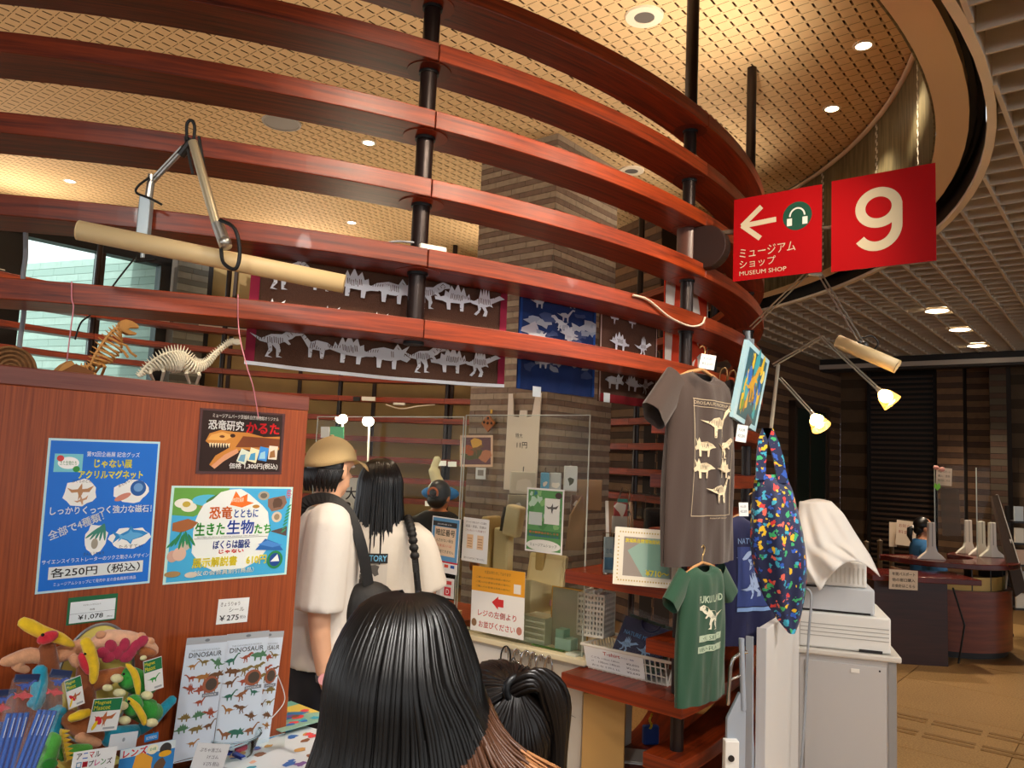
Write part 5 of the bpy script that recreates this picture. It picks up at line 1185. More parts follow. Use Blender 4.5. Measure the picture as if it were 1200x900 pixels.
def bag_mat():
    m = mat('tote_print', '15204a', .55, sheen=.2); nt = m.node_tree; N = nt.nodes; L = nt.links; b = N['Principled BSDF']
    tc = N.new('ShaderNodeTexCoord'); vo = N.new('ShaderNodeTexVoronoi'); vo.inputs['Scale'].default_value = 34; dn = N.new('ShaderNodeTexNoise'); dn.inputs['Scale'].default_value = 38; L.new(tc.outputs['Object'], dn.inputs[0])
    va = N.new('ShaderNodeVectorMath'); va.operation = 'MULTIPLY_ADD'; va.inputs[1].default_value = (.045, .045, .045); L.new(dn.outputs['Color'], va.inputs[0]); L.new(tc.outputs['Object'], va.inputs[2]); L.new(va.outputs[0], vo.inputs[0])
    cr = N.new('ShaderNodeValToRGB'); cr.color_ramp.interpolation = 'CONSTANT'; e = cr.color_ramp.elements
    cols = ['e8c020', 'd83a3a', '38a8c8', '2a5ac0', 'e8c020', '3ab070', 'e86a5a', '6ac0d8']
    e[0].color = (*lin(cols[0]), 1); e[1].position = 1 / 8; e[1].color = (*lin(cols[1]), 1)
    for i in range(2, 8): q = e.new(i / 8); q.color = (*lin(cols[i]), 1)
    L.new(vo.outputs['Color'], cr.inputs[0])
    nz = N.new('ShaderNodeTexNoise'); nz.inputs['Scale'].default_value = 60; L.new(tc.outputs['Object'], nz.inputs[0])
    ad = N.new('ShaderNodeMath'); ad.operation = 'MULTIPLY_ADD'; ad.inputs[1].default_value = .5; L.new(nz.outputs[0], ad.inputs[0]); L.new(vo.outputs['Distance'], ad.inputs[2])
    lt = N.new('ShaderNodeMath'); lt.operation = 'LESS_THAN'; lt.inputs[1].default_value = .66; L.new(ad.outputs[0], lt.inputs[0])
    mx = N.new('ShaderNodeMix'); mx.data_type = 'RGBA'; mx.inputs[6].default_value = (*lin('16224e'), 1); L.new(lt.outputs[0], mx.inputs[0]); L.new(cr.outputs[0], mx.inputs[7]); L.new(mx.outputs[2], b.inputs['Base Color'])
    return m
M_tote = bag_mat()
mb = MB().grid(bagf(1), 22, 30); g = MB().grid(bagf(-1), 22, 30); mb.add(g.v, [q[::-1] for q in g.f]); W(mb, 'body', M_tote, t, smooth=80)
def strap(pts, wpx):
    mb = MB(); vs = []; n = len(pts)
    for (x, y) in pts: vs += [at_y(x - wpx / 2, y, YB) + V((0, -.03, 0)), at_y(x + wpx / 2, y, YB) + V((0, -.03, 0))]
    mb.add(vs, [(2 * i, 2 * i + 1, 2 * i + 3, 2 * i + 2) for i in range(n - 1)]); return mb
W(strap([(896, 502), (891, 515), (889, 535), (888, 562)], 11), 'strap', M_tote, t, solid=.012)
W(strap([(896, 502), (903, 518), (909, 538), (914, 566)], 12), 'strap', M_tote, t, solid=.012)
# pale blue framed picture
_a, _b = _right * 26 - _up * 20 + _f0 * 45, _right * -24 - _up * 73 - _f0 * 18.5
_n = _b.cross(_a).normalized(); _n = _n if _n.dot(_f0) < 0 else -_n
t, w, h = sheet_px('framed_picture', 'pale blue framed picture of a dinosaur in yellow and blue foliage', 'picture', [(880, 408), (906, 428), (881, 502), (856, 480)], at_y(881, 455, 3.5), _n, mat('frame_paleblue', 'a8d0e0', .4), off=0, thick=.02)
P = Print(w, h); P.rect(.09 * w, .06 * h, .91 * w, .94 * h, '2a5a6a'); rd = random.Random(11)
for i in range(40): P.blob(rd.uniform(.16, .84) * w, rd.uniform(.12, .88) * h, rd.uniform(.04, .1) * w, rd.choice(['d8b830', '2a6ac0', '3a9aa8', 'c8a040', '1a3a5a', '6a8a3a', 'e0d070', '8a6a30']), 9, .5, i, .8, 1.5)
P.shape(THERO, .5 * w, .5 * h, .6 * w, 'c89a30', .4); P.out(t)

# ================================================================== goods on the shelves by the second pole
S1Z, S2Z, S3Z = ZS[9] + .001, ZS[11] + .001, ZS[13] + .001
rad_ = -B                                      # into the kiosk
# ornate frame with a price
t, w, h = sheet_px('ornate_frame', 'white ornate frame with a clear document and yellow 710 yen lettering', 'frame', [(720, 617), (800, 623), (797, 691), (719, 684)], at_z(755, 690, S1Z + .004), V((-.12, -1, .12)).normalized(), mat('frame_ivory', 'efe9da', .5), off=0, thick=.012)
P = Print(w, h); P.rect(.14 * w, .16 * h, .86 * w, .84 * h, mat('doc_grey', '9a9088', .25)); P.poly([(.2 * w, .6 * h), (.5 * w, .84 * h), (.8 * w, .84 * h), (.84 * w, .16 * h), (.44 * w, .16 * h)], '8fb0a4'); P.poly([(.5 * w, .22 * h), (.5 * w, .74 * h), (.8 * w, .74 * h), (.8 * w, .22 * h)], '7aa496')
P.text('茨城県自然博物館研究報告', .16 * w, .74 * h, .68 * w, .07 * h, 'f0e030', bold=.001); P.text('¥710〜', .48 * w, .18 * h, .34 * w, .1 * h, 'f0e030', bold=.0014)
for i in range(22):
    for y in (.92, .08): P.oval((.08 + .04 * i) * w, y * h, .012 * w, .016 * h, 'c8b070', 8)
for i in range(12):
    for x in (.06, .94): P.oval(x * w, (.12 + .065 * i) * h, .012 * w, .014 * h, 'c8b070', 8)
P.out(t)
# clear packs standing beside it
def clear_pack(label, x0, x1, yb, yt, cols, off=0):
    q = at_z((x0 + x1) / 2, yb, S1Z) + rad_ * off; k = (q - CAM).dot(_f0) / F; w = (x1 - x0) * k; h = (yb - yt) * k
    t = thing('clear_pack', label, 'pack', pframe(q, (1, .15, 0)), 'clear packs on the upper shelf')
    MB().box(-w / 2, w / 2, 0, h, -.02, .02).build('bag', M_acr, t); P = Print(w, h)
    MB().box(-w / 2 + .004, w / 2 - .004, .004, h * .9, -.008, .008).build('insert', mat('insert_' + cols[0], cols[0], .6), t, bevel=.003)
    P.text('恐竜', -w * .3, h * .5, w * .6, h * .12, cols[1]); P.rect(-w * .4, h * .1, w * .4, h * .4, cols[1]); P.v = [v + V((0, 0, .009)) for v in P.v]; P.out(t)
clear_pack('clear pack with a pale blue insert at the left end of the upper shelf', 706, 719, 672, 625, ('a8c0cc', '4a7aa0'))
# leaning brown book with a white edge
q = at_z(730, 640, S1Z); q = q + rad_ * .12
t = thing('notebook', 'brown notebook with two round holes leaning on the upper shelf', 'book', pframe(at_y(727, 618, q.y), (1, .2, 0), up=V((-.25, .1, 1))))
k = q.y / F
MB().box(-14 * k, 16 * k, -22 * k, 30 * k, -.012, 0).build('cover', mat('book_brown', '8a6a4e', .6), t)
MB().box(-17 * k, -14 * k, -22 * k, 30 * k, -.014, .002).build('page_edge', PAPER, t)
P = Print(1, 1); P.oval(9 * k, 24 * k, 3.2 * k, 3 * k, '1c1614'); P.oval(10 * k, 16 * k, 3.2 * k, 3 * k, '1c1614'); P.out(t)
# clear bag of cards and the clear display case
q = at_z(752, 660, S1Z) + rad_ * .15; k = q.y / F
t = thing('card_bag', 'clear bag of picture cards standing behind the ornate frame', 'bag', pframe(V((q.x, q.y, S1Z)), (1, .1, 0)))
MB().prism([(-12 * k, 0), (14 * k, 0), (12 * k, 80 * k), (4 * k, 84 * k), (-4 * k, 60 * k)], -.015, .015).build('film', M_acr, t)
P = Print(1, 1); P.rect(-8 * k, 30 * k, 10 * k, 50 * k, 'c8d0c8'); P.rect(-6 * k, 50 * k, 10 * k, 66 * k, 'a84a48'); P.blob(2 * k, 58 * k, 8 * k, 'e0dcd0', 9, .5, 3); P.rect(-2 * k, 66 * k, 10 * k, 70 * k, '3a8a7a'); P.v = [v + V((0, 0, .002)) for v in P.v]; P.out(t, 'cards')
q = at_z(775, 655, S1Z) + rad_ * .05; k = q.y / F
t = thing('display_case', 'clear acrylic display case beside the pole on the upper shelf', 'case', frame(V((q.x, q.y, S1Z)), cdir(75)))
for (a, b, c, d_, e, f) in ((-.1, .1, -.09, -.087, 0, .36), (-.1, .1, .087, .09, 0, .36), (-.1, -.097, -.087, .087, 0, .36), (.097, .1, -.087, .087, 0, .36)): MB().box(a, b, c, d_, e, f).build('pane', M_acr, t)
MB().box(-.1, .1, -.09, .09, -.0, .004).build('base', mat('case_base', '2a2320', .4), t)
MB().box(-.06, .08, -.03, .03, .004, .28).build('dark_item', mat('case_dark', '2b2422', .5), t, bevel=.02)

# ---- shirt basket on the lower shelf
p0, p1 = at_z(689, 783, S2Z), at_z(781, 805, S2Z)
dB_ = (p1 - p0).normalized(); Lb = (p1 - p0).length; back = UP.cross(dB_)
if back.dot(p0) < 0: back = -back
Tb = Matrix((dB_, back, UP)).transposed().to_4x4(); Tb.translation = p0 + back * .01
t = thing('shirt_basket', 'white plastic basket with a handwritten T-shirt price sheet on its front', 'basket', Tb)
M_pl = mat('plastic_white', 'd8d4c8', .4); Db, Hb = .26, .115
MB().box(0, Lb, 0, Db, 0, .006).build('base', M_pl, t)
fl = .03
for (a, b, nm) in (((0, 0), (Lb, 0), 0), ((0, Db), (Lb, Db), 1), ((0, 0), (0, Db), 2), ((Lb, 0), (Lb, Db), 3)):
    mb = MB(); n = 16 if nm < 2 else 10
    out = V((0, -1, 0)) if nm == 0 else V((0, 1, 0)) if nm == 1 else V((-1, 0, 0)) if nm == 2 else V((1, 0, 0))
    for i in range(n + 1):
        q = V((a[0] + (b[0] - a[0]) * i / n, a[1] + (b[1] - a[1]) * i / n, 0)); mb.tube([q, q + out * fl + V((0, 0, Hb))], .004, 4)
    for zz in (.35, .7): mb.tube([V((*a, 0)) + out * fl * zz + V((0, 0, Hb * zz)), V((*b, 0)) + out * fl * zz + V((0, 0, Hb * zz))], .003, 4)
    mb.build('lattice_wall', M_pl, t)
c = [(-fl, -fl), (Lb + fl, -fl), (Lb + fl, Db + fl), (-fl, Db + fl)]
MB().tube([V((*q, Hb)) for q in c], .008, 8, closed=True).build('rim', M_pl, t)
sh = MB().add([(-.01, -.006 - .0, .008), (Lb * .74, -.006, .008), (Lb * .74, -.006 - fl * .96, Hb * .97), (-.015, -.006 - fl * .96, Hb * .97)], [(0, 1, 2, 3)]).build('price_sheet', PAPER, t, solid=.001)
P = Print(1, 1); wS = Lb * .74; up_ = V((0, -fl * .96, Hb * .97 - .008)); hS = up_.length; up_.normalize()
P.text('T-shirt', .3 * wS, .72 * hS, .3 * wS, .16 * hS, 'c02a2a', bold=.0006); P.text('サイズ・価格', .62 * wS, .74 * hS, .22 * wS, .08 * hS, '3a4a8a')
for i, (a_, b_) in enumerate((('こども 110cm 120cm', '¥2,035'), ('  〃   130cm 140cm', '¥2,035'), ('おとな S M L LL', '¥2,640'))): P.text(a_, .08 * wS, (.5 - .19 * i) * hS, .5 * wS, .09 * hS, '3a3a44'); P.text(b_, .7 * wS, (.5 - .19 * i) * hS, .22 * wS, .1 * hS, '3a3a44')
P.v = [V((v.x, -.0075, .008)) + up_ * v.y + V((0, -1, -.1)) * (v.z) for v in P.v]; P.build('lettering', P.mats, sh)
# packed shirts inside
for i, (dx, col, lab, tilt) in enumerate(((.16, 'shirt_navy', 'navy T-shirt in clear film with pale blue print standing in the basket', .5), (.17, 'shirt_green', 'folded dark green T-shirt pack leaning behind the navy one in the basket', .42))):
    Tp = Tb @ Matrix.Translation((dx + .02, .12 + .045 * i, .045)) @ Matrix.Rotation(radians(8), 4, 'Y') @ Matrix.Rotation(-tilt + pi / 2 * 0, 4, 'X')
    t = thing('packed_shirt', lab, 'T-shirt', Tp, 'packed T-shirts in the basket')
    b = MB().box(-.13, .13, -.012, .012, -.03, .2).build('folded_shirt', mat(col), t, bevel=.01)
    MB().tube([(.05 * cos(pi * k / 10) + .02, -.014, .2 - .045 * sin(pi * k / 10)) for k in range(11)], .006, 6).build('collar', mat(col), t, smooth=60)
    MB().box(-.135, .135, -.016, .016, -.035, .23).build('film', M_film, t)
    if i == 0:
        P = Print(1, 1); P.text('NATURE MUSEUM', -.1, .11, .2, .02, '6aa8e0', bold=.001)
        for x in (-.06, .05): skeleton_print(P, SPINO, x, .055, .12, mat('ink_9ac0e8', '9ac0e8', .9), mat('shirt_navy'), 0, 1, 6)
        P.v = [V((v.x, -.0135 - v.z, v.y)) for v in P.v]; P.out(t)
for j in range(3):
    q = Tb @ Matrix.Translation((.2, .035, .012 + .024 * j)) @ Matrix.Rotation(radians(-4 + 3 * j), 4, 'Y')
    t = thing('packed_shirt', ['dark folded T-shirt at the bottom of the basket', 'green edged folded T-shirt in the middle of the basket pile', 'dark green folded T-shirt on top of the basket pile'][j], 'T-shirt', q, 'packed T-shirts in the basket')
    MB().box(-.16, .16, -.03, .035, 0, .018).build('folded_shirt', mat(['shirt_navy', 'shirt_green', 'shirt_green'][j]), t, bevel=.006)
    MB().box(-.162, .162, -.032, .037, -.002, .02).build('film', M_film, t)
# perforated white bin left of it, on a stool behind
q = at_z(698, 742, .74); t = thing('perforated_bin', 'tall white perforated plastic bin left of the shirt basket', 'bin', frame(V((q.x, q.y, .74)), cdir(120)))
hb = .2; wb_ = .07
for s_, ax in ((-1, 0), (1, 0), (-1, 1), (1, 1)):
    mb = MB()
    for i in range(9):
        x = -wb_ + 2 * wb_ * i / 8
        mb.box(*((x - .005, x + .005, s_ * wb_ - .002, s_ * wb_ + .002) if ax == 0 else (s_ * wb_ - .002, s_ * wb_ + .002, x - .005, x + .005)), 0, hb)
    for i in range(9):
        z = hb * i / 8
        mb.box(*((-wb_, wb_, s_ * wb_ - .0025, s_ * wb_ + .0025) if ax == 0 else (s_ * wb_ - .0025, s_ * wb_ + .0025, -wb_, wb_)), z - .006, z + .006)
    mb.build('lattice_wall', M_pl, t)
MB().box(-wb_, wb_, -wb_, wb_, 0, .004).build('base', M_pl, t)
for i in range(4): MB().box(-.05 + .025 * i, -.04 + .025 * i, -.05, .05, .004, hb + .02 - .01 * (i % 2)).build('paper', PAPER, t)
# box, tape dispenser and papers on the lowest shelf / floor
q = kp(3.25, 127.3, S3Z); t = thing('cardboard_box', 'plain tan cardboard box under the lower shelf', 'box', frame(q, cdir(100)))
MB().box(-.1, .1, -.09, .12, 0, .38).build('carton', mat('cardboard', 'b08a50', .8), t, bevel=.003); MB().box(-.102, .102, .0, .03, .32, .382).build('packing_tape', mat('tape_tan', 'c8a870', .3), t)
t = thing('strap_pouch', 'blue pouch with a yellow strap on the bottom shelf', 'pouch', frame(at_z(762, 872, S3Z), (1, .2, 0)))
MB().box(-.045, .045, -.02, .02, 0, .1).build('pouch', mat('pouch_blue', '1f3f88', .5), t, bevel=.012)
mb = MB()
for i in range(9): mb.ell((-.01 + .006 * sin(i), -.022, .09 + .009 * i), (.008, .005, .005), 8, 6)
mb.build('strap', mat('strap_yellow', 'd8c030', .5), t)
t = thing('paper_stack', 'loose white paper sheets on the bottom shelf beside the pouch', 'papers', frame(at_z(742, 886, S3Z + .005), cdir(100)))
MB().box(-.1, .1, -.1, .1, -.004, .0).build('sheet', PAPER, t); MB().box(-.06, .13, -.08, .1, 0, .003).build('sheet', mat('paper_grey', 'd8d2c4', .6), t)
# ================================================================== sales counter with its clear screens
CP = V((.479, 3.915, 0)); CB = cdir(128); CN = CB.cross(UP)      # acrylic plane: along CB, CN towards the viewer
if CN.dot(-CP) < 0: CN = -CN
def onc(x, y, off=0): return at_pl(x, y, CP + CN * off, CN)
def cu(x, y): return (onc(x, y) - CP).dot(CB)
ZC = .64
Tc = frame(CP, CB)                     # x towards the lower right, y away from the viewer?
if (Tc.to_3x3() @ V((0, 1, 0))).dot(CN) > 0: Tc = Tc @ Matrix.Scale(1, 4)
ca, cb = cu(540, 720), cu(692, 760)
counter = thing('sales_counter', 'white topped sales counter with a grey front behind the children', 'counter', Tc)
MB().box(ca, cb - .005, -.05, .5, ZC - .03, ZC).build('countertop', mat('counter_ivory', 'd9cfae', .4), counter, bevel=.006)
MB().box(ca + .02, cb - .02, -.02, .48, .0, ZC - .03).build('body', mat('counter_grey', 'b8b2a6', .5), counter)
MB().box(ca + .022, ca + .36, -.024, -.02, .04, ZC - .05).build('front_panel', mat('counter_white', 'd4d2cc', .4), counter)
MB().box(ca + .37, cb - .022, -.024, -.02, .04, ZC - .05).build('front_panel', mat('counter_grey'), counter)
# screens
M_scr = mat('screen_acrylic', 'f0f4ee', .015, trans=1, ior=1.12); M_edge = mat('acrylic_edge', 'd8e0d4', .2, alpha=.8)
def screen(label, xa, xb, ytop, z0):
    a, b = cu(xa, ytop), cu(xb, ytop); zt = (onc(xa, ytop).z + onc(xb, ytop).z) / 2
    t = thing('clear_screen', label, 'screen', Tc @ Matrix.Translation((a, 0, z0)), 'clear screens on the counter'); w = b - a; h = zt - z0
    MB().box(0, w, 0, .004, 0, h).build('pane', M_scr, t)
    for q in ((0, .005, 0, h), (w - .005, w, 0, h), (0, w, h - .005, h)): MB().box(q[0], q[1], -.001, .005, q[2], q[3]).build('edge', M_edge, t)
    MB().box(.02, .08, -.03, .05, 0, .012).build('foot', M_edge, t); MB().box(w - .08, w - .02, -.03, .05, 0, .012).build('foot', M_edge, t)
screen('clear screen at the right end of the counter in front of the register', 546, 692, 486, ZC)
screen('clear screen at the left behind the two customers', 372, 544, 488, .68)
# side desk in dark red wood at the left end of the counter
q0 = onc(515, 690); 
desk = thing('side_desk', 'dark red wooden desk with an orange brown top joining the counter', 'desk', Tc)
MB().box(cu(352, 690), ca - .01, -.04, .46, .64, .68).build('desktop', wood('desk_top_wood', 'b8562c', '8a3a1c', .3, (2, 20, 20), 'Object'), desk, bevel=.003)
MB().box(cu(352, 690) + .02, ca - .02, 0, .44, 0, .64).build('body', wood('desk_dark_wood', '5a2018', '3f140f', .35, (2, 20, 20), 'Object'), desk)
# signs on the screens
def csign(name, label, c4, off=.012, m=PAPER, cat='sign'): return sheet_px(name, label, cat, c4, CP, CN, m, off=off)
t, w, h = csign('counter_sign', 'white and orange queue sign with a red arrow pointing left', [(556, 662), (618, 672), (611, 749), (549, 738)], .06)
P = Print(w, h); P.rect(0, .62 * h, w, h, 'e8a41e'); P.text('大変お待たせしております', .24 * w, .9 * h, .5 * w, .05 * h, '6a4a1a')
for i in range(3): P.text('ご購入のお客様は係員の案内に', .08 * w, (.82 - .07 * i) * h, .66 * w, .03 * h, '6a4a1a')
P.rect(.8 * w, .66 * h, .93 * w, .8 * h, 'e8e4da')
stroke(P, [(.62 * w, .48 * h), (.5 * w, .48 * h)], .02, 'd02a2a'); P.poly([(.4 * w, .48 * h), (.52 * w, .58 * h), (.52 * w, .38 * h)], 'd02a2a')
P.text('レジの左側より', .14 * w, .24 * h, .72 * w, .1 * h, 'd04a4a', bold=.0008); P.text('お並びください', .16 * w, .07 * h, .68 * w, .1 * h, 'd04a4a', bold=.0008); P.oval(.07 * w, .13 * h, .05 * w, .06 * h, '8a6a4a'); P.oval(.92 * w, .12 * h, .05 * w, .06 * h, 'b87a6a'); P.out(t)
t, w, h = csign('poster', 'green and white picture poster taped to the right screen', [(617, 571), (661, 574), (659, 651), (616, 645)], .008, cat='poster')
P = Print(w, h); P.rect(.04 * w, .03 * h, .96 * w, .97 * h, '5a9a5a'); rd = random.Random(5)
for i in range(26): P.blob(rd.uniform(.1, .9) * w, rd.uniform(.35, .94) * h, rd.uniform(.04, .1) * w, rd.choice(['4a8a4a', '8ac07a', 'b8d8c0', '3a7a8a', '6ab06a']), 9, .4, i)
P.rect(.5 * w, .45 * h, .9 * w, .85 * h, 'e8ece6'); P.rect(.08 * w, .42 * h, .44 * w, .62 * h, 'c8d4d0'); P.shape(PTERO, .7 * w, .68 * h, .34 * w, '5a5a58'); P.oval(.86 * w, .9 * h, .09 * w, .05 * h, '4a3a3a'); P.rect(.06 * w, .24 * h, .94 * w, .34 * h, '3a7a4a')
for i in range(2): P.text('夏の観察会のおしらせ', .1 * w, (.29 - .05 * i) * h, .8 * w, .035 * h, ['e86a2a', '2a5ab0'][i])
P.oval(.5 * w, .11 * h, .46 * w, .09 * h, 'e8ece6'); P.text('ミュージアムショップ', .14 * w, .09 * h, .72 * w, .05 * h, '3a5a4a'); P.out(t)
t, w, h = csign('card_notice', 'blue framed notice about card PIN entry with payment logos below', [(506, 604), (540, 609), (535, 674), (504, 668)], .05)
P = Print(w, h); P.rect(.03 * w, .2 * h, .97 * w, .98 * h, '5a9acc'); P.rect(.04 * w, .83 * h, .9 * w, .92 * h, '2a2a2c'); P.rect(.12 * w, .3 * h, .88 * w, .82 * h, 'e8d0b0'); P.text('暗証番号', .16 * w, .66 * h, .68 * w, .12 * h, '1a1a1a', bold=.001); P.text('入力がない場合', .18 * w, .55 * h, .62 * w, .06 * h, '2a2a2a'); P.text('お支払いは', .2 * w, .46 * h, .55 * w, .05 * h, 'd04a3a'); P.text('ご利用できません', .17 * w, .35 * h, .66 * w, .06 * h, '2a2a2a')
P.rect(0, .18 * h, w, .21 * h, 'c82a3a'); P.text('2025年4月より', .2 * w, .855 * h, .5 * w, .03 * h, 'e8e8e8')
for i, c_ in enumerate(('2a4a9a', '6a6a70', 'e04a2a', '2a5ab0')): P.rect((.1 + .22 * i) * w, .1 * h, (.24 + .22 * i) * w, .155 * h, c_)
P.rect(.22 * w, .03 * h, .5 * w, .075 * h, 'c83a4a'); P.out(t)
t, w, h = csign('payment_logos', 'two small payment logo cards under the blue notice', [(503, 674), (533, 679), (531, 702), (502, 697)], .05, cat='sign')
P = Print(w, h); P.rect(.04 * w, .05 * h, .46 * w, .92 * h, 'd8d4ce'); P.rect(.54 * w, .05 * h, .96 * w, .92 * h, 'e6e2de'); P.rect(.62 * w, .12 * h, .88 * w, .55 * h, 'd82a3a'); P.text('D', .69 * w, .2 * h, .12 * w, .25 * h, 'f4f0ee'); P.rect(.6 * w, .68 * h, .9 * w, .86 * h, 'c83a3a'); P.oval(.25 * w, .35 * h, .12 * w, .2 * h, '9aa0a4'); P.text('VISA', .12 * w, .68 * h, .26 * w, .14 * h, '4a5a9a'); P.out(t)
t, w, h = csign('paper_notice', 'white paper notice with small lettering beside the blue framed one', [(543, 606), (573, 609), (571, 662), (541, 656)], .012)
P = Print(w, h); P.text('プリペイド使えるサービス案内', .1 * w, .88 * h, .8 * w, .045 * h, '4a4644'); P.text('返品・返金、交換は', .1 * w, .78 * h, .8 * w, .06 * h, '4a4644'); P.text('こちらのレシートが必要です', .1 * w, .69 * h, .78 * w, .05 * h, '8a4a44')
for x in (.18, .58): P.rect(x * w, .3 * h, (x + .24) * w, .62 * h, 'e8c8a0'); [P.rect((x + .03) * w, (.34 + .06 * i) * h, (x + .2) * w, (.36 + .06 * i) * h, 'b89070') for i in range(4)]
P.text('恐れ入りますがご了承ください', .1 * w, .06 * h, .8 * w, .045 * h, '4a4644'); P.out(t)
# hooks with metal rings hanging at the counter front
M_chr = mat('chrome', 'c8c8c8', .12, 1)
for i, x in enumerate((593, 606, 617, 625, 634, 643)):
    q = onc(x, 760 + i * 2.5, .062); t = thing('carabiner', ['leftmost dark', 'second', 'third', 'fourth', 'fifth', 'rightmost'][i] + ' of the snap hooks hanging on the counter front', 'snap hook', frame(q, CB if i % 2 else cdir(100)), 'snap hooks on the counter front')
    k = .0043; L_ = [28, 20, 26, 34, 24, 38][i]
    MB().tube([V((6 * k * cos(a), 0, (L_ / 2 * sin(a) - L_ * .4) * k)) for a in [2 * pi * j / 20 for j in range(20)]], .0045, 8, closed=True).build('loop', M_chr if i else mat('chrome_dark', '3a3a3c', .2, .9), t, smooth=60)
    MB().tube([(0, 0, .01), (0, 0, -.02)], .006, 8).build('swivel', M_chr, t, smooth=60)
    MB().tube([V((4 * k * cos(a), .006, (L_ * .3 * sin(a) - L_ * .9) * k)) for a in [2 * pi * j / 16 for j in range(16)]], .003, 6, closed=True).build('ring', M_chr, t, smooth=60)
# cash register
k = 4.3 / F
q = onc(612, 700, -.27); Tg = frame(V((q.x, q.y, ZC)), cdir(120))
t = thing('cash_register', 'cream coloured cash register behind the right screen', 'register', Tg)
M_cr = mat('register_cream', 'e0d2a8', .4); M_crd = mat('register_dark', '4a443a', .4)
MB().box(-.2, .2, -.17, .18, 0, .12).build('drawer_unit', M_cr, t, bevel=.008)
for i in range(11): MB().box(-.185 + .034 * i, -.17 + .034 * i, -.173, -.17, .02, .1).build('vent_rib', mat('register_rib', 'cfc094', .5), t)
MB().prism([(-.2, .0), (.22, 0), (.22, .1), (-.2, .2)], -.19, .16, 0, Matrix.Translation((0, 0, .12)) @ Matrix(((0, 0, 1, 0), (1, 0, 0, 0), (0, 1, 0, 0), (0, 0, 0, 1)))).build('keyboard_unit', M_cr, t, bevel=.006)
MB().box(-.02, .22, .0, .04, .2, .44).build('screen', M_cr, t, bevel=.01, T=Matrix.Rotation(-.25, 4, 'X')); MB().box(.0, .2, -.004, 0, .23, .41).build('screen_face', mat('screen_ivory', 'e8ddb8', .3), t, T=Matrix.Rotation(-.25, 4, 'X'))
pm = MB().box(-.2, -.1, -.02, .06, .2, .56).build('display_post', M_cr, t, bevel=.012)
MB().box(-.21, -.11, -.05, .03, .5, .68).build('customer_display', M_cr, t, bevel=.015, T=Matrix.Rotation(.15, 4, 'Y')); MB().box(-.225, -.21, -.045, .025, .52, .66).build('display_glass', M_crd, t, T=Matrix.Rotation(.15, 4, 'Y'))
MB().box(.03, .09, .08, .16, .2, .62).build('receipt_printer', mat('register_tan', 'c8b07a', .4), t, bevel=.01); MB().box(-.27, -.22, -.05, .1, .0, .62).build('card_reader_post', mat('register_tan'), t, bevel=.01)
# small things on the counter
def cbox(name, label, cat, x, y, off, sx, sy, szz, m, rot=128, parts=()):
    q = onc(x, y, -off); t = thing(name, label, cat, frame(V((q.x, q.y, (ZC if name != 'desk_bell' else .68) + .001)), cdir(rot))); b = MB().box(-sx / 2, sx / 2, -sy / 2, sy / 2, 0, szz).build('body', m, t, bevel=.004)
    for nm, bx, mm in parts: MB().box(*bx).build(nm, mm, t)
    return t
M_tray = mat('tray_clear', 'd8dcc8', .1, trans=.7, ior=1.1)
cbox('desktop_organizer', 'pale plastic drawer unit with paper layers behind the queue sign', 'drawers', 632, 745, .1, .16, .13, .14, mat('drawer_pale', 'cdd0b8', .3), 128, [('drawer_line', (-.1, .1, -.103, -.1, z, z + .006), mat('drawer_line', '9aa08a', .5)) for z in (.03, .06, .09, .12)])
cbox('tape_box', 'pale green plastic box with a rounded tape dispenser', 'box', 664, 752, .07, .1, .07, .06, mat('pale_green', 'b8dcd0', .3), 128, [('dispenser', (-.05, 0, -.03, .03, .06, .1), mat('pale_green2', 'a0ccb8', .3)), ('green_mat', (-.18, .02, -.06, -.04, 0, .004), mat('mat_green', '6aa04a', .6))])
cbox('acrylic_tray', 'clear stacked tray full of small bagged goods on the counter', 'tray', 668, 712, .3, .16, .14, .26, M_tray, 128, [('bag_layer', (-.085, .085, -.075, .065, .17, .2), mat('pink_bags', 'c88a9a', .5)), ('bag_layer', (-.085, .085, -.075, .065, .06, .12), mat('cream_bags', 'd8d0b0', .6)), ('bag_layer', (-.08, .06, -.06, .06, .22, .26), mat('white_bags', 'dcd8c8', .6))])
for z in (0,):
    q = onc(665, 735, -.1); t = thing('yellow_frame', 'thin yellow framed clear panel leaning at the right of the counter', 'frame', pframe(V((q.x, q.y, ZC)), CB, up=V((-.12, .1, 1))))
    MB().box(-.1, .12, 0, .3, -.002, .002).build('panel', mat('panel_frost', 'c8c4b0', .4, alpha=.5), t)
    for b in ((-.104, -.1, 0, .3), (.12, .124, 0, .3), (-.104, .124, .3, .304)): MB().box(b[0], b[1], b[2], b[3], -.004, .004).build('border', mat('border_yellow', 'd8a030', .4), t)
# lamp dome
cbox('desk_bell', 'small cream dome standing on the side desk by the screen', 'bell', 536, 690, .12, .05, .05, .03, M_cr)

# ---- things on and by the brick pillar
pn_ = -A; pc = cc + pn_ * .004
def onp(x, y, off=0): return at_pl(x, y, pc + pn_ * off, pn_)
def psheet(name, label, cat, c4, m, off=.02, thick=.004): return sheet_px(name, label, cat, c4, pc, pn_, m, off=off, thick=thick)
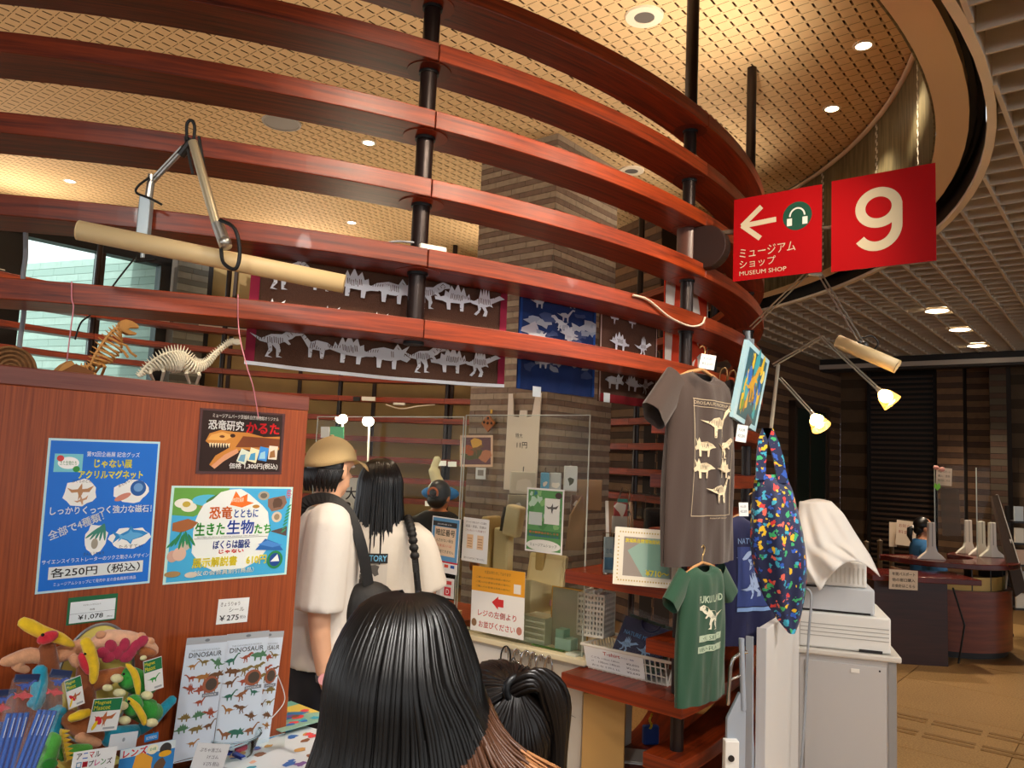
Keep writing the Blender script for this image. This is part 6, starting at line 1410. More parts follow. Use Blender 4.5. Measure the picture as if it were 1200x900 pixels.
# plastic carrier bag
q = onp(611, 575, .02); k = (q - CAM).dot(_f0) / F; xd = -(UP.cross(pn_)) 
if xd.dot(V((1, 0, 0))) < 0: xd = -xd
Tp = pframe(onp(610, 575, .02), xd); wx = abs(1 / xd.dot(V((1, 0, 0)))) 
t = thing('carrier_bag', 'white plastic carrier bag with a handwritten 11 yen price on the pillar', 'bag', Tp); s = k * 1.18
MB().prism([(-21 * s, 0), (20 * s, 0), (21 * s, 74 * s), (22 * s, 97 * s), (15 * s, 97 * s), (11 * s, 74 * s), (5 * s, 73 * s), (5 * s, 80 * s), (-4 * s, 80 * s), (-5 * s, 73 * s), (-12 * s, 74 * s), (-14 * s, 97 * s), (-20 * s, 97 * s), (-20 * s, 74 * s)], 0, .012).build('film', mat('bag_white', 'ddd3c2', .45), t, bevel=.003)
P = Print(1, 1); P.text('特大', -8 * s, 52 * s, 9 * s, 5 * s, '2a2622'); P.text('11円', -6 * s, 42 * s, 13 * s, 6 * s, '2a2622', bold=.001); P.v = [v + V((0, 0, .0122)) for v in P.v]; P.out(t)
# diamond ornament, card, framed picture
q = onp(573, 496, .02); t = thing('diamond_ornament', 'small wooden diamond ornament with dark knobs on the pillar', 'ornament', pframe(q, xd)); s = k
MB().prism([(-11 * s, 0), (0, -11 * s), (11 * s, 0), (0, 11 * s)], 0, .015).build('plaque', mat('ornament_wood', 'a8652e', .5), t, bevel=.003)
for x, y in ((-6, 1), (0, 6), (6, 0), (0, 0)): MB().ell((x * s, y * s, .016), (.012, .012, .006), 8, 6).build('knob', mat('knob_dark', '3a2416', .4), t)
MB().box(2 * s, 5 * s, 12 * s, 17 * s, 0, .006).build('hanger_tab', mat('tab_yellow', 'd8b04a', .5), t)
t, w, h = sheet_px('framed_picture', 'pale pink framed dinosaur painting tilted beside the pillar', 'picture', [(533, 511), (572, 511), (583, 546), (545, 546)], onp(560, 530, .25), V((-.1, -1, 0)).normalized(), mat('frame_pink', 'e0c0a4', .5), off=0, thick=.015)
P = Print(w, h); P.rect(.06 * w, .07 * h, .94 * w, .93 * h, '6a4a50'); P.blob(.5 * w, .7 * h, .2 * w, 'd8a84a', 10, .3, 3); P.blob(.5 * w, .4 * h, .3 * w, '5a5a3a', 12, .4, 4, 1.2, .6); P.blob(.25 * w, .5 * h, .15 * w, 'a85a30', 9, .4, 5); P.blob(.75 * w, .35 * h, .18 * w, 'b87a5a', 9, .4, 6); P.shape(THERO, .48 * w, .5 * h, .5 * w, '7a5a3a'); P.out(t)
t, w, h = psheet('note_card', 'small white printed card on the pillar below the framed picture', 'card', [(558, 548), (569, 548), (569, 562), (557, 561)], CARD); P = Print(w, h); P.rect(.2 * w, .3 * h, .8 * w, .8 * h, '9a9690'); P.out(t)
# brown paper bag and packs on the right
t = thing('paper_bag', 'brown paper bag hanging at the right edge of the clear screen', 'bag', pframe(at_y(690, 598, 4.9), (1, .1, 0))); k = 4.9 / F
MB().box(-15 * k, 15 * k, 0, 35 * k, -.02, .0).build('paper', mat('kraft_paper', '8f7458', .8), t, bevel=.004)
t = thing('paper_bag', 'tall brown paper bag standing on the counter under the hanging one', 'bag', pframe(at_y(671, 645, 4.6), (1, .1, 0))); k = 4.6 / F
MB().prism([(-8 * k, 0), (12 * k, 0), (15 * k, 44 * k), (8 * k, 62 * k), (-4 * k, 40 * k)], -.03, 0).build('paper', mat('kraft_paper'), t, bevel=.004)
for i, (x, y, w_, h_, c_) in enumerate(((612, 575, 30, 26, 'd8d4c4'), (638, 572, 10, 22, '6ab0d8'), (650, 574, 14, 24, 'b8c0c0'), (668, 572, 16, 30, 'c8cccc'), (606, 600, 24, 24, 'a8a08c'), (676, 596, 16, 20, '8a6a58'))):
    k = 4.8 / F; t = thing('bagged_goods', ['cream bagged goods hanging in front of the carrier bag', 'pale blue bagged goods hanging right of the carrier bag', 'grey bagged goods hanging between blue and dark ones', 'grey bag with a dark leaf shape hanging at the right', 'speckled bagged goods left of the green poster', 'brown bagged goods under the grey leaf bag'][i], 'bagged goods', pframe(at_y(x, y + 4, 4.8 + .02 * i), (1, .2, 0)), 'bagged goods behind the screen')
    MB().box(-w_ / 2 * k, w_ / 2 * k, 0, h_ * k, -.012, .012).build('bag', mat('goods_' + c_, c_, .35), t, bevel=.006)
    P = Print(1, 1); P.blob(0, h_ * .4 * k, w_ * .28 * k, '4a4a3a' if i == 3 else 'e8e4d8', 10, .4, i); P.v = [v + V((0, 0, .0125)) for v in P.v]; P.out(t)
    MB().tube([(0, 0, .0), (0, h_ * k, 0), (0, h_ * k + .03, .01)], .003, 6).build('hook', M_chr, t)
# ---- far inside of the kiosk
for i, (x, y) in enumerate(((402, 491), (433, 494))):
    p_ = at_y(x, y, 7.6); t = thing('stand_lamp', ['left', 'right'][i] + ' one of two glowing round lamps on thin rods inside the kiosk', 'lamp', at_y(x - (2 if i == 0 else 8), y + 60, 7.6), 'round lamps inside the kiosk')
    W(MB().ell(p_, (.045, .045, .045)), 'bulb', glow('lamp_glow', 'fff0c8', 14), t, smooth=60); W(MB().tube([p_ - UP * .05, at_y(x - 2 if i else x + 0, y + 52, 7.6)], .01, 8), 'rod', mat('rod_white', 'd8d4cc', .4), t)
    point('stand_lamp_light', p_ + V((0, -.1, 0)), 18, (1, .85, .6), .05)
def far_sheet(name, label, cat, c4, Y, m): return sheet_px(name, label, cat, c4, (0, Y, 0), V((0, -1, 0)), m, off=0, thick=.005)
t, w, h = far_sheet('price_board', 'white board with large black price lettering between the customers', 'sign', [(383, 560), (419, 560), (419, 640), (383, 640)], 5.2, PAPER); P = Print(w, h); P.text('大', .6 * w, .68 * h, .36 * w, .18 * h, '22201e', bold=.002); P.text('8', .55 * w, .5 * h, .22 * w, .14 * h, '22201e', bold=.002); P.rect(.1 * w, .78 * h, .4 * w, .95 * h, 'c8ccc8'); P.rect(.15 * w, .82 * h, .35 * w, .92 * h, '8aa0a0'); P.out(t)
t, w, h = far_sheet('green_pouch', 'mint green pouch hanging beside the round lamps', 'pouch', [(388, 500), (402, 500), (404, 516), (386, 516)], 7.4, mat('pouch_mint', '5fc090', .5))
t, w, h = far_sheet('white_pouch', 'white pouch hanging left of the mint green one', 'pouch', [(376, 500), (386, 500), (386, 513), (376, 513)], 7.4, mat('pouch_white', 'd8dce0', .5))
for i, (x, y, w_) in enumerate(((418, 470, 8), (432, 470, 16), (468, 475, 14))):
    p_ = at_y(x, y, 9.35); t = thing('power_adapter', ['black power adapter on a far board', 'white power adapter on a far board', 'white socket strip on a far board'][i], 'adapter', p_)
    W(MB().box(-w_ / 2 * .0103, w_ / 2 * .0103, -.03, .03, 0, .05 if i < 2 else .03, 0, Matrix.Translation(p_)), 'body', [M_blk, M_pl, M_pl][i], t, bevel=.004)
cord('white_cable', 'white cable trailing along a far board', [at_y(452, 474, 9.35), at_y(470, 479, 9.33), at_y(490, 476, 9.33), at_y(510, 474, 9.35)], .008, mat('cable_pale'))
# blue shark cap with a white horn beside the assistant
p_ = at_y(517, 588, 6.2); k = 6.2 / F
t = thing('shark_plush', 'blue plush with a curved white and yellow horn on a far shelf', 'plush toy', p_)
W(MB().ell(at_y(516, 578, 6.2), (22 * k, .08, 9 * k)), 'body', mat('plush_blue', '2a7ac0', .9), t, smooth=60)
W(MB().tube(poly_pipe([at_y(516, 572, 6.2), at_y(511, 560, 6.2), at_y(509, 548, 6.2), at_y(514, 535, 6.2)], 5), [.05] * 5 + [.045] * 5 + [.03] * 5 + [.006], 10), 'horn', mat('plush_ivory', 'e8e4b8', .8), t, smooth=60)
for i, (x, y) in enumerate(((518, 543), (530, 544), (503, 590))):
    t, w, h = far_sheet('shelf_label', ['left white label on the far shelf edge', 'right white label on the far shelf edge', 'white label on the far shelf beside the grey plush'][i], 'label', [(x - 5, y - 3), (x + 5, y - 3), (x + 5, y + 3), (x - 5, y + 3)], 8.6, CARD)
# ================================================================== cabinet with covered machines, folded table
ZK = .70
k0, k1 = at_z(934, 758, ZK), at_z(1057, 771, ZK); kd = (k1 - k0).normalized(); Lk = (k1 - k0).length
Tk = frame(V((k0.x, k0.y, 0)), kd)               # x right, y away
M_cab = mat('cabinet_grey', 'b9b5b2', .4); M_cabt = mat('cabinet_top', 'cfc8bd', .35); M_mach = mat('machine_white', 'e2dfd8', .45); M_machg = mat('machine_grey', 'c4c6c8', .45)
t = thing('steel_cabinet', 'pale grey steel cabinet carrying the covered machines', 'cabinet', Tk)
MB().box(.01, Lk - .02, .02, .55, 0, ZK - .03).build('body', M_cab, t, bevel=.006)
MB().box(.0, Lk, .0, .57, ZK - .03, ZK).build('top', M_cabt, t, bevel=.008)
MB().box(.04, Lk - .07, .012, .02, .03, ZK - .06).build('door', M_cab, t, bevel=.003)
MB().box(Lk - .06, Lk - .022, .014, .02, .0, ZK - .035).build('corner_strip', mat('cabinet_strip', '8d8a88', .4), t)
MB().box(.26, .3, .008, .012, ZK - .1, ZK - .08).build('lock', M_white, t)
MB().ell((Lk - .1, .012, ZK - .08), (.005, .003, .005), 8, 6).build('screw', M_dark, t)
def mach(name, label, x0, x1, y0, y1, z0, z1, m, parts):
    tt = thing(name, label, 'machine', Tk @ Matrix.Translation((x0, y0, z0)), 'machines stacked on the cabinet')
    MB().box(0, x1 - x0, 0, y1 - y0, 0, z1 - z0).build('casing', m, tt, bevel=.01)
    for nm, b, mm in parts: MB().box(*b).build(nm, mm, tt)
    return tt
px = lambda x: (x - 934) / (1057 - 934) * Lk
a, b = px(936), px(1046)
mach('till_machine', 'wide white machine at the bottom of the stack with grooved front', a, b, .03, .5, ZK + .002, ZK + .182, M_mach, [('groove', (.01, b - a - .01, -.002, .0, .06 + .02 * i, .064 + .02 * i), mat('groove_grey', 'a8a49c', .5)) for i in range(4)] + [('foot', (b - a - .15, b - a - .04, -.003, .01, .0, .014), M_dark)])
a2, b2 = px(922), px(1028)
mach('receipt_machine', 'grey machine in the middle of the stack', a2, b2, .05, .48, ZK + .184, ZK + .315, M_machg, [('slot', (.08, .18, -.003, .001, .122, .132), M_dark), ('base_gap', (.02, b2 - a2 - .02, -.001, .01, -.0, .01), M_dark)])
a3, b3 = px(928), px(1019)
mach('ribbed_machine', 'white ribbed machine at the top of the stack', a3, b3, .06, .45, ZK + .317, ZK + .445, M_mach, [('rib', (b3 - a3 - .02 - .022 * i, b3 - a3 - .03 - .022 * i + .018, -.003, .0, .02, .1), mat('rib_white', 'd2cec4', .5)) for i in range(9)])
mach('covered_machine', 'dark machine hidden under the white cloth', px(944), px(1000), .1, .4, ZK + .447, ZK + .62, mat('machine_dark', '4a4642', .5), [('panel', (.02, .1, -.002, 0, .03, .1), M_dark)])
# cloth draped over
t = thing('dust_cloth', 'white cloth draped over the top of the machine stack', 'cloth', Tk @ Matrix.Translation((px(960), .06, ZK + .447)))
LB = [(937, 588, 4.15), (934, 612, 4.07), (935, 640, 3.97), (944, 664, 3.92), (960, 692, 3.88)]
RB = [(974, 588, 4.15), (988, 602, 4.11), (1004, 628, 4.07), (1020, 652, 4.03), (1031, 676, 3.98)]
def lerp(L_, v):
    j = v * (len(L_) - 1); i = min(int(j), len(L_) - 2); f = j - i; return [L_[i][q] + (L_[i + 1][q] - L_[i][q]) * f for q in range(3)]
def cl(u, v):
    l, r = lerp(LB, v), lerp(RB, v); x = l[0] + (r[0] - l[0]) * u; y = l[1] + (r[1] - l[1]) * u - 26 * sin(pi * u) ** 1.0 * max(0, v - .55) / .45 * (1 if u > .12 else u / .12); Y = l[2] + (r[2] - l[2]) * u
    return at_y(x, y, Y - .05 * sin(pi * u) - .018 * sin(u * 15 + v * 4) * v - .012 * sin(u * 27 - v * 6) * v)
W(MB().grid(cl, 30, 26), 'cloth', mat('cloth_white', 'd6d0c8', .9, bump=.2, bscale=200, sheen=.2), t, smooth=80, solid=.003)
def cl2(u, v):
    x = 940 + 34 * u; y = 588 - 3 * sin(pi * u); return at_y(x, y + v * 6, 4.15 + .28 * (1 - v))
W(MB().grid(cl2, 10, 4), 'cloth_top', mat('cloth_white'), t, smooth=80, solid=.003)
def cl3(u, v): return at_y(912 + 22 * u + 3 * sin(v * 5), 655 + 55 * v - 8 * u, 3.9 + .03 * sin(u * 9))
W(MB().grid(cl3, 10, 10), 'hanging_corner', mat('cloth_cream', 'e4d8c4', .8), t, smooth=80, solid=.003)
cord('machine_cable', 'grey cable running down the front of the machine stack', [at_y(946, 690, 3.84), at_y(951, 700, 3.82), at_y(948, 740, 3.8), at_y(945, 790, 3.78), at_y(943, 840, 3.76), at_y(940, 880, 3.75), at_y(938, 905, 3.75)], .006, mat('cable_grey'))
# folded table standing upright
f0, f1 = at_z(898, 737, .93), at_z(937, 712, .93); fd = (f1 - f0).normalized(); Lf = (f1 - f0).length
Tf = frame(V((f0.x, f0.y, 0)), fd)
if (Tf.to_3x3() @ V((0, 1, 0))).x > 0: pass
t = thing('folding_table', 'white folding table parked upright beside the cabinet', 'table', Tf)
M_ft = mat('table_white', 'd5d2cd', .35)
MB().box(0, Lf, 0, .035, .1, .93).build('tabletop', M_ft, t, bevel=.004); MB().box(-.012, 0, -.002, .037, .098, .932).build('edge_band', mat('table_edge', 'bdbdc0', .4), t)
MB().prism([(-.02, .06), (.02, .06), (.02, .42), (-.0, .5), (-.02, .9), (-.03, .9)], 0, .03, 0, Matrix.Translation((-.03, .04, 0)) @ Matrix(((1, 0, 0, 0), (0, 0, 1, 0), (0, 1, 0, 0), (0, 0, 0, 1)))).build('leg_frame', mat('leg_bluegrey', '9fa8b4', .35, .3), t)
W(MB().prism([(0, 0), (.075, .0), (.075, .22), (.05, .3), (.02, .24), (0, .2)], -.01, .01, 0, pframe(at_y(850, 905, 3.1), (1, .1, 0))), 'hinge_plate', mat('leg_bluegrey'), t, bevel=.003)
W(MB().tube(poly_pipe([at_y(853, 826, 3.1), at_y(855, 800, 3.1), at_y(858, 775, 3.1), at_y(868, 766, 3.1), at_y(876, 764, 3.1)], 5), .007, 8).tube([at_y(855, 797, 3.1), at_y(872, 790, 3.1)], .005, 8), 'handle', M_chr, t, smooth=60)
W(MB().tube([at_y(869, 748, 3.1), at_y(871, 832, 3.1)], .011, 8), 'upright', mat('leg_bluegrey'), t, smooth=60)
W(MB().box(-.027, .027, -.02, .02, 0, .12, 0, Matrix.Translation(at_y(856, 905, 3.08))), 'caster_lock', M_mach, t, bevel=.004)
W(MB().lathe([(.012, -.002), (.012, .002)], 14, 0, Matrix.Translation(at_y(857, 889, 3.055)) @ Matrix.Rotation(pi / 2, 4, 'X')), 'lock_screw', M_dark, t)
for z in (0,): MB().lathe([(.03, 0), (.03, .02)], 14, 0, Matrix.Translation((.1, .03, .03)) @ Matrix.Rotation(pi / 2, 4, 'X')).build('caster', M_dark, t, smooth=40); MB().box(.02, .2, .0, .03, .05, .1).build('foot_frame', mat('leg_bluegrey'), t)
# ================================================================== people
SKIN = mat('skin', 'c98f6e', .5, noise=.06, nscale=12); SKIN2 = mat('skin_light', 'd9a98a', .5, noise=.06, nscale=12)
def hair_mat(name, base, tip, z0, z1):
    m = mat(name, base, .33, spec=.6); nt = m.node_tree; N = nt.nodes; L = nt.links; b = N['Principled BSDF']
    tc = N.new('ShaderNodeTexCoord'); sx = N.new('ShaderNodeSeparateXYZ'); L.new(tc.outputs['Object'], sx.inputs[0])
    nz = N.new('ShaderNodeTexNoise'); nz.inputs['Scale'].default_value = 22; L.new(tc.outputs['Object'], nz.inputs[0])
    ad = N.new('ShaderNodeMath'); ad.operation = 'MULTIPLY_ADD'; ad.inputs[1].default_value = .12; L.new(nz.outputs[0], ad.inputs[0]); L.new(sx.outputs[2], ad.inputs[2])
    mr = N.new('ShaderNodeMapRange'); mr.inputs[1].default_value = z0 + .06; mr.inputs[2].default_value = z1 + .06; L.new(ad.outputs[0], mr.inputs[0])
    mx = N.new('ShaderNodeMix'); mx.data_type = 'RGBA'; mx.inputs[6].default_value = (*lin(base), 1); mx.inputs[7].default_value = (*lin(tip), 1); L.new(mr.outputs[0], mx.inputs[0]); L.new(mx.outputs[2], b.inputs['Base Color'])
    b.inputs['Anisotropic'].default_value = .6
    return m
HB = mat('hair_black', '0d0a09', .34, spec=.6)
def loft(rows, n=20):
    mb = MB(); vs = []
    for z, cx, cy, rx, ry in rows:
        for j in range(n): a = 2 * pi * j / n; vs.append((cx + rx * cos(a), cy + ry * sin(a), z))
    k = len(rows); fs = [(i * n + j, i * n + (j + 1) % n, (i + 1) * n + (j + 1) % n, (i + 1) * n + j) for i in range(k - 1) for j in range(n)]
    return mb.add(vs, fs + [list(range(n))[::-1], list(range((k - 1) * n, k * n))])
def merge(mb, o, T=None): return mb.add(o.v, o.f, 0, T)
def limb(pts, rs, n=12):
    P_ = poly_pipe(pts, 4); rr = []
    for i in range(len(rs) - 1): rr += [rs[i] + (rs[i + 1] - rs[i]) * j / 4 for j in range(4)]
    return MB().tube(P_, rr + [rs[-1]], n)
def remesh(o, vox, smooth=8):
    md = o.modifiers.new('remesh', 'REMESH'); md.mode = 'VOXEL'; md.voxel_size = vox; md.use_smooth_shade = True
    if smooth: sm = o.modifiers.new('smooth', 'SMOOTH'); sm.factor = .5; sm.iterations = smooth
    return o
def head_shape(c, s=1, turn=0):
    """skull, jaw, nose, lips, ears; faces -y before turning (degrees, positive turns to +x)"""
    mb = MB(); R = Matrix.Rotation(radians(turn), 4, 'Z'); T = Matrix.Translation(c) @ R @ Matrix.Scale(s, 4)
    mb.ell((0, .01, .03), (.075, .092, .088), 18, 12, T=T); mb.ell((0, -.022, -.045), (.055, .062, .062), 16, 10, T=T); mb.ell((0, -.045, -.088), (.028, .03, .022), 12, 8, T=T)
    mb.tube([(0, -.078, .01), (0, -.092, -.015), (0, -.108, -.035)], [.008, .011, .014], 8, T=T); mb.ell((0, -.088, -.066), (.024, .012, .01), 10, 6, T=T)
    for x in (-.074, .074): mb.ell((x, .012, -.01), (.01, .02, .031), 10, 8, T=T)
    mb.ell((-.034, -.07, .022), (.022, .012, .008), 10, 6, T=T); mb.ell((.034, -.07, .022), (.022, .012, .008), 10, 6, T=T)
    return mb, T
def hand(T, s=1, side=1):
    """palm along -z from the wrist, fingers slightly curled towards -y"""
    mb = MB(); mb.ell((0, 0, -.045), (.038, .016, .05), 12, 8, T=T); mb.ell((0, 0, -.012), (.03, .02, .03), 10, 8, T=T)
    for i, (x, L_) in enumerate(((-.028, .062), (-.01, .074), (.01, .07), (.027, .055))):
        mb.tube([T @ V((x, 0, -.08)), T @ V((x * 1.1, -.006, -.08 - L_ * .45)), T @ V((x * 1.1, -.022, -.08 - L_ * .8)), T @ V((x * 1.05, -.036, -.08 - L_))], [.0095, .009, .008, .0065], 8)
    mb.tube([T @ V((side * .03, -.004, -.03)), T @ V((side * .052, -.014, -.055)), T @ V((side * .056, -.024, -.085))], [.012, .0105, .008], 8)
    return mb
def body(h, armL, armR, headturn=0, hs=1.0, lean=0, legs=True):
    """one closed figure of height h standing at the origin, facing -y; armX: list of shoulder, elbow, wrist points"""
    u = h / 1.7; mb = MB()
    merge(mb, loft([(z * u, 0, y * u, rx * u, ry * u) for z, y, rx, ry in ((.80, 0, .14, .1), (.86, 0, .165, .115), (.95, 0, .165, .11), (1.06, 0, .14, .095), (1.18, 0, .15, .1), (1.30, .0, .175, .11), (1.38, .005, .18, .095), (1.42, .01, .13, .08), (1.45, .012, .07, .06))]))
    merge(mb, limb([(0, .012 * u, 1.42 * u), (0, .005 * u, 1.49 * u), (0, 0, 1.54 * u)], [.06 * u, .052 * u, .05 * u]))
    hd_, Th = head_shape(V((0, -.005, 1.7 * u - .118 * hs)), hs, headturn); merge(mb, hd_)
    for a, sd_ in ((armL, -1), (armR, 1)):
        sh, el, wr = [V(p) for p in a]
        merge(mb, limb([sh + V((-sd_ * .05, 0, .0)), sh, el, wr], [.05 * u, .055 * u, .042 * u, .027 * u]))
        d = (wr - el).normalized(); q = (-d).to_track_quat('Z', 'Y').to_matrix().to_4x4(); q.translation = wr
        merge(mb, hand(q, u, -sd_))
    if legs:
        for s in (-1, 1):
            merge(mb, limb([(s * .085 * u, 0, .86 * u), (s * .09 * u, -.01 * u, .48 * u), (s * .09 * u, .01 * u, .09 * u)], [.09 * u, .062 * u, .04 * u])); mb.ell((s * .09 * u, -.06 * u, .04 * u), (.045 * u, .12 * u, .04 * u))
    return mb, Th
def tee(h, armL, armR, z0, grow=.022, sl=.8):
    u = h / 1.7; g = grow; mb = MB()
    merge(mb, loft([(z0, 0, 0, .185 * u + g, .125 * u + g)] + [(z * u, 0, y * u, rx * u + g, ry * u + g) for z, y, rx, ry in ((1.0, 0, .165, .11), (1.15, 0, .165, .11), (1.28, 0, .178, .115), (1.37, .005, .182, .1), (1.415, .01, .13, .08), (1.44, .012, .08, .06))]))
    for a, sd_ in ((armL, -1), (armR, 1)):
        sh, el, wr = [V(p) for p in a]; e = sh + (el - sh) * sl
        merge(mb, limb([sh + V((-sd_ * .07, 0, .0)), sh + V((0, 0, .0)), e], [.06 * u + g * .6, .07 * u + g * .6, .068 * u + g]))
    return mb
def pants(h, m, t, T=None):
    u = h / 1.7; mb = MB()
    merge(mb, loft([(z * u, 0, 0, rx * u, ry * u) for z, rx, ry in ((.74, .15, .12), (.84, .18, .135), (.97, .175, .125), (1.02, .165, .118))]))
    for s in (-1, 1): merge(mb, limb([(s * .085 * u, 0, .84 * u), (s * .092 * u, -.01, .48 * u), (s * .092 * u, .01, .08 * u)], [.105 * u, .085 * u, .07 * u]))
    return remesh(mb.build('trousers', m, t), .014)
def eyes(Th, t):
    for x in (-.034, .034):
        mb = MB(); mb.ell((x, -.079, .012), (.013, .008, .006), 10, 6, 0, Th); mb.ell((x, -.086, .012), (.0055, .003, .0055), 8, 6, 1, Th); mb.build('eye', [mat('eye_white', 'e8e4e0', .3), mat('iris_dark', '1a100c', .2)], t, smooth=60)
def strands(t, roots, name, m, r0=.006, parent=None):
    mb = MB()
    for P_ in roots:
        Q = poly_pipe(P_, 4); n = len(Q); mb.tube(Q, [r0 * (1 - .75 * (i / (n - 1)) ** 2.2) for i in range(n)], 5)
    return mb.build(name, m, parent or t, smooth=80)

# ---- customer in a cap (in profile, facing right)
hM = 1.65; YM = 2.95; mx_ = at_y(384, 600, YM).x
t = thing('person', 'person in a tan cap and white T-shirt with a black shoulder bag and a watch', 'person', Matrix.Translation((mx_, YM, 0)) @ Matrix.Rotation(radians(112), 4, 'Z'))
aL = ((-.175, .02, 1.33), (-.205, .04, 1.05), (-.2, -.0, .81)); aR = ((.175, .02, 1.33), (.2, .02, 1.06), (.16, -.16, .9))
mb, Th = body(hM, aL, aR, 38, .97); remesh(mb.build('body', SKIN2, t), .0075, 4); eyes(Th, t)
M_tw = mat('shirt_white', 'd2cfca', .9, bump=.5, bscale=24, sheen=.2)
remesh(tee(hM, aL, aR, .84, .022, 1.0).build('shirt', M_tw, t), .012, 3)
pants(hM, mat('trousers_dark', '20222a', .8), t)
mb = MB(); mb.ell((0, .022, .005), (.079, .08, .075), 16, 10, 0, Th); mb.ell((0, .055, -.02), (.068, .05, .05), 14, 8, 0, Th)
for i in range(40):
    a = pi * (i / 39); mb.tube([Th @ V((.08 * cos(a), .03 + .075 * sin(a), .0)), Th @ V((.08 * cos(a), .045 + .07 * sin(a), -.035)), Th @ V((.068 * cos(a), .045 + .06 * sin(a), -.06 - .012 * (i % 3)))], [.008, .008, .003], 5)
mb.build('hair', HB, t, smooth=80)
cap = MB(); cap.grid(lambda u, v: tuple(Th @ V((.09 * cos(2 * pi * u) * cos(v * pi / 2), .01 + .112 * sin(2 * pi * u) * cos(v * pi / 2), .034 + .094 * sin(v * pi / 2) - .028 * max(0, sin(2 * pi * u)) * (1 - v)))), 28, 10, wrap=True)
M_cap = mat('cap_tan', 'c2a878', .85, bump=.3, bscale=300)
co = cap.build('cap', M_cap, t, smooth=80, solid=.003)
br = MB(); br.grid(lambda u, v: tuple(Th @ V(((.03 + .055) * (u * 2 - 1) * (1 - .25 * v), -.085 - .085 * v * (1 - .35 * (u * 2 - 1) ** 2), .045 - .022 * v - .03 * (u * 2 - 1) ** 2))), 14, 6); br.build('brim', M_cap, co, smooth=80, solid=.004)
MB().ell((0, 0, 0), (.008, .008, .005), 8, 6, 0, Th @ Matrix.Translation((0, .01, .129))).build('button', M_cap, co)
P = Print(1, 1); P.text('MUSEUM', 0, 0, 1, .016, 'b8683a')
P.v = [Th @ V((-.09 * cos(.4 + v.x * .8) * .95 - .004, .01 - .112 * sin(.4 + v.x * .8) * .95, .064 + v.y)) for v in P.v]; P.build('lettering', P.mats, co)
M_bagb = mat('bag_black', '101012', .6, bump=.4, bscale=60)
Q = poly_pipe([(-.04, .13, 1.30), (-.06, .1, 1.40), (-.1, .02, 1.425), (-.125, -.05, 1.38), (-.145, -.1, 1.27), (-.135, -.14, 1.12)], 6)
mb = MB(); vs = []
for i, q in enumerate(Q):
    d = (Q[min(i + 1, len(Q) - 1)] - Q[max(i - 1, 0)]).normalized(); n = V((-1, -.2, .5)); s_ = d.cross(n).normalized() * .021; vs += [q - s_ + V((-.012, 0, .008)), q + s_ + V((-.012, 0, .008))]
mb.add(vs, [(2 * i, 2 * i + 1, 2 * i + 3, 2 * i + 2) for i in range(len(Q) - 1)]); mb.build('bag_strap', M_bagb, t, solid=.006)
mb = MB().ell((-.12, -.15, 1.03), (.06, .11, .11), 16, 10); mb.ell((-.13, -.2, .97), (.055, .1, .09)); remesh(mb.build('shoulder_bag', M_bagb, t), .012, 3)
wr = V(aL[2]); el = V(aL[1]); d = (wr - el).normalized()
MB().tube([wr - d * .03, wr - d * .008], .0335, 14).build('watch_strap', mat('watch_grey', '5a5a60', .5), t, smooth=40)
MB().lathe([(.018, 0), (.018, .008), (.0, .009)], 14, 0, Matrix.Translation(wr - d * .02 + V((-.03, .012, 0))) @ Matrix.Rotation(-pi / 2, 4, 'Y')).build('watch_face', mat('watch_pink', 'd89aa0', .3), t, smooth=40)

# ---- customer with long black hair
YW = 3.42; hW = at_y(440, 537, YW).z - .012; wx_ = at_y(443, 600, YW).x
t = thing('person', 'person with long straight black hair and a white T-shirt with a printed back', 'person', Matrix.Translation((wx_, YW, 0)) @ Matrix.Rotation(radians(180 + 8), 4, 'Z'))
aL = ((-.17, .01, 1.22), (-.235, -.02, 1.0), (-.2, -.2, .93)); aR = ((.17, .01, 1.22), (.21, .0, .98), (.18, -.16, .88))
mb, Th = body(hW, aL, aR, 12, .97); remesh(mb.build('body', SKIN2, t), .009, 4); eyes(Th, t)
so = remesh(tee(hW, aL, aR, .78, .034, .9).build('shirt', mat('shirt_offwhite', 'cac4ba', .9, bump=.5, bscale=24, sheen=.2), t), .012, 4)
pants(hW, mat('trousers_dark'), t)
def yb(x, z): return .147 * sqrt(max(0, 1 - (x / .235) ** 2)) + .004
P = Print(1, 1); P.rectn(-.075, 1.15, .075, 1.19, '1c1c1e', 8, 1); P.text('THE STORY', -.07, 1.158, .14, .024, '6ab0d8', bold=.001); P.rectn(-.075, .85, .075, 1.145, 'b8b4ae', 8, 4); rd = random.Random(8)
for i in range(34): P.blob(rd.uniform(-.062, .062), rd.uniform(.86, 1.135), rd.uniform(.01, .022), rd.choice(['1a1a1c', '2a2a2c', '8a8680', '1a1a1c', '4a4846']), 8, .5, i)
P.v = [V((-v.x + .02, yb(v.x, v.y) + .01 + v.z, v.y)) for v in P.v]; P.build('back_print', P.mats, t)
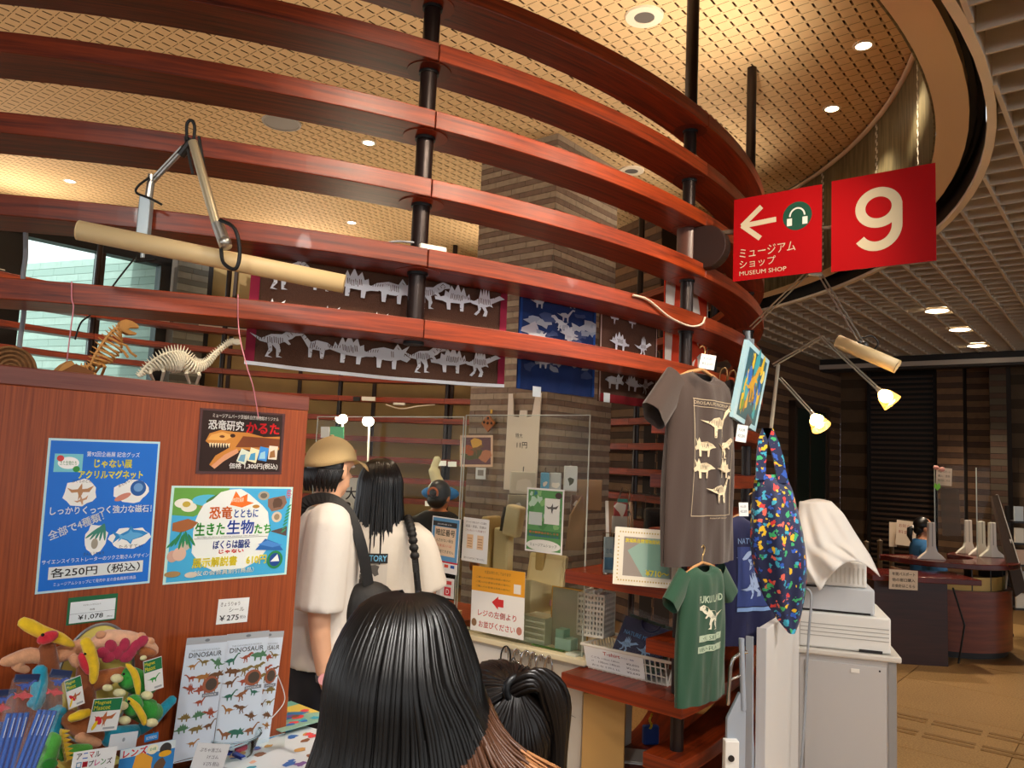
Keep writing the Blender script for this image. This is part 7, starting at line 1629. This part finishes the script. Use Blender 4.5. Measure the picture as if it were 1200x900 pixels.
def long_hair(t, Th, L, n, m, spread, rnd, flare=None, s=1.0, r0=.0055):
    """strands laid from the crown over the skull and down the back; m: list of materials root to tip"""
    rd = random.Random(rnd); ms = m if isinstance(m, list) else [m]; mb = MB(); mb.ell((0, .014, .026), (.086 * s, .1 * s, .098 * s), 22, 14, 0, Th)
    for i in range(n):
        a = radians(-40 + 260 * (i + rd.random()) / n); lay = rd.random()
        cx, cy = cos(a), sin(a); k = (.93 + .15 * lay) * s
        p0 = V((.014 * cx, .012 + .014 * cy, .127 * s)); p1 = V((.056 * cx * k, .012 + .064 * cy * k, .109 * s)); p2 = V((.088 * cx * k, .014 + .103 * cy * k, .04 * s)); p3 = V((.096 * cx * k, .016 + .106 * cy * k, -.05 * s))
        w = spread * (1 + .14 * rd.random()); L_ = L * (.86 + .16 * rd.random()) * (1 if cy > -.2 else .9); yk = max(cy, -.1)
        p4 = V((.1 * cx * k * w, .02 + yk * .1 * k * w, -.05 - (L_ - .05) * .45)); p5 = V((.104 * cx * k * w * 1.05 + rd.uniform(-.012, .012), .02 + yk * .095 * k * w, -L_)); tip = False
        if flare: p3, p4, p5, tip = flare(p3, p4, p5, cx, cy, rd)
        Q = poly_pipe([Th @ p for p in (p0, p1, p2, p3, p4, p5)], 4); nn = len(Q); rr = [r0 * (1 - .85 * (j / (nn - 1)) ** 3) for j in range(nn)]
        if tip and len(ms) > 2: mb.tube(Q[:14], rr[:14], 5); mb.tube(Q[13:18], rr[13:18], 5, 1); mb.tube(Q[17:], rr[17:], 5, 2)
        else: mb.tube(Q, rr, 5)
    return mb.build('hair', ms, t, smooth=80)
long_hair(t, Th, .54, 320, HB, 1.05, 3, r0=.006)
mb = MB(); Q = poly_pipe([(-.13, .06, 1.33), (-.15, .13, 1.27), (-.175, .16, 1.12), (-.2, .15, .95), (-.215, .12, .82)], 5)
for i, q in enumerate(Q[:-1]): mb.tube([q, Q[i + 1]], .014, 6)
for i in range(9): mb.ell(Q[i] + V((.0, .008, 0)), (.02, .014, .018), 8, 6)
mb.build('bag_strap', M_bagb, t, smooth=60); MB().ell((-.23, .1, .72), (.09, .06, .12), 14, 10).build('shoulder_bag', M_bagb, t, smooth=60)

# ---- girl with long hair in the foreground
YF = 1.12; hF = at_y(470, 700, YF).z - .012; fx = at_y(474, 800, YF).x
t = thing('person', 'person with very long dark hair with brown ends, nearest the viewer, seen from behind', 'person', Matrix.Translation((fx, YF, 0)) @ Matrix.Rotation(radians(180), 4, 'Z'))
dz = hF - 1.395
aL = ((-.16, .01, 1.06 + dz), (-.2, 0, .86), (-.18, -.1, .7)); aR = ((.16, .01, 1.06 + dz), (.2, 0, .86), (.18, -.1, .7))
mb, Th = body(hF, aL, aR, 0, 1.0); remesh(mb.build('body', SKIN2, t), .009, 4); eyes(Th, t)
remesh(tee(hF, aL, aR, .66, .024, .85).build('shirt', mat('shirt_dark', '26242a', .9), t), .012, 4)
pants(hF, mat('trousers_blue', '3a4a6a', .8), t)
HF = [mat('hair_long', '0b0908', .38, spec=.5), mat('hair_brown', '4a2c1a', .42, spec=.5), mat('hair_tip', 'a06c42', .48, spec=.5)]
def fl(p3, p4, p5, cx, cy, rd):
    g = max(0, (-cx - .1) / .9) ** 1.3
    if g <= 0: return p3, p4, p5 + V((.03 * cx, 0, 0)), False
    f = rd.uniform(.4, 1.15); lo = rd.random(); k = min(1, g * 1.5)
    q3 = V((-.1 - .01 * g, p3.y, -.005)); q4 = V((-.122 - .03 * f, p4.y * .9 + .012, -.05 - .035 * lo)); q5 = V((-.14 - .085 * f, p4.y + rd.uniform(-.02, .05), -.085 - .08 * lo))
    return p3.lerp(q3, k), p4.lerp(q4, k), p5.lerp(q5, k), k > .55
long_hair(t, Th, .42, 760, HF, 1.24, 5, flare=fl, s=1.07, r0=.0046)

# ---- small child with a ponytail
YK = 1.42; hK = at_y(585, 777, YK).z - .01; kx = at_y(583, 840, YK).x
t = thing('person', 'small child with dark hair tied in a ponytail beside the long haired girl', 'person', Matrix.Translation((kx, YK, 0)) @ Matrix.Rotation(radians(180 + 28), 4, 'Z'))
aL = ((-.13, .01, .93), (-.16, 0, .74), (-.15, -.08, .6)); aR = ((.13, .01, .93), (.16, 0, .74), (.15, -.08, .6))
mb, Th = body(hK, aL, aR, 0, 1.0); remesh(mb.build('body', SKIN2, t), .009, 4); eyes(Th, t)
remesh(tee(hK, aL, aR, .55, .022, .85).build('shirt', mat('shirt_greyblue', '5a6270', .9), t), .012, 4)
pants(hK, mat('trousers_blue'), t)
HK = mat('hair_softblack', '120d0b', .36, spec=.6)
tie = V((.012, .085, .108)); rd = random.Random(9); mb = MB(); hc = V((0, .014, .024)); er = V((.089, .103, .1))
mb.ell(hc, tuple(er), 20, 12, 0, Th); d1 = V(((tie - hc).x / er.x, (tie - hc).y / er.y, (tie - hc).z / er.z)).normalized()
for i in range(260):
    a = 2 * pi * (i + rd.random()) / 260; k = 1.02 + .05 * rd.random(); d0 = V((cos(a), -.45 + .25 * rd.random(), sin(a))).normalized(); pts = []
    if d0.z < -.55: d0 = V((d0.x, .1, d0.z)).normalized()
    for j in range(6):
        f = j / 5; d = d0.slerp(d1, f * .93); pts.append(Th @ (hc + V((d.x * er.x, d.y * er.y, d.z * er.z)) * k * (1 + .1 * max(0, f - .8))))
    mb.tube(pts, .0042, 5)
mb.build('hair', HK, t, smooth=80)
MB().tube([Th @ (tie + V((.02 * cos(a), .006, .02 * sin(a)))) for a in [2 * pi * i / 14 for i in range(14)]], .007, 8, closed=True).build('hair_tie', mat('tie_black', '0a0a0c', .4), t, smooth=60)
R_ = []
for i in range(140):
    a = 2 * pi * rd.random(); r = .016 * rd.random(); o = V((r * cos(a), 0, r * sin(a))); w = V((.012 * cos(a) * rd.random(), .012 * sin(a), 0))
    R_.append([Th @ p for p in (tie + o, tie + V((-.03, .03, .02)) + o, tie + V((-.062, .03, -.02)) + o + w, tie + V((-.078, .022, -.1)) + w, tie + V((-.078, .012, -.22 - .06 * rd.random())) + w)])
strands(t, R_, 'ponytail', HK, .0055)
R_ = []
for i in range(24):
    a = rd.uniform(0, pi); p = V((.088 * cos(a), .01 + rd.uniform(-.04, .05), .02 + .098 * sin(a))); R_.append([Th @ p, Th @ (p * 1.08 + V((0, .02, .012))), Th @ (p * 1.1 + V((rd.uniform(-.03, .03), .05, .0)))])
strands(t, R_, 'loose_hair', HK, .0012)

# ---- shop assistant behind the screen (back of the head)
YS = 5.65; hS = at_y(514, 561, YS).z - .01; sx_ = at_y(514, 600, YS).x
t = thing('person', 'shop assistant in black with short tied dark hair behind the clear screen', 'person', Matrix.Translation((sx_, YS, 0)) @ Matrix.Rotation(radians(180 - 20), 4, 'Z'))
us = hS / 1.7; aL = ((-.17, .01, 1.3 * us), (-.26, -.04, 1.08 * us), (-.2, -.22, 1.0 * us)); aR = ((.17, .01, 1.3 * us), (.26, -.04, 1.08 * us), (.2, -.22, 1.0 * us))
mb, Th = body(hS, aL, aR, 0, 1.02); remesh(mb.build('body', mat('skin_warm', 'c07a50', .5), t), .009, 4); eyes(Th, t)
remesh(tee(hS, aL, aR, .68, .03, .9).build('shirt', mat('shirt_black', '141416', .85), t), .012, 4); pants(hS, mat('trousers_dark'), t)
mb = MB(); mb.ell((0, .016, .03), (.083, .096, .093), 18, 12, 0, Th); mb.ell((0, .05, -.02), (.07, .06, .06), 14, 8, 0, Th); mb.build('hair', HB, t, smooth=80)
MB().tube([Th @ V((.035 * cos(a), .112, .03 + .035 * sin(a))) for a in [radians(-20 + 230 * i / 12) for i in range(13)]], .008, 8).build('hair_band', mat('band_orange', 'c86a3a', .5), t, smooth=60)
MB().ell((0, .105, .03), (.03, .025, .03), 12, 8, 0, Th).build('bun', HB, t, smooth=60)

# ---- receptionist, seated
YR = 8.35; rx_ = at_y(1082, 620, YR).x; zt = at_y(1082, 606, YR).z; hR = zt / (1.7 - 0) * 1.7
t = thing('person', 'receptionist in a blue shirt with a dark ponytail, in profile behind the desk', 'person', Matrix.Translation((rx_, YR, 0)) @ Matrix.Rotation(radians(82), 4, 'Z'))
hh = 1.5; off_ = zt - hh
aL = ((-.17, .01, 1.14), (-.24, -.08, .93), (-.14, -.3, .9)); aR = ((.17, .01, 1.14), (.24, -.08, .93), (.14, -.3, .9))
mb, Th = body(hh, aL, aR, 0, .96, legs=False); u = hh / 1.7
for s in (-1, 1): merge(mb, limb([(s * .085, 0, .76), (s * .1, -.38, .74), (s * .1, -.4, .4 - off_ * .5), (s * .1, -.38, .08 - off_)], [.085, .07, .055, .04])); mb.ell((s * .1, -.44, .04 - off_), (.042, .11, .04))
mb.v = [v + V((0, 0, off_)) for v in mb.v]; remesh(mb.build('body', SKIN, t), .009, 4); Th = Matrix.Translation((0, 0, off_)) @ Th; eyes(Th, t)
q = tee(hh, aL, aR, .74, .028, .95); q.v = [v + V((0, 0, off_)) for v in q.v]; remesh(q.build('shirt', mat('shirt_blue', '2f6494', .85), t), .012, 4)
q = loft([(.62 + off_, 0, -.05, .17, .17), (.76 + off_, 0, -.04, .18, .16), (.82 + off_, 0, 0, .165, .12)])
for s in (-1, 1): merge(q, limb([(s * .09, -.05, .75 + off_), (s * .1, -.38, .73 + off_), (s * .1, -.4, .4), (s * .1, -.38, .1)], [.1, .085, .07, .06]))
remesh(q.build('trousers', mat('trousers_dark'), t), .014, 4)
mb = MB(); mb.ell((0, .02, .032), (.082, .092, .09), 18, 12, 0, Th); mb.ell((0, .06, -.02), (.068, .05, .06), 14, 8, 0, Th); mb.build('hair', HB, t, smooth=80)
MB().tube([Th @ V((.016 * cos(a), .118, -.0 + .016 * sin(a))) for a in [2 * pi * i / 12 for i in range(12)]], .01, 8, closed=True).build('hair_tie', mat('tie_white', 'd8d0c8', .6), t, smooth=60)
MB().tube([Th @ V(p) for p in ((0, .11, 0), (0, .145, -.02), (0, .15, -.09), (0, .13, -.16))], [.02, .032, .028, .008], 10).build('ponytail', HB, t, smooth=60)
s_ = thing('office_chair', 'dark office chair under the receptionist', 'chair', V((rx_, YR, 0))); zs = .60 + off_
MB().box(-.2, .2, -.2, .2, zs - .08, zs - .01).build('seat', M_dark, s_, bevel=.02); MB().tube([(0, 0, .05), (0, 0, zs - .08)], .03, 10).build('column', M_chr, s_); MB().box(-.22, .22, -.03, .03, 0, .05).box(-.03, .03, -.22, .22, 0, .05).build('base', M_dark, s_)
MB().box(-.27, -.23, -.2, .2, zs + .05, zs + .35).build('backrest', mat('chair_brown', '6a4a34', .6), s_, bevel=.015)
# ================================================================== reception desk in the hall
dc = V((4.26, 7.74, 0)); M_dk = wood('reception_wood', '8f3f22', '6a2a18', .35, (1, 1, 12), 'Object'); M_dkt = wood('reception_top', '6a1f16', '4f1510', .25, (3, 3, 3), 'Object')
t = thing('reception_desk', 'curved red brown reception desk in the hall', 'desk', dc)
def sector(r0, r1, a0, a1, z0, z1, n=36):
    mb = MB(); vs = []
    for i in range(n + 1):
        a = a0 + (a1 - a0) * i / n; d = cdir(a)
        for r, z in ((r1, z0), (r1, z1), (r0, z1), (r0, z0)): vs.append(d * r + V((0, 0, z)))
    fs = [(4 * i + j, 4 * i + 4 + j, 4 * i + 4 + (j + 1) % 4, 4 * i + (j + 1) % 4) for i in range(n) for j in range(4)] + [(3, 2, 1, 0), tuple(4 * n + q for q in range(4))]
    return mb.add(vs, fs)
sector(.40, .61, 75, 225, .06, .60).build('front', M_dk, t, smooth=40)
sector(.36, .57, 80, 220, 0, .06).build('plinth', M_dark, t, smooth=40)
sector(.40, .56, 75, 225, .60, .72).build('glass_band', mat('brass_band', 'b08a48', .3, .4), t, smooth=40)
for a in range(80, 200, 20): MB().box(-.006, .006, -.06, .06, .60, .80).build('glass_stay', M_dark, t, T=Matrix.Translation(cdir(a) * .5) @ Matrix.Rotation(-radians(a), 4, 'Z'))
sector(.30, .68, 44, 255, .80, .85).build('ledge', M_dkt, t, smooth=40, bevel=.006)
TL_ = frame((0, 0, 0), cdir(-68 + 180))          # left wing
MB().box(-1.02, -.1, -.98, -.45, .70, .75).build('wing_top', M_dkt, t, bevel=.006, T=frame((0, 0, 0), (1, -.06, 0)))
MB().box(-.98, -.36, -.92, -.45, .0, .70).build('wing_front', wood('reception_dark', '3f1a14', '2c110d', .4, (1, 1, 12), 'Object'), t, T=frame((0, 0, 0), (1, -.06, 0)))
MB().tube([(-.3, -.85, .02), (-.26, -.88, .35), (-.34, -.85, .66)], .008, 8).build('cord_loop', M_blk, t, smooth=40)
# sign on the wing
t, w, h = sheet_px('counter_sign', 'white counter sign with three lines of text on the reception desk front', 'sign', [(1042, 667), (1075.5, 669), (1075.5, 692), (1042, 690)], dc + V((-.7, -.97, 0)), V((.06, -1, 0)).normalized(), mat('paper_warm', 'd8c4ac', .6), off=.0)
P = Print(w, h)
for i, s_ in enumerate(('年間パスポート', '他の窓口購入', 'お会計はこちら')): P.text(s_, .1 * w, (.7 - .3 * i) * h, .8 * w, .17 * h, '3a2a22', bold=.001)
P.out(t)
# white stands and clear panes on the ledge
M_st = mat('stand_white', 'e4dcd0', .5)
for i, (a_, r_) in enumerate(((215, .5), (58, .56), (72, .56), (86, .56))):
    q = dc + cdir(a_) * r_ + V((0, 0, .851)); t = thing('screen_stand', ['leftmost white screen stand on the reception ledge', 'second white screen stand from the left, set back on the ledge', 'third white screen stand from the left', 'rightmost white screen stand on the reception ledge'][i], 'stand', Matrix.Translation(q) , 'white screen stands')
    MB().prism([(-.13, 0), (.13, 0), (.1, .03), (.05, .07), (.035, .11), (.03, .34), (-.03, .34), (-.035, .11), (-.05, .07), (-.1, .03)], -.02, .02, 0, Matrix(((1, 0, 0, 0), (0, 0, -1, 0), (0, 1, 0, 0), (0, 0, 0, 1)))).build('foot', M_st, t, bevel=.005)
    MB().box(-.004, .004, -.021, .021, .12, .34).build('slot', mat('slot_grey', '9a948a', .5), t)
for i, (xa, xb, yt, Y, lab) in enumerate(((1095, 1130, 545, 7.5, 'clear screen at the left of the reception ledge'), (1144, 1160, 548, 7.6, 'clear screen at the right of the reception ledge'))):
    a_, b_ = at_y(xa, yt, Y), at_y(xb, yt, Y); z0 = .852
    t = thing('clear_screen', lab, 'screen', frame(V((a_.x, a_.y, z0)), (b_ - a_) - UP * (b_ - a_).z), 'reception screens'); MB().box(0, (b_ - a_).length, 0, .004, 0, a_.z - z0).build('pane', M_scr, t)
    MB().box(-.003, .003, -.002, .006, 0, a_.z - z0).build('edge', M_edge, t)
def hall_sheet(name, label, cat, c4, Y, m, lines=(), col='4a3a30'):
    t, w, h = sheet_px(name, label, cat, c4, (0, Y, 0), V((0, -1, 0)), m, off=0)
    P = Print(w, h)
    for i, s_ in enumerate(lines): P.text(s_, .12 * w, (.72 - .25 * i) * h, .76 * w, .14 * h, col)
    if lines: P.out(t)
    return t
PW = mat('paper_warm')
hall_sheet('paper_notice', 'small paper notice on the left reception screen', 'notice', [(1097, 548), (1116, 549), (1115, 570), (1097, 568)], 7.48, PW, ('年間パスポート', '購入・更新', '受付はこちら'))
hall_sheet('paper_notice', 'tall paper notice leaning behind the receptionist at the left', 'notice', [(1043, 612), (1052, 612), (1050, 641), (1041, 640)], 8.9, PW)
hall_sheet('paper_notice', 'wide paper notice with red print behind the receptionist', 'notice', [(1051, 609), (1075, 612), (1072, 641), (1049, 638)], 8.85, PW, ('お知らせ', '料金表', ''), '9a3a2a')
hall_sheet('screen_card', 'faint grey leaflet stuck low on the left reception screen', 'notice', [(1103, 573), (1125, 573), (1125, 628), (1103, 628)], 7.49, mat('leaflet_grey', '6a5a4c', .6, alpha=.5))
q = at_y(1100, 549, 7.46); t = thing('ribbon', 'pink ribbon bow on top of the reception screen', 'ribbon', q)
W(MB().ell(at_y(1097, 548, 7.46), (.03, .012, .02)).ell(at_y(1104, 550, 7.46), (.03, .012, .022)), 'bow', mat('ribbon_pink', 'd8988a', .6), t, smooth=60)
q = at_y(1098, 571, 7.46); t = thing('leaf_ornament', 'bright green leaf ornament on the reception screen', 'ornament', q); W(MB().prism([(-.03, 0), (0, -.03), (.03, 0), (.02, .04), (0, .02), (-.02, .04)], 0, .01, 0, pframe(q, (1, 0, 0))), 'leaf', mat('leaf_green', '7ac832', .5), t)
for i, x in enumerate((1015, 1031, 1045)):
    q = at_z(x, 700, 0) ; q = V((at_y(x, 640, 8.6 + .2 * i).x, 8.6 + .2 * i, 0)); t = thing('queue_post', ['left', 'middle', 'right'][i] + ' dark queue post beyond the reception desk', 'post', q, 'queue posts')
    MB().lathe([(.13, 0), (.13, .02), (.03, .03), (.025, .85), (.03, .88), (0, .9)], 16).build('post', mat('post_dark', '6a5a48', .35, .5), t, smooth=40)
# easel board and leaflet rack at the far right
t = thing('easel_board', 'dark notice board leaning on a white easel at the far right', 'board', at_z(1178, 720, .0) * 1)
t.matrix_basis = Matrix.Translation(V((5.0, 7.6, 0)))
e0, e1, e2, e3 = at_y(1160, 580, 7.5), at_y(1169, 580, 7.6), at_y(1200, 700, 7.3), at_y(1178, 645, 7.3)
W(MB().add([at_y(1160, 582, 7.6), at_y(1168, 580, 7.7), at_y(1202, 690, 7.3), at_y(1188, 700, 7.2)], [(0, 1, 2, 3)]), 'board', mat('board_brown', '4a3a30', .5), t, solid=.02)
W(MB().tube([at_y(1168, 580, 7.68), at_y(1203, 690, 7.28)], .012, 8), 'frame_edge', M_st, t); W(MB().tube([at_y(1184, 632, 7.45), at_y(1176, 710, 7.4)], .012, 8), 'easel_leg', M_st, t)
t = thing('leaflet_rack', 'black leaflet rack with pale brochures at the far right edge', 'rack', V((at_y(1192, 600, 8.2).x, 8.2, 0)))
for x in (-.12, .22): MB().box(x, x + .03, -.02, .02, 0, 1.35).build('upright', M_dark, t)
for i in range(5):
    MB().box(-.12, .25, -.12, .06, .3 + .22 * i, .32 + .22 * i).build('shelf', M_dark, t)
    for j in range(3): MB().box(-.09 + .11 * j, .0 + .11 * j, -.1, -.08, .32 + .22 * i, .47 + .22 * i).build('brochure', mat(['broch_a', 'broch_b', 'broch_c'][(i + j) % 3], ['d8d0c0', 'b8c0c4', 'c8a890'][(i + j) % 3], .5), t)
for x in (-.1, .2): MB().lathe([(.03, 0), (.03, .02)], 12, 0, Matrix.Translation((x, 0, .03)) @ Matrix.Rotation(pi / 2, 4, 'X')).build('caster', M_dark, t)
# ================================================================== ceiling fittings
M_trim = mat('fitting_cream', 'f0e2c8', .5); M_grl = mat('grille_grey', '6a645c', .6); LIT = glow('downlight_lit', 'fff0d0', 9)
for (x, y, lab) in ((755, 21, 'round ceiling speaker with a wide cream rim between the poles'), (740, 201, 'round ceiling speaker behind the brick pillar'), (330, 145, 'round grey ceiling speaker above the left lamp')):
    q = at_z(x, y, ZT - .012); t = thing('ceiling_speaker', lab, 'speaker', q, 'ceiling speakers')
    g_ = .14 if x == 330 else .06; r_ = .15 if x == 330 else .108
    MB().lathe([(g_ - .001, .0), (r_, 0), (r_ + .005, .012), (g_ - .001, .012)], 32).build('rim', M_trim if x != 330 else mat('rim_grey2', 'a8a29a', .5), t, smooth=40); MB().lathe([(0, .004), (g_, .004), (g_, .01)], 32).build('grille', M_grl if x != 330 else mat('grille_pale', '98928a', .6), t, smooth=40)
for i, (x, y) in enumerate(CEIL_SPOTS):
    t = thing('downlight', ['bright downlight right of the second pole', 'small downlight near the curved edge of the tiled ceiling', 'downlight between the first pole and the lamp arm', 'oval downlight low at the left of the tiled ceiling', 'added downlight above the left boards', 'added downlight over the left side of the kiosk', 'added downlight over the back of the kiosk', 'added downlight hidden above the pillar boards'][i], 'downlight', V((x, y, ZT - .006)), 'downlights in the tiled ceiling')
    MB().lathe([(.045, 0), (.062, 0), (.064, .006), (.045, .006)], 24).build('rim', M_trim, t, smooth=40); MB().lathe([(0, .003), (.046, .003), (.046, .005)], 24).build('lens', LIT, t, smooth=40)
for i, (x, y) in enumerate(HALL_SPOTS):
    t = thing('downlight', ['nearest', 'middle', 'farthest'][i] + ' of three round lit downlights in the louvered ceiling', 'downlight', V((x, y, 3.194)), 'downlights in the louvered ceiling')
    MB().lathe([(0, .0), (.09, 0), (.1, .004), (.1, .02)], 24).build('lens', LIT, t, smooth=40); MB().lathe([(.1, .0), (.112, 0), (.112, .02), (.1, .02)], 24).build('rim', M_trim, t, smooth=40)
q = at_y(1135, 429, 11.2); t = thing('pendant_spot', 'small lit pendant spot hanging from the cross beam', 'lamp', q); W(MB().ell(q, (.05, .05, .05)), 'bulb', LIT, t, smooth=60); W(MB().tube([q, V((q.x, q.y, 3.2))], .012, 8), 'stem', M_dark, t)
q = at_y(1171, 436, 10.6); t = thing('cylinder_spot', 'brown cylinder spot under the far louvered ceiling', 'lamp', V((q.x, q.y, q.z))); W(MB().lathe([(.055, 0), (.055, .16)], 16, 0, Matrix.Translation(q - UP * .06)), 'housing', mat('spot_brown', '4a3a30', .5), t, smooth=40); W(MB().lathe([(0, -.002), (.045, -.002)], 16, 0, Matrix.Translation(q - UP * .062)), 'lens', LIT, t)
for i, a in enumerate((165, 140, 118, 85, 40, -10, -60, -110, -160)):  # housings for the added uplights, hidden from below
    t = thing('fill_uplight', 'small uplight added to brighten the ceiling, on the topmost curved board', 'lamp', frame(kp(3.69, a, ZS[0] + .001), cdir(a + 90)), 'added uplights on the topmost board'); MB().box(-.05, .05, -.03, .03, 0, .03).build('housing', M_dark, t, bevel=.004); MB().box(-.045, .045, -.025, .025, .03, .034).build('lens', M_trim, t)
# guide bars set into the floor
gd = (at_z(1200, 868, 0) - at_z(1060, 838, 0)).normalized(); gn = UP.cross(gd)
for r in range(2):
    for i in range(6):
        for s_ in range(2):
            q = at_z(1060, 838, 0) + gd * (.3 * i * 1.05) + gn * (-.075 * s_ - r * .32 * 1.0)
            o = bpy.data.objects.new('guide_bar', bar); COL.objects.link(o); o.parent = floor; o.matrix_basis = TF.inverted() @ frame(q, gd)
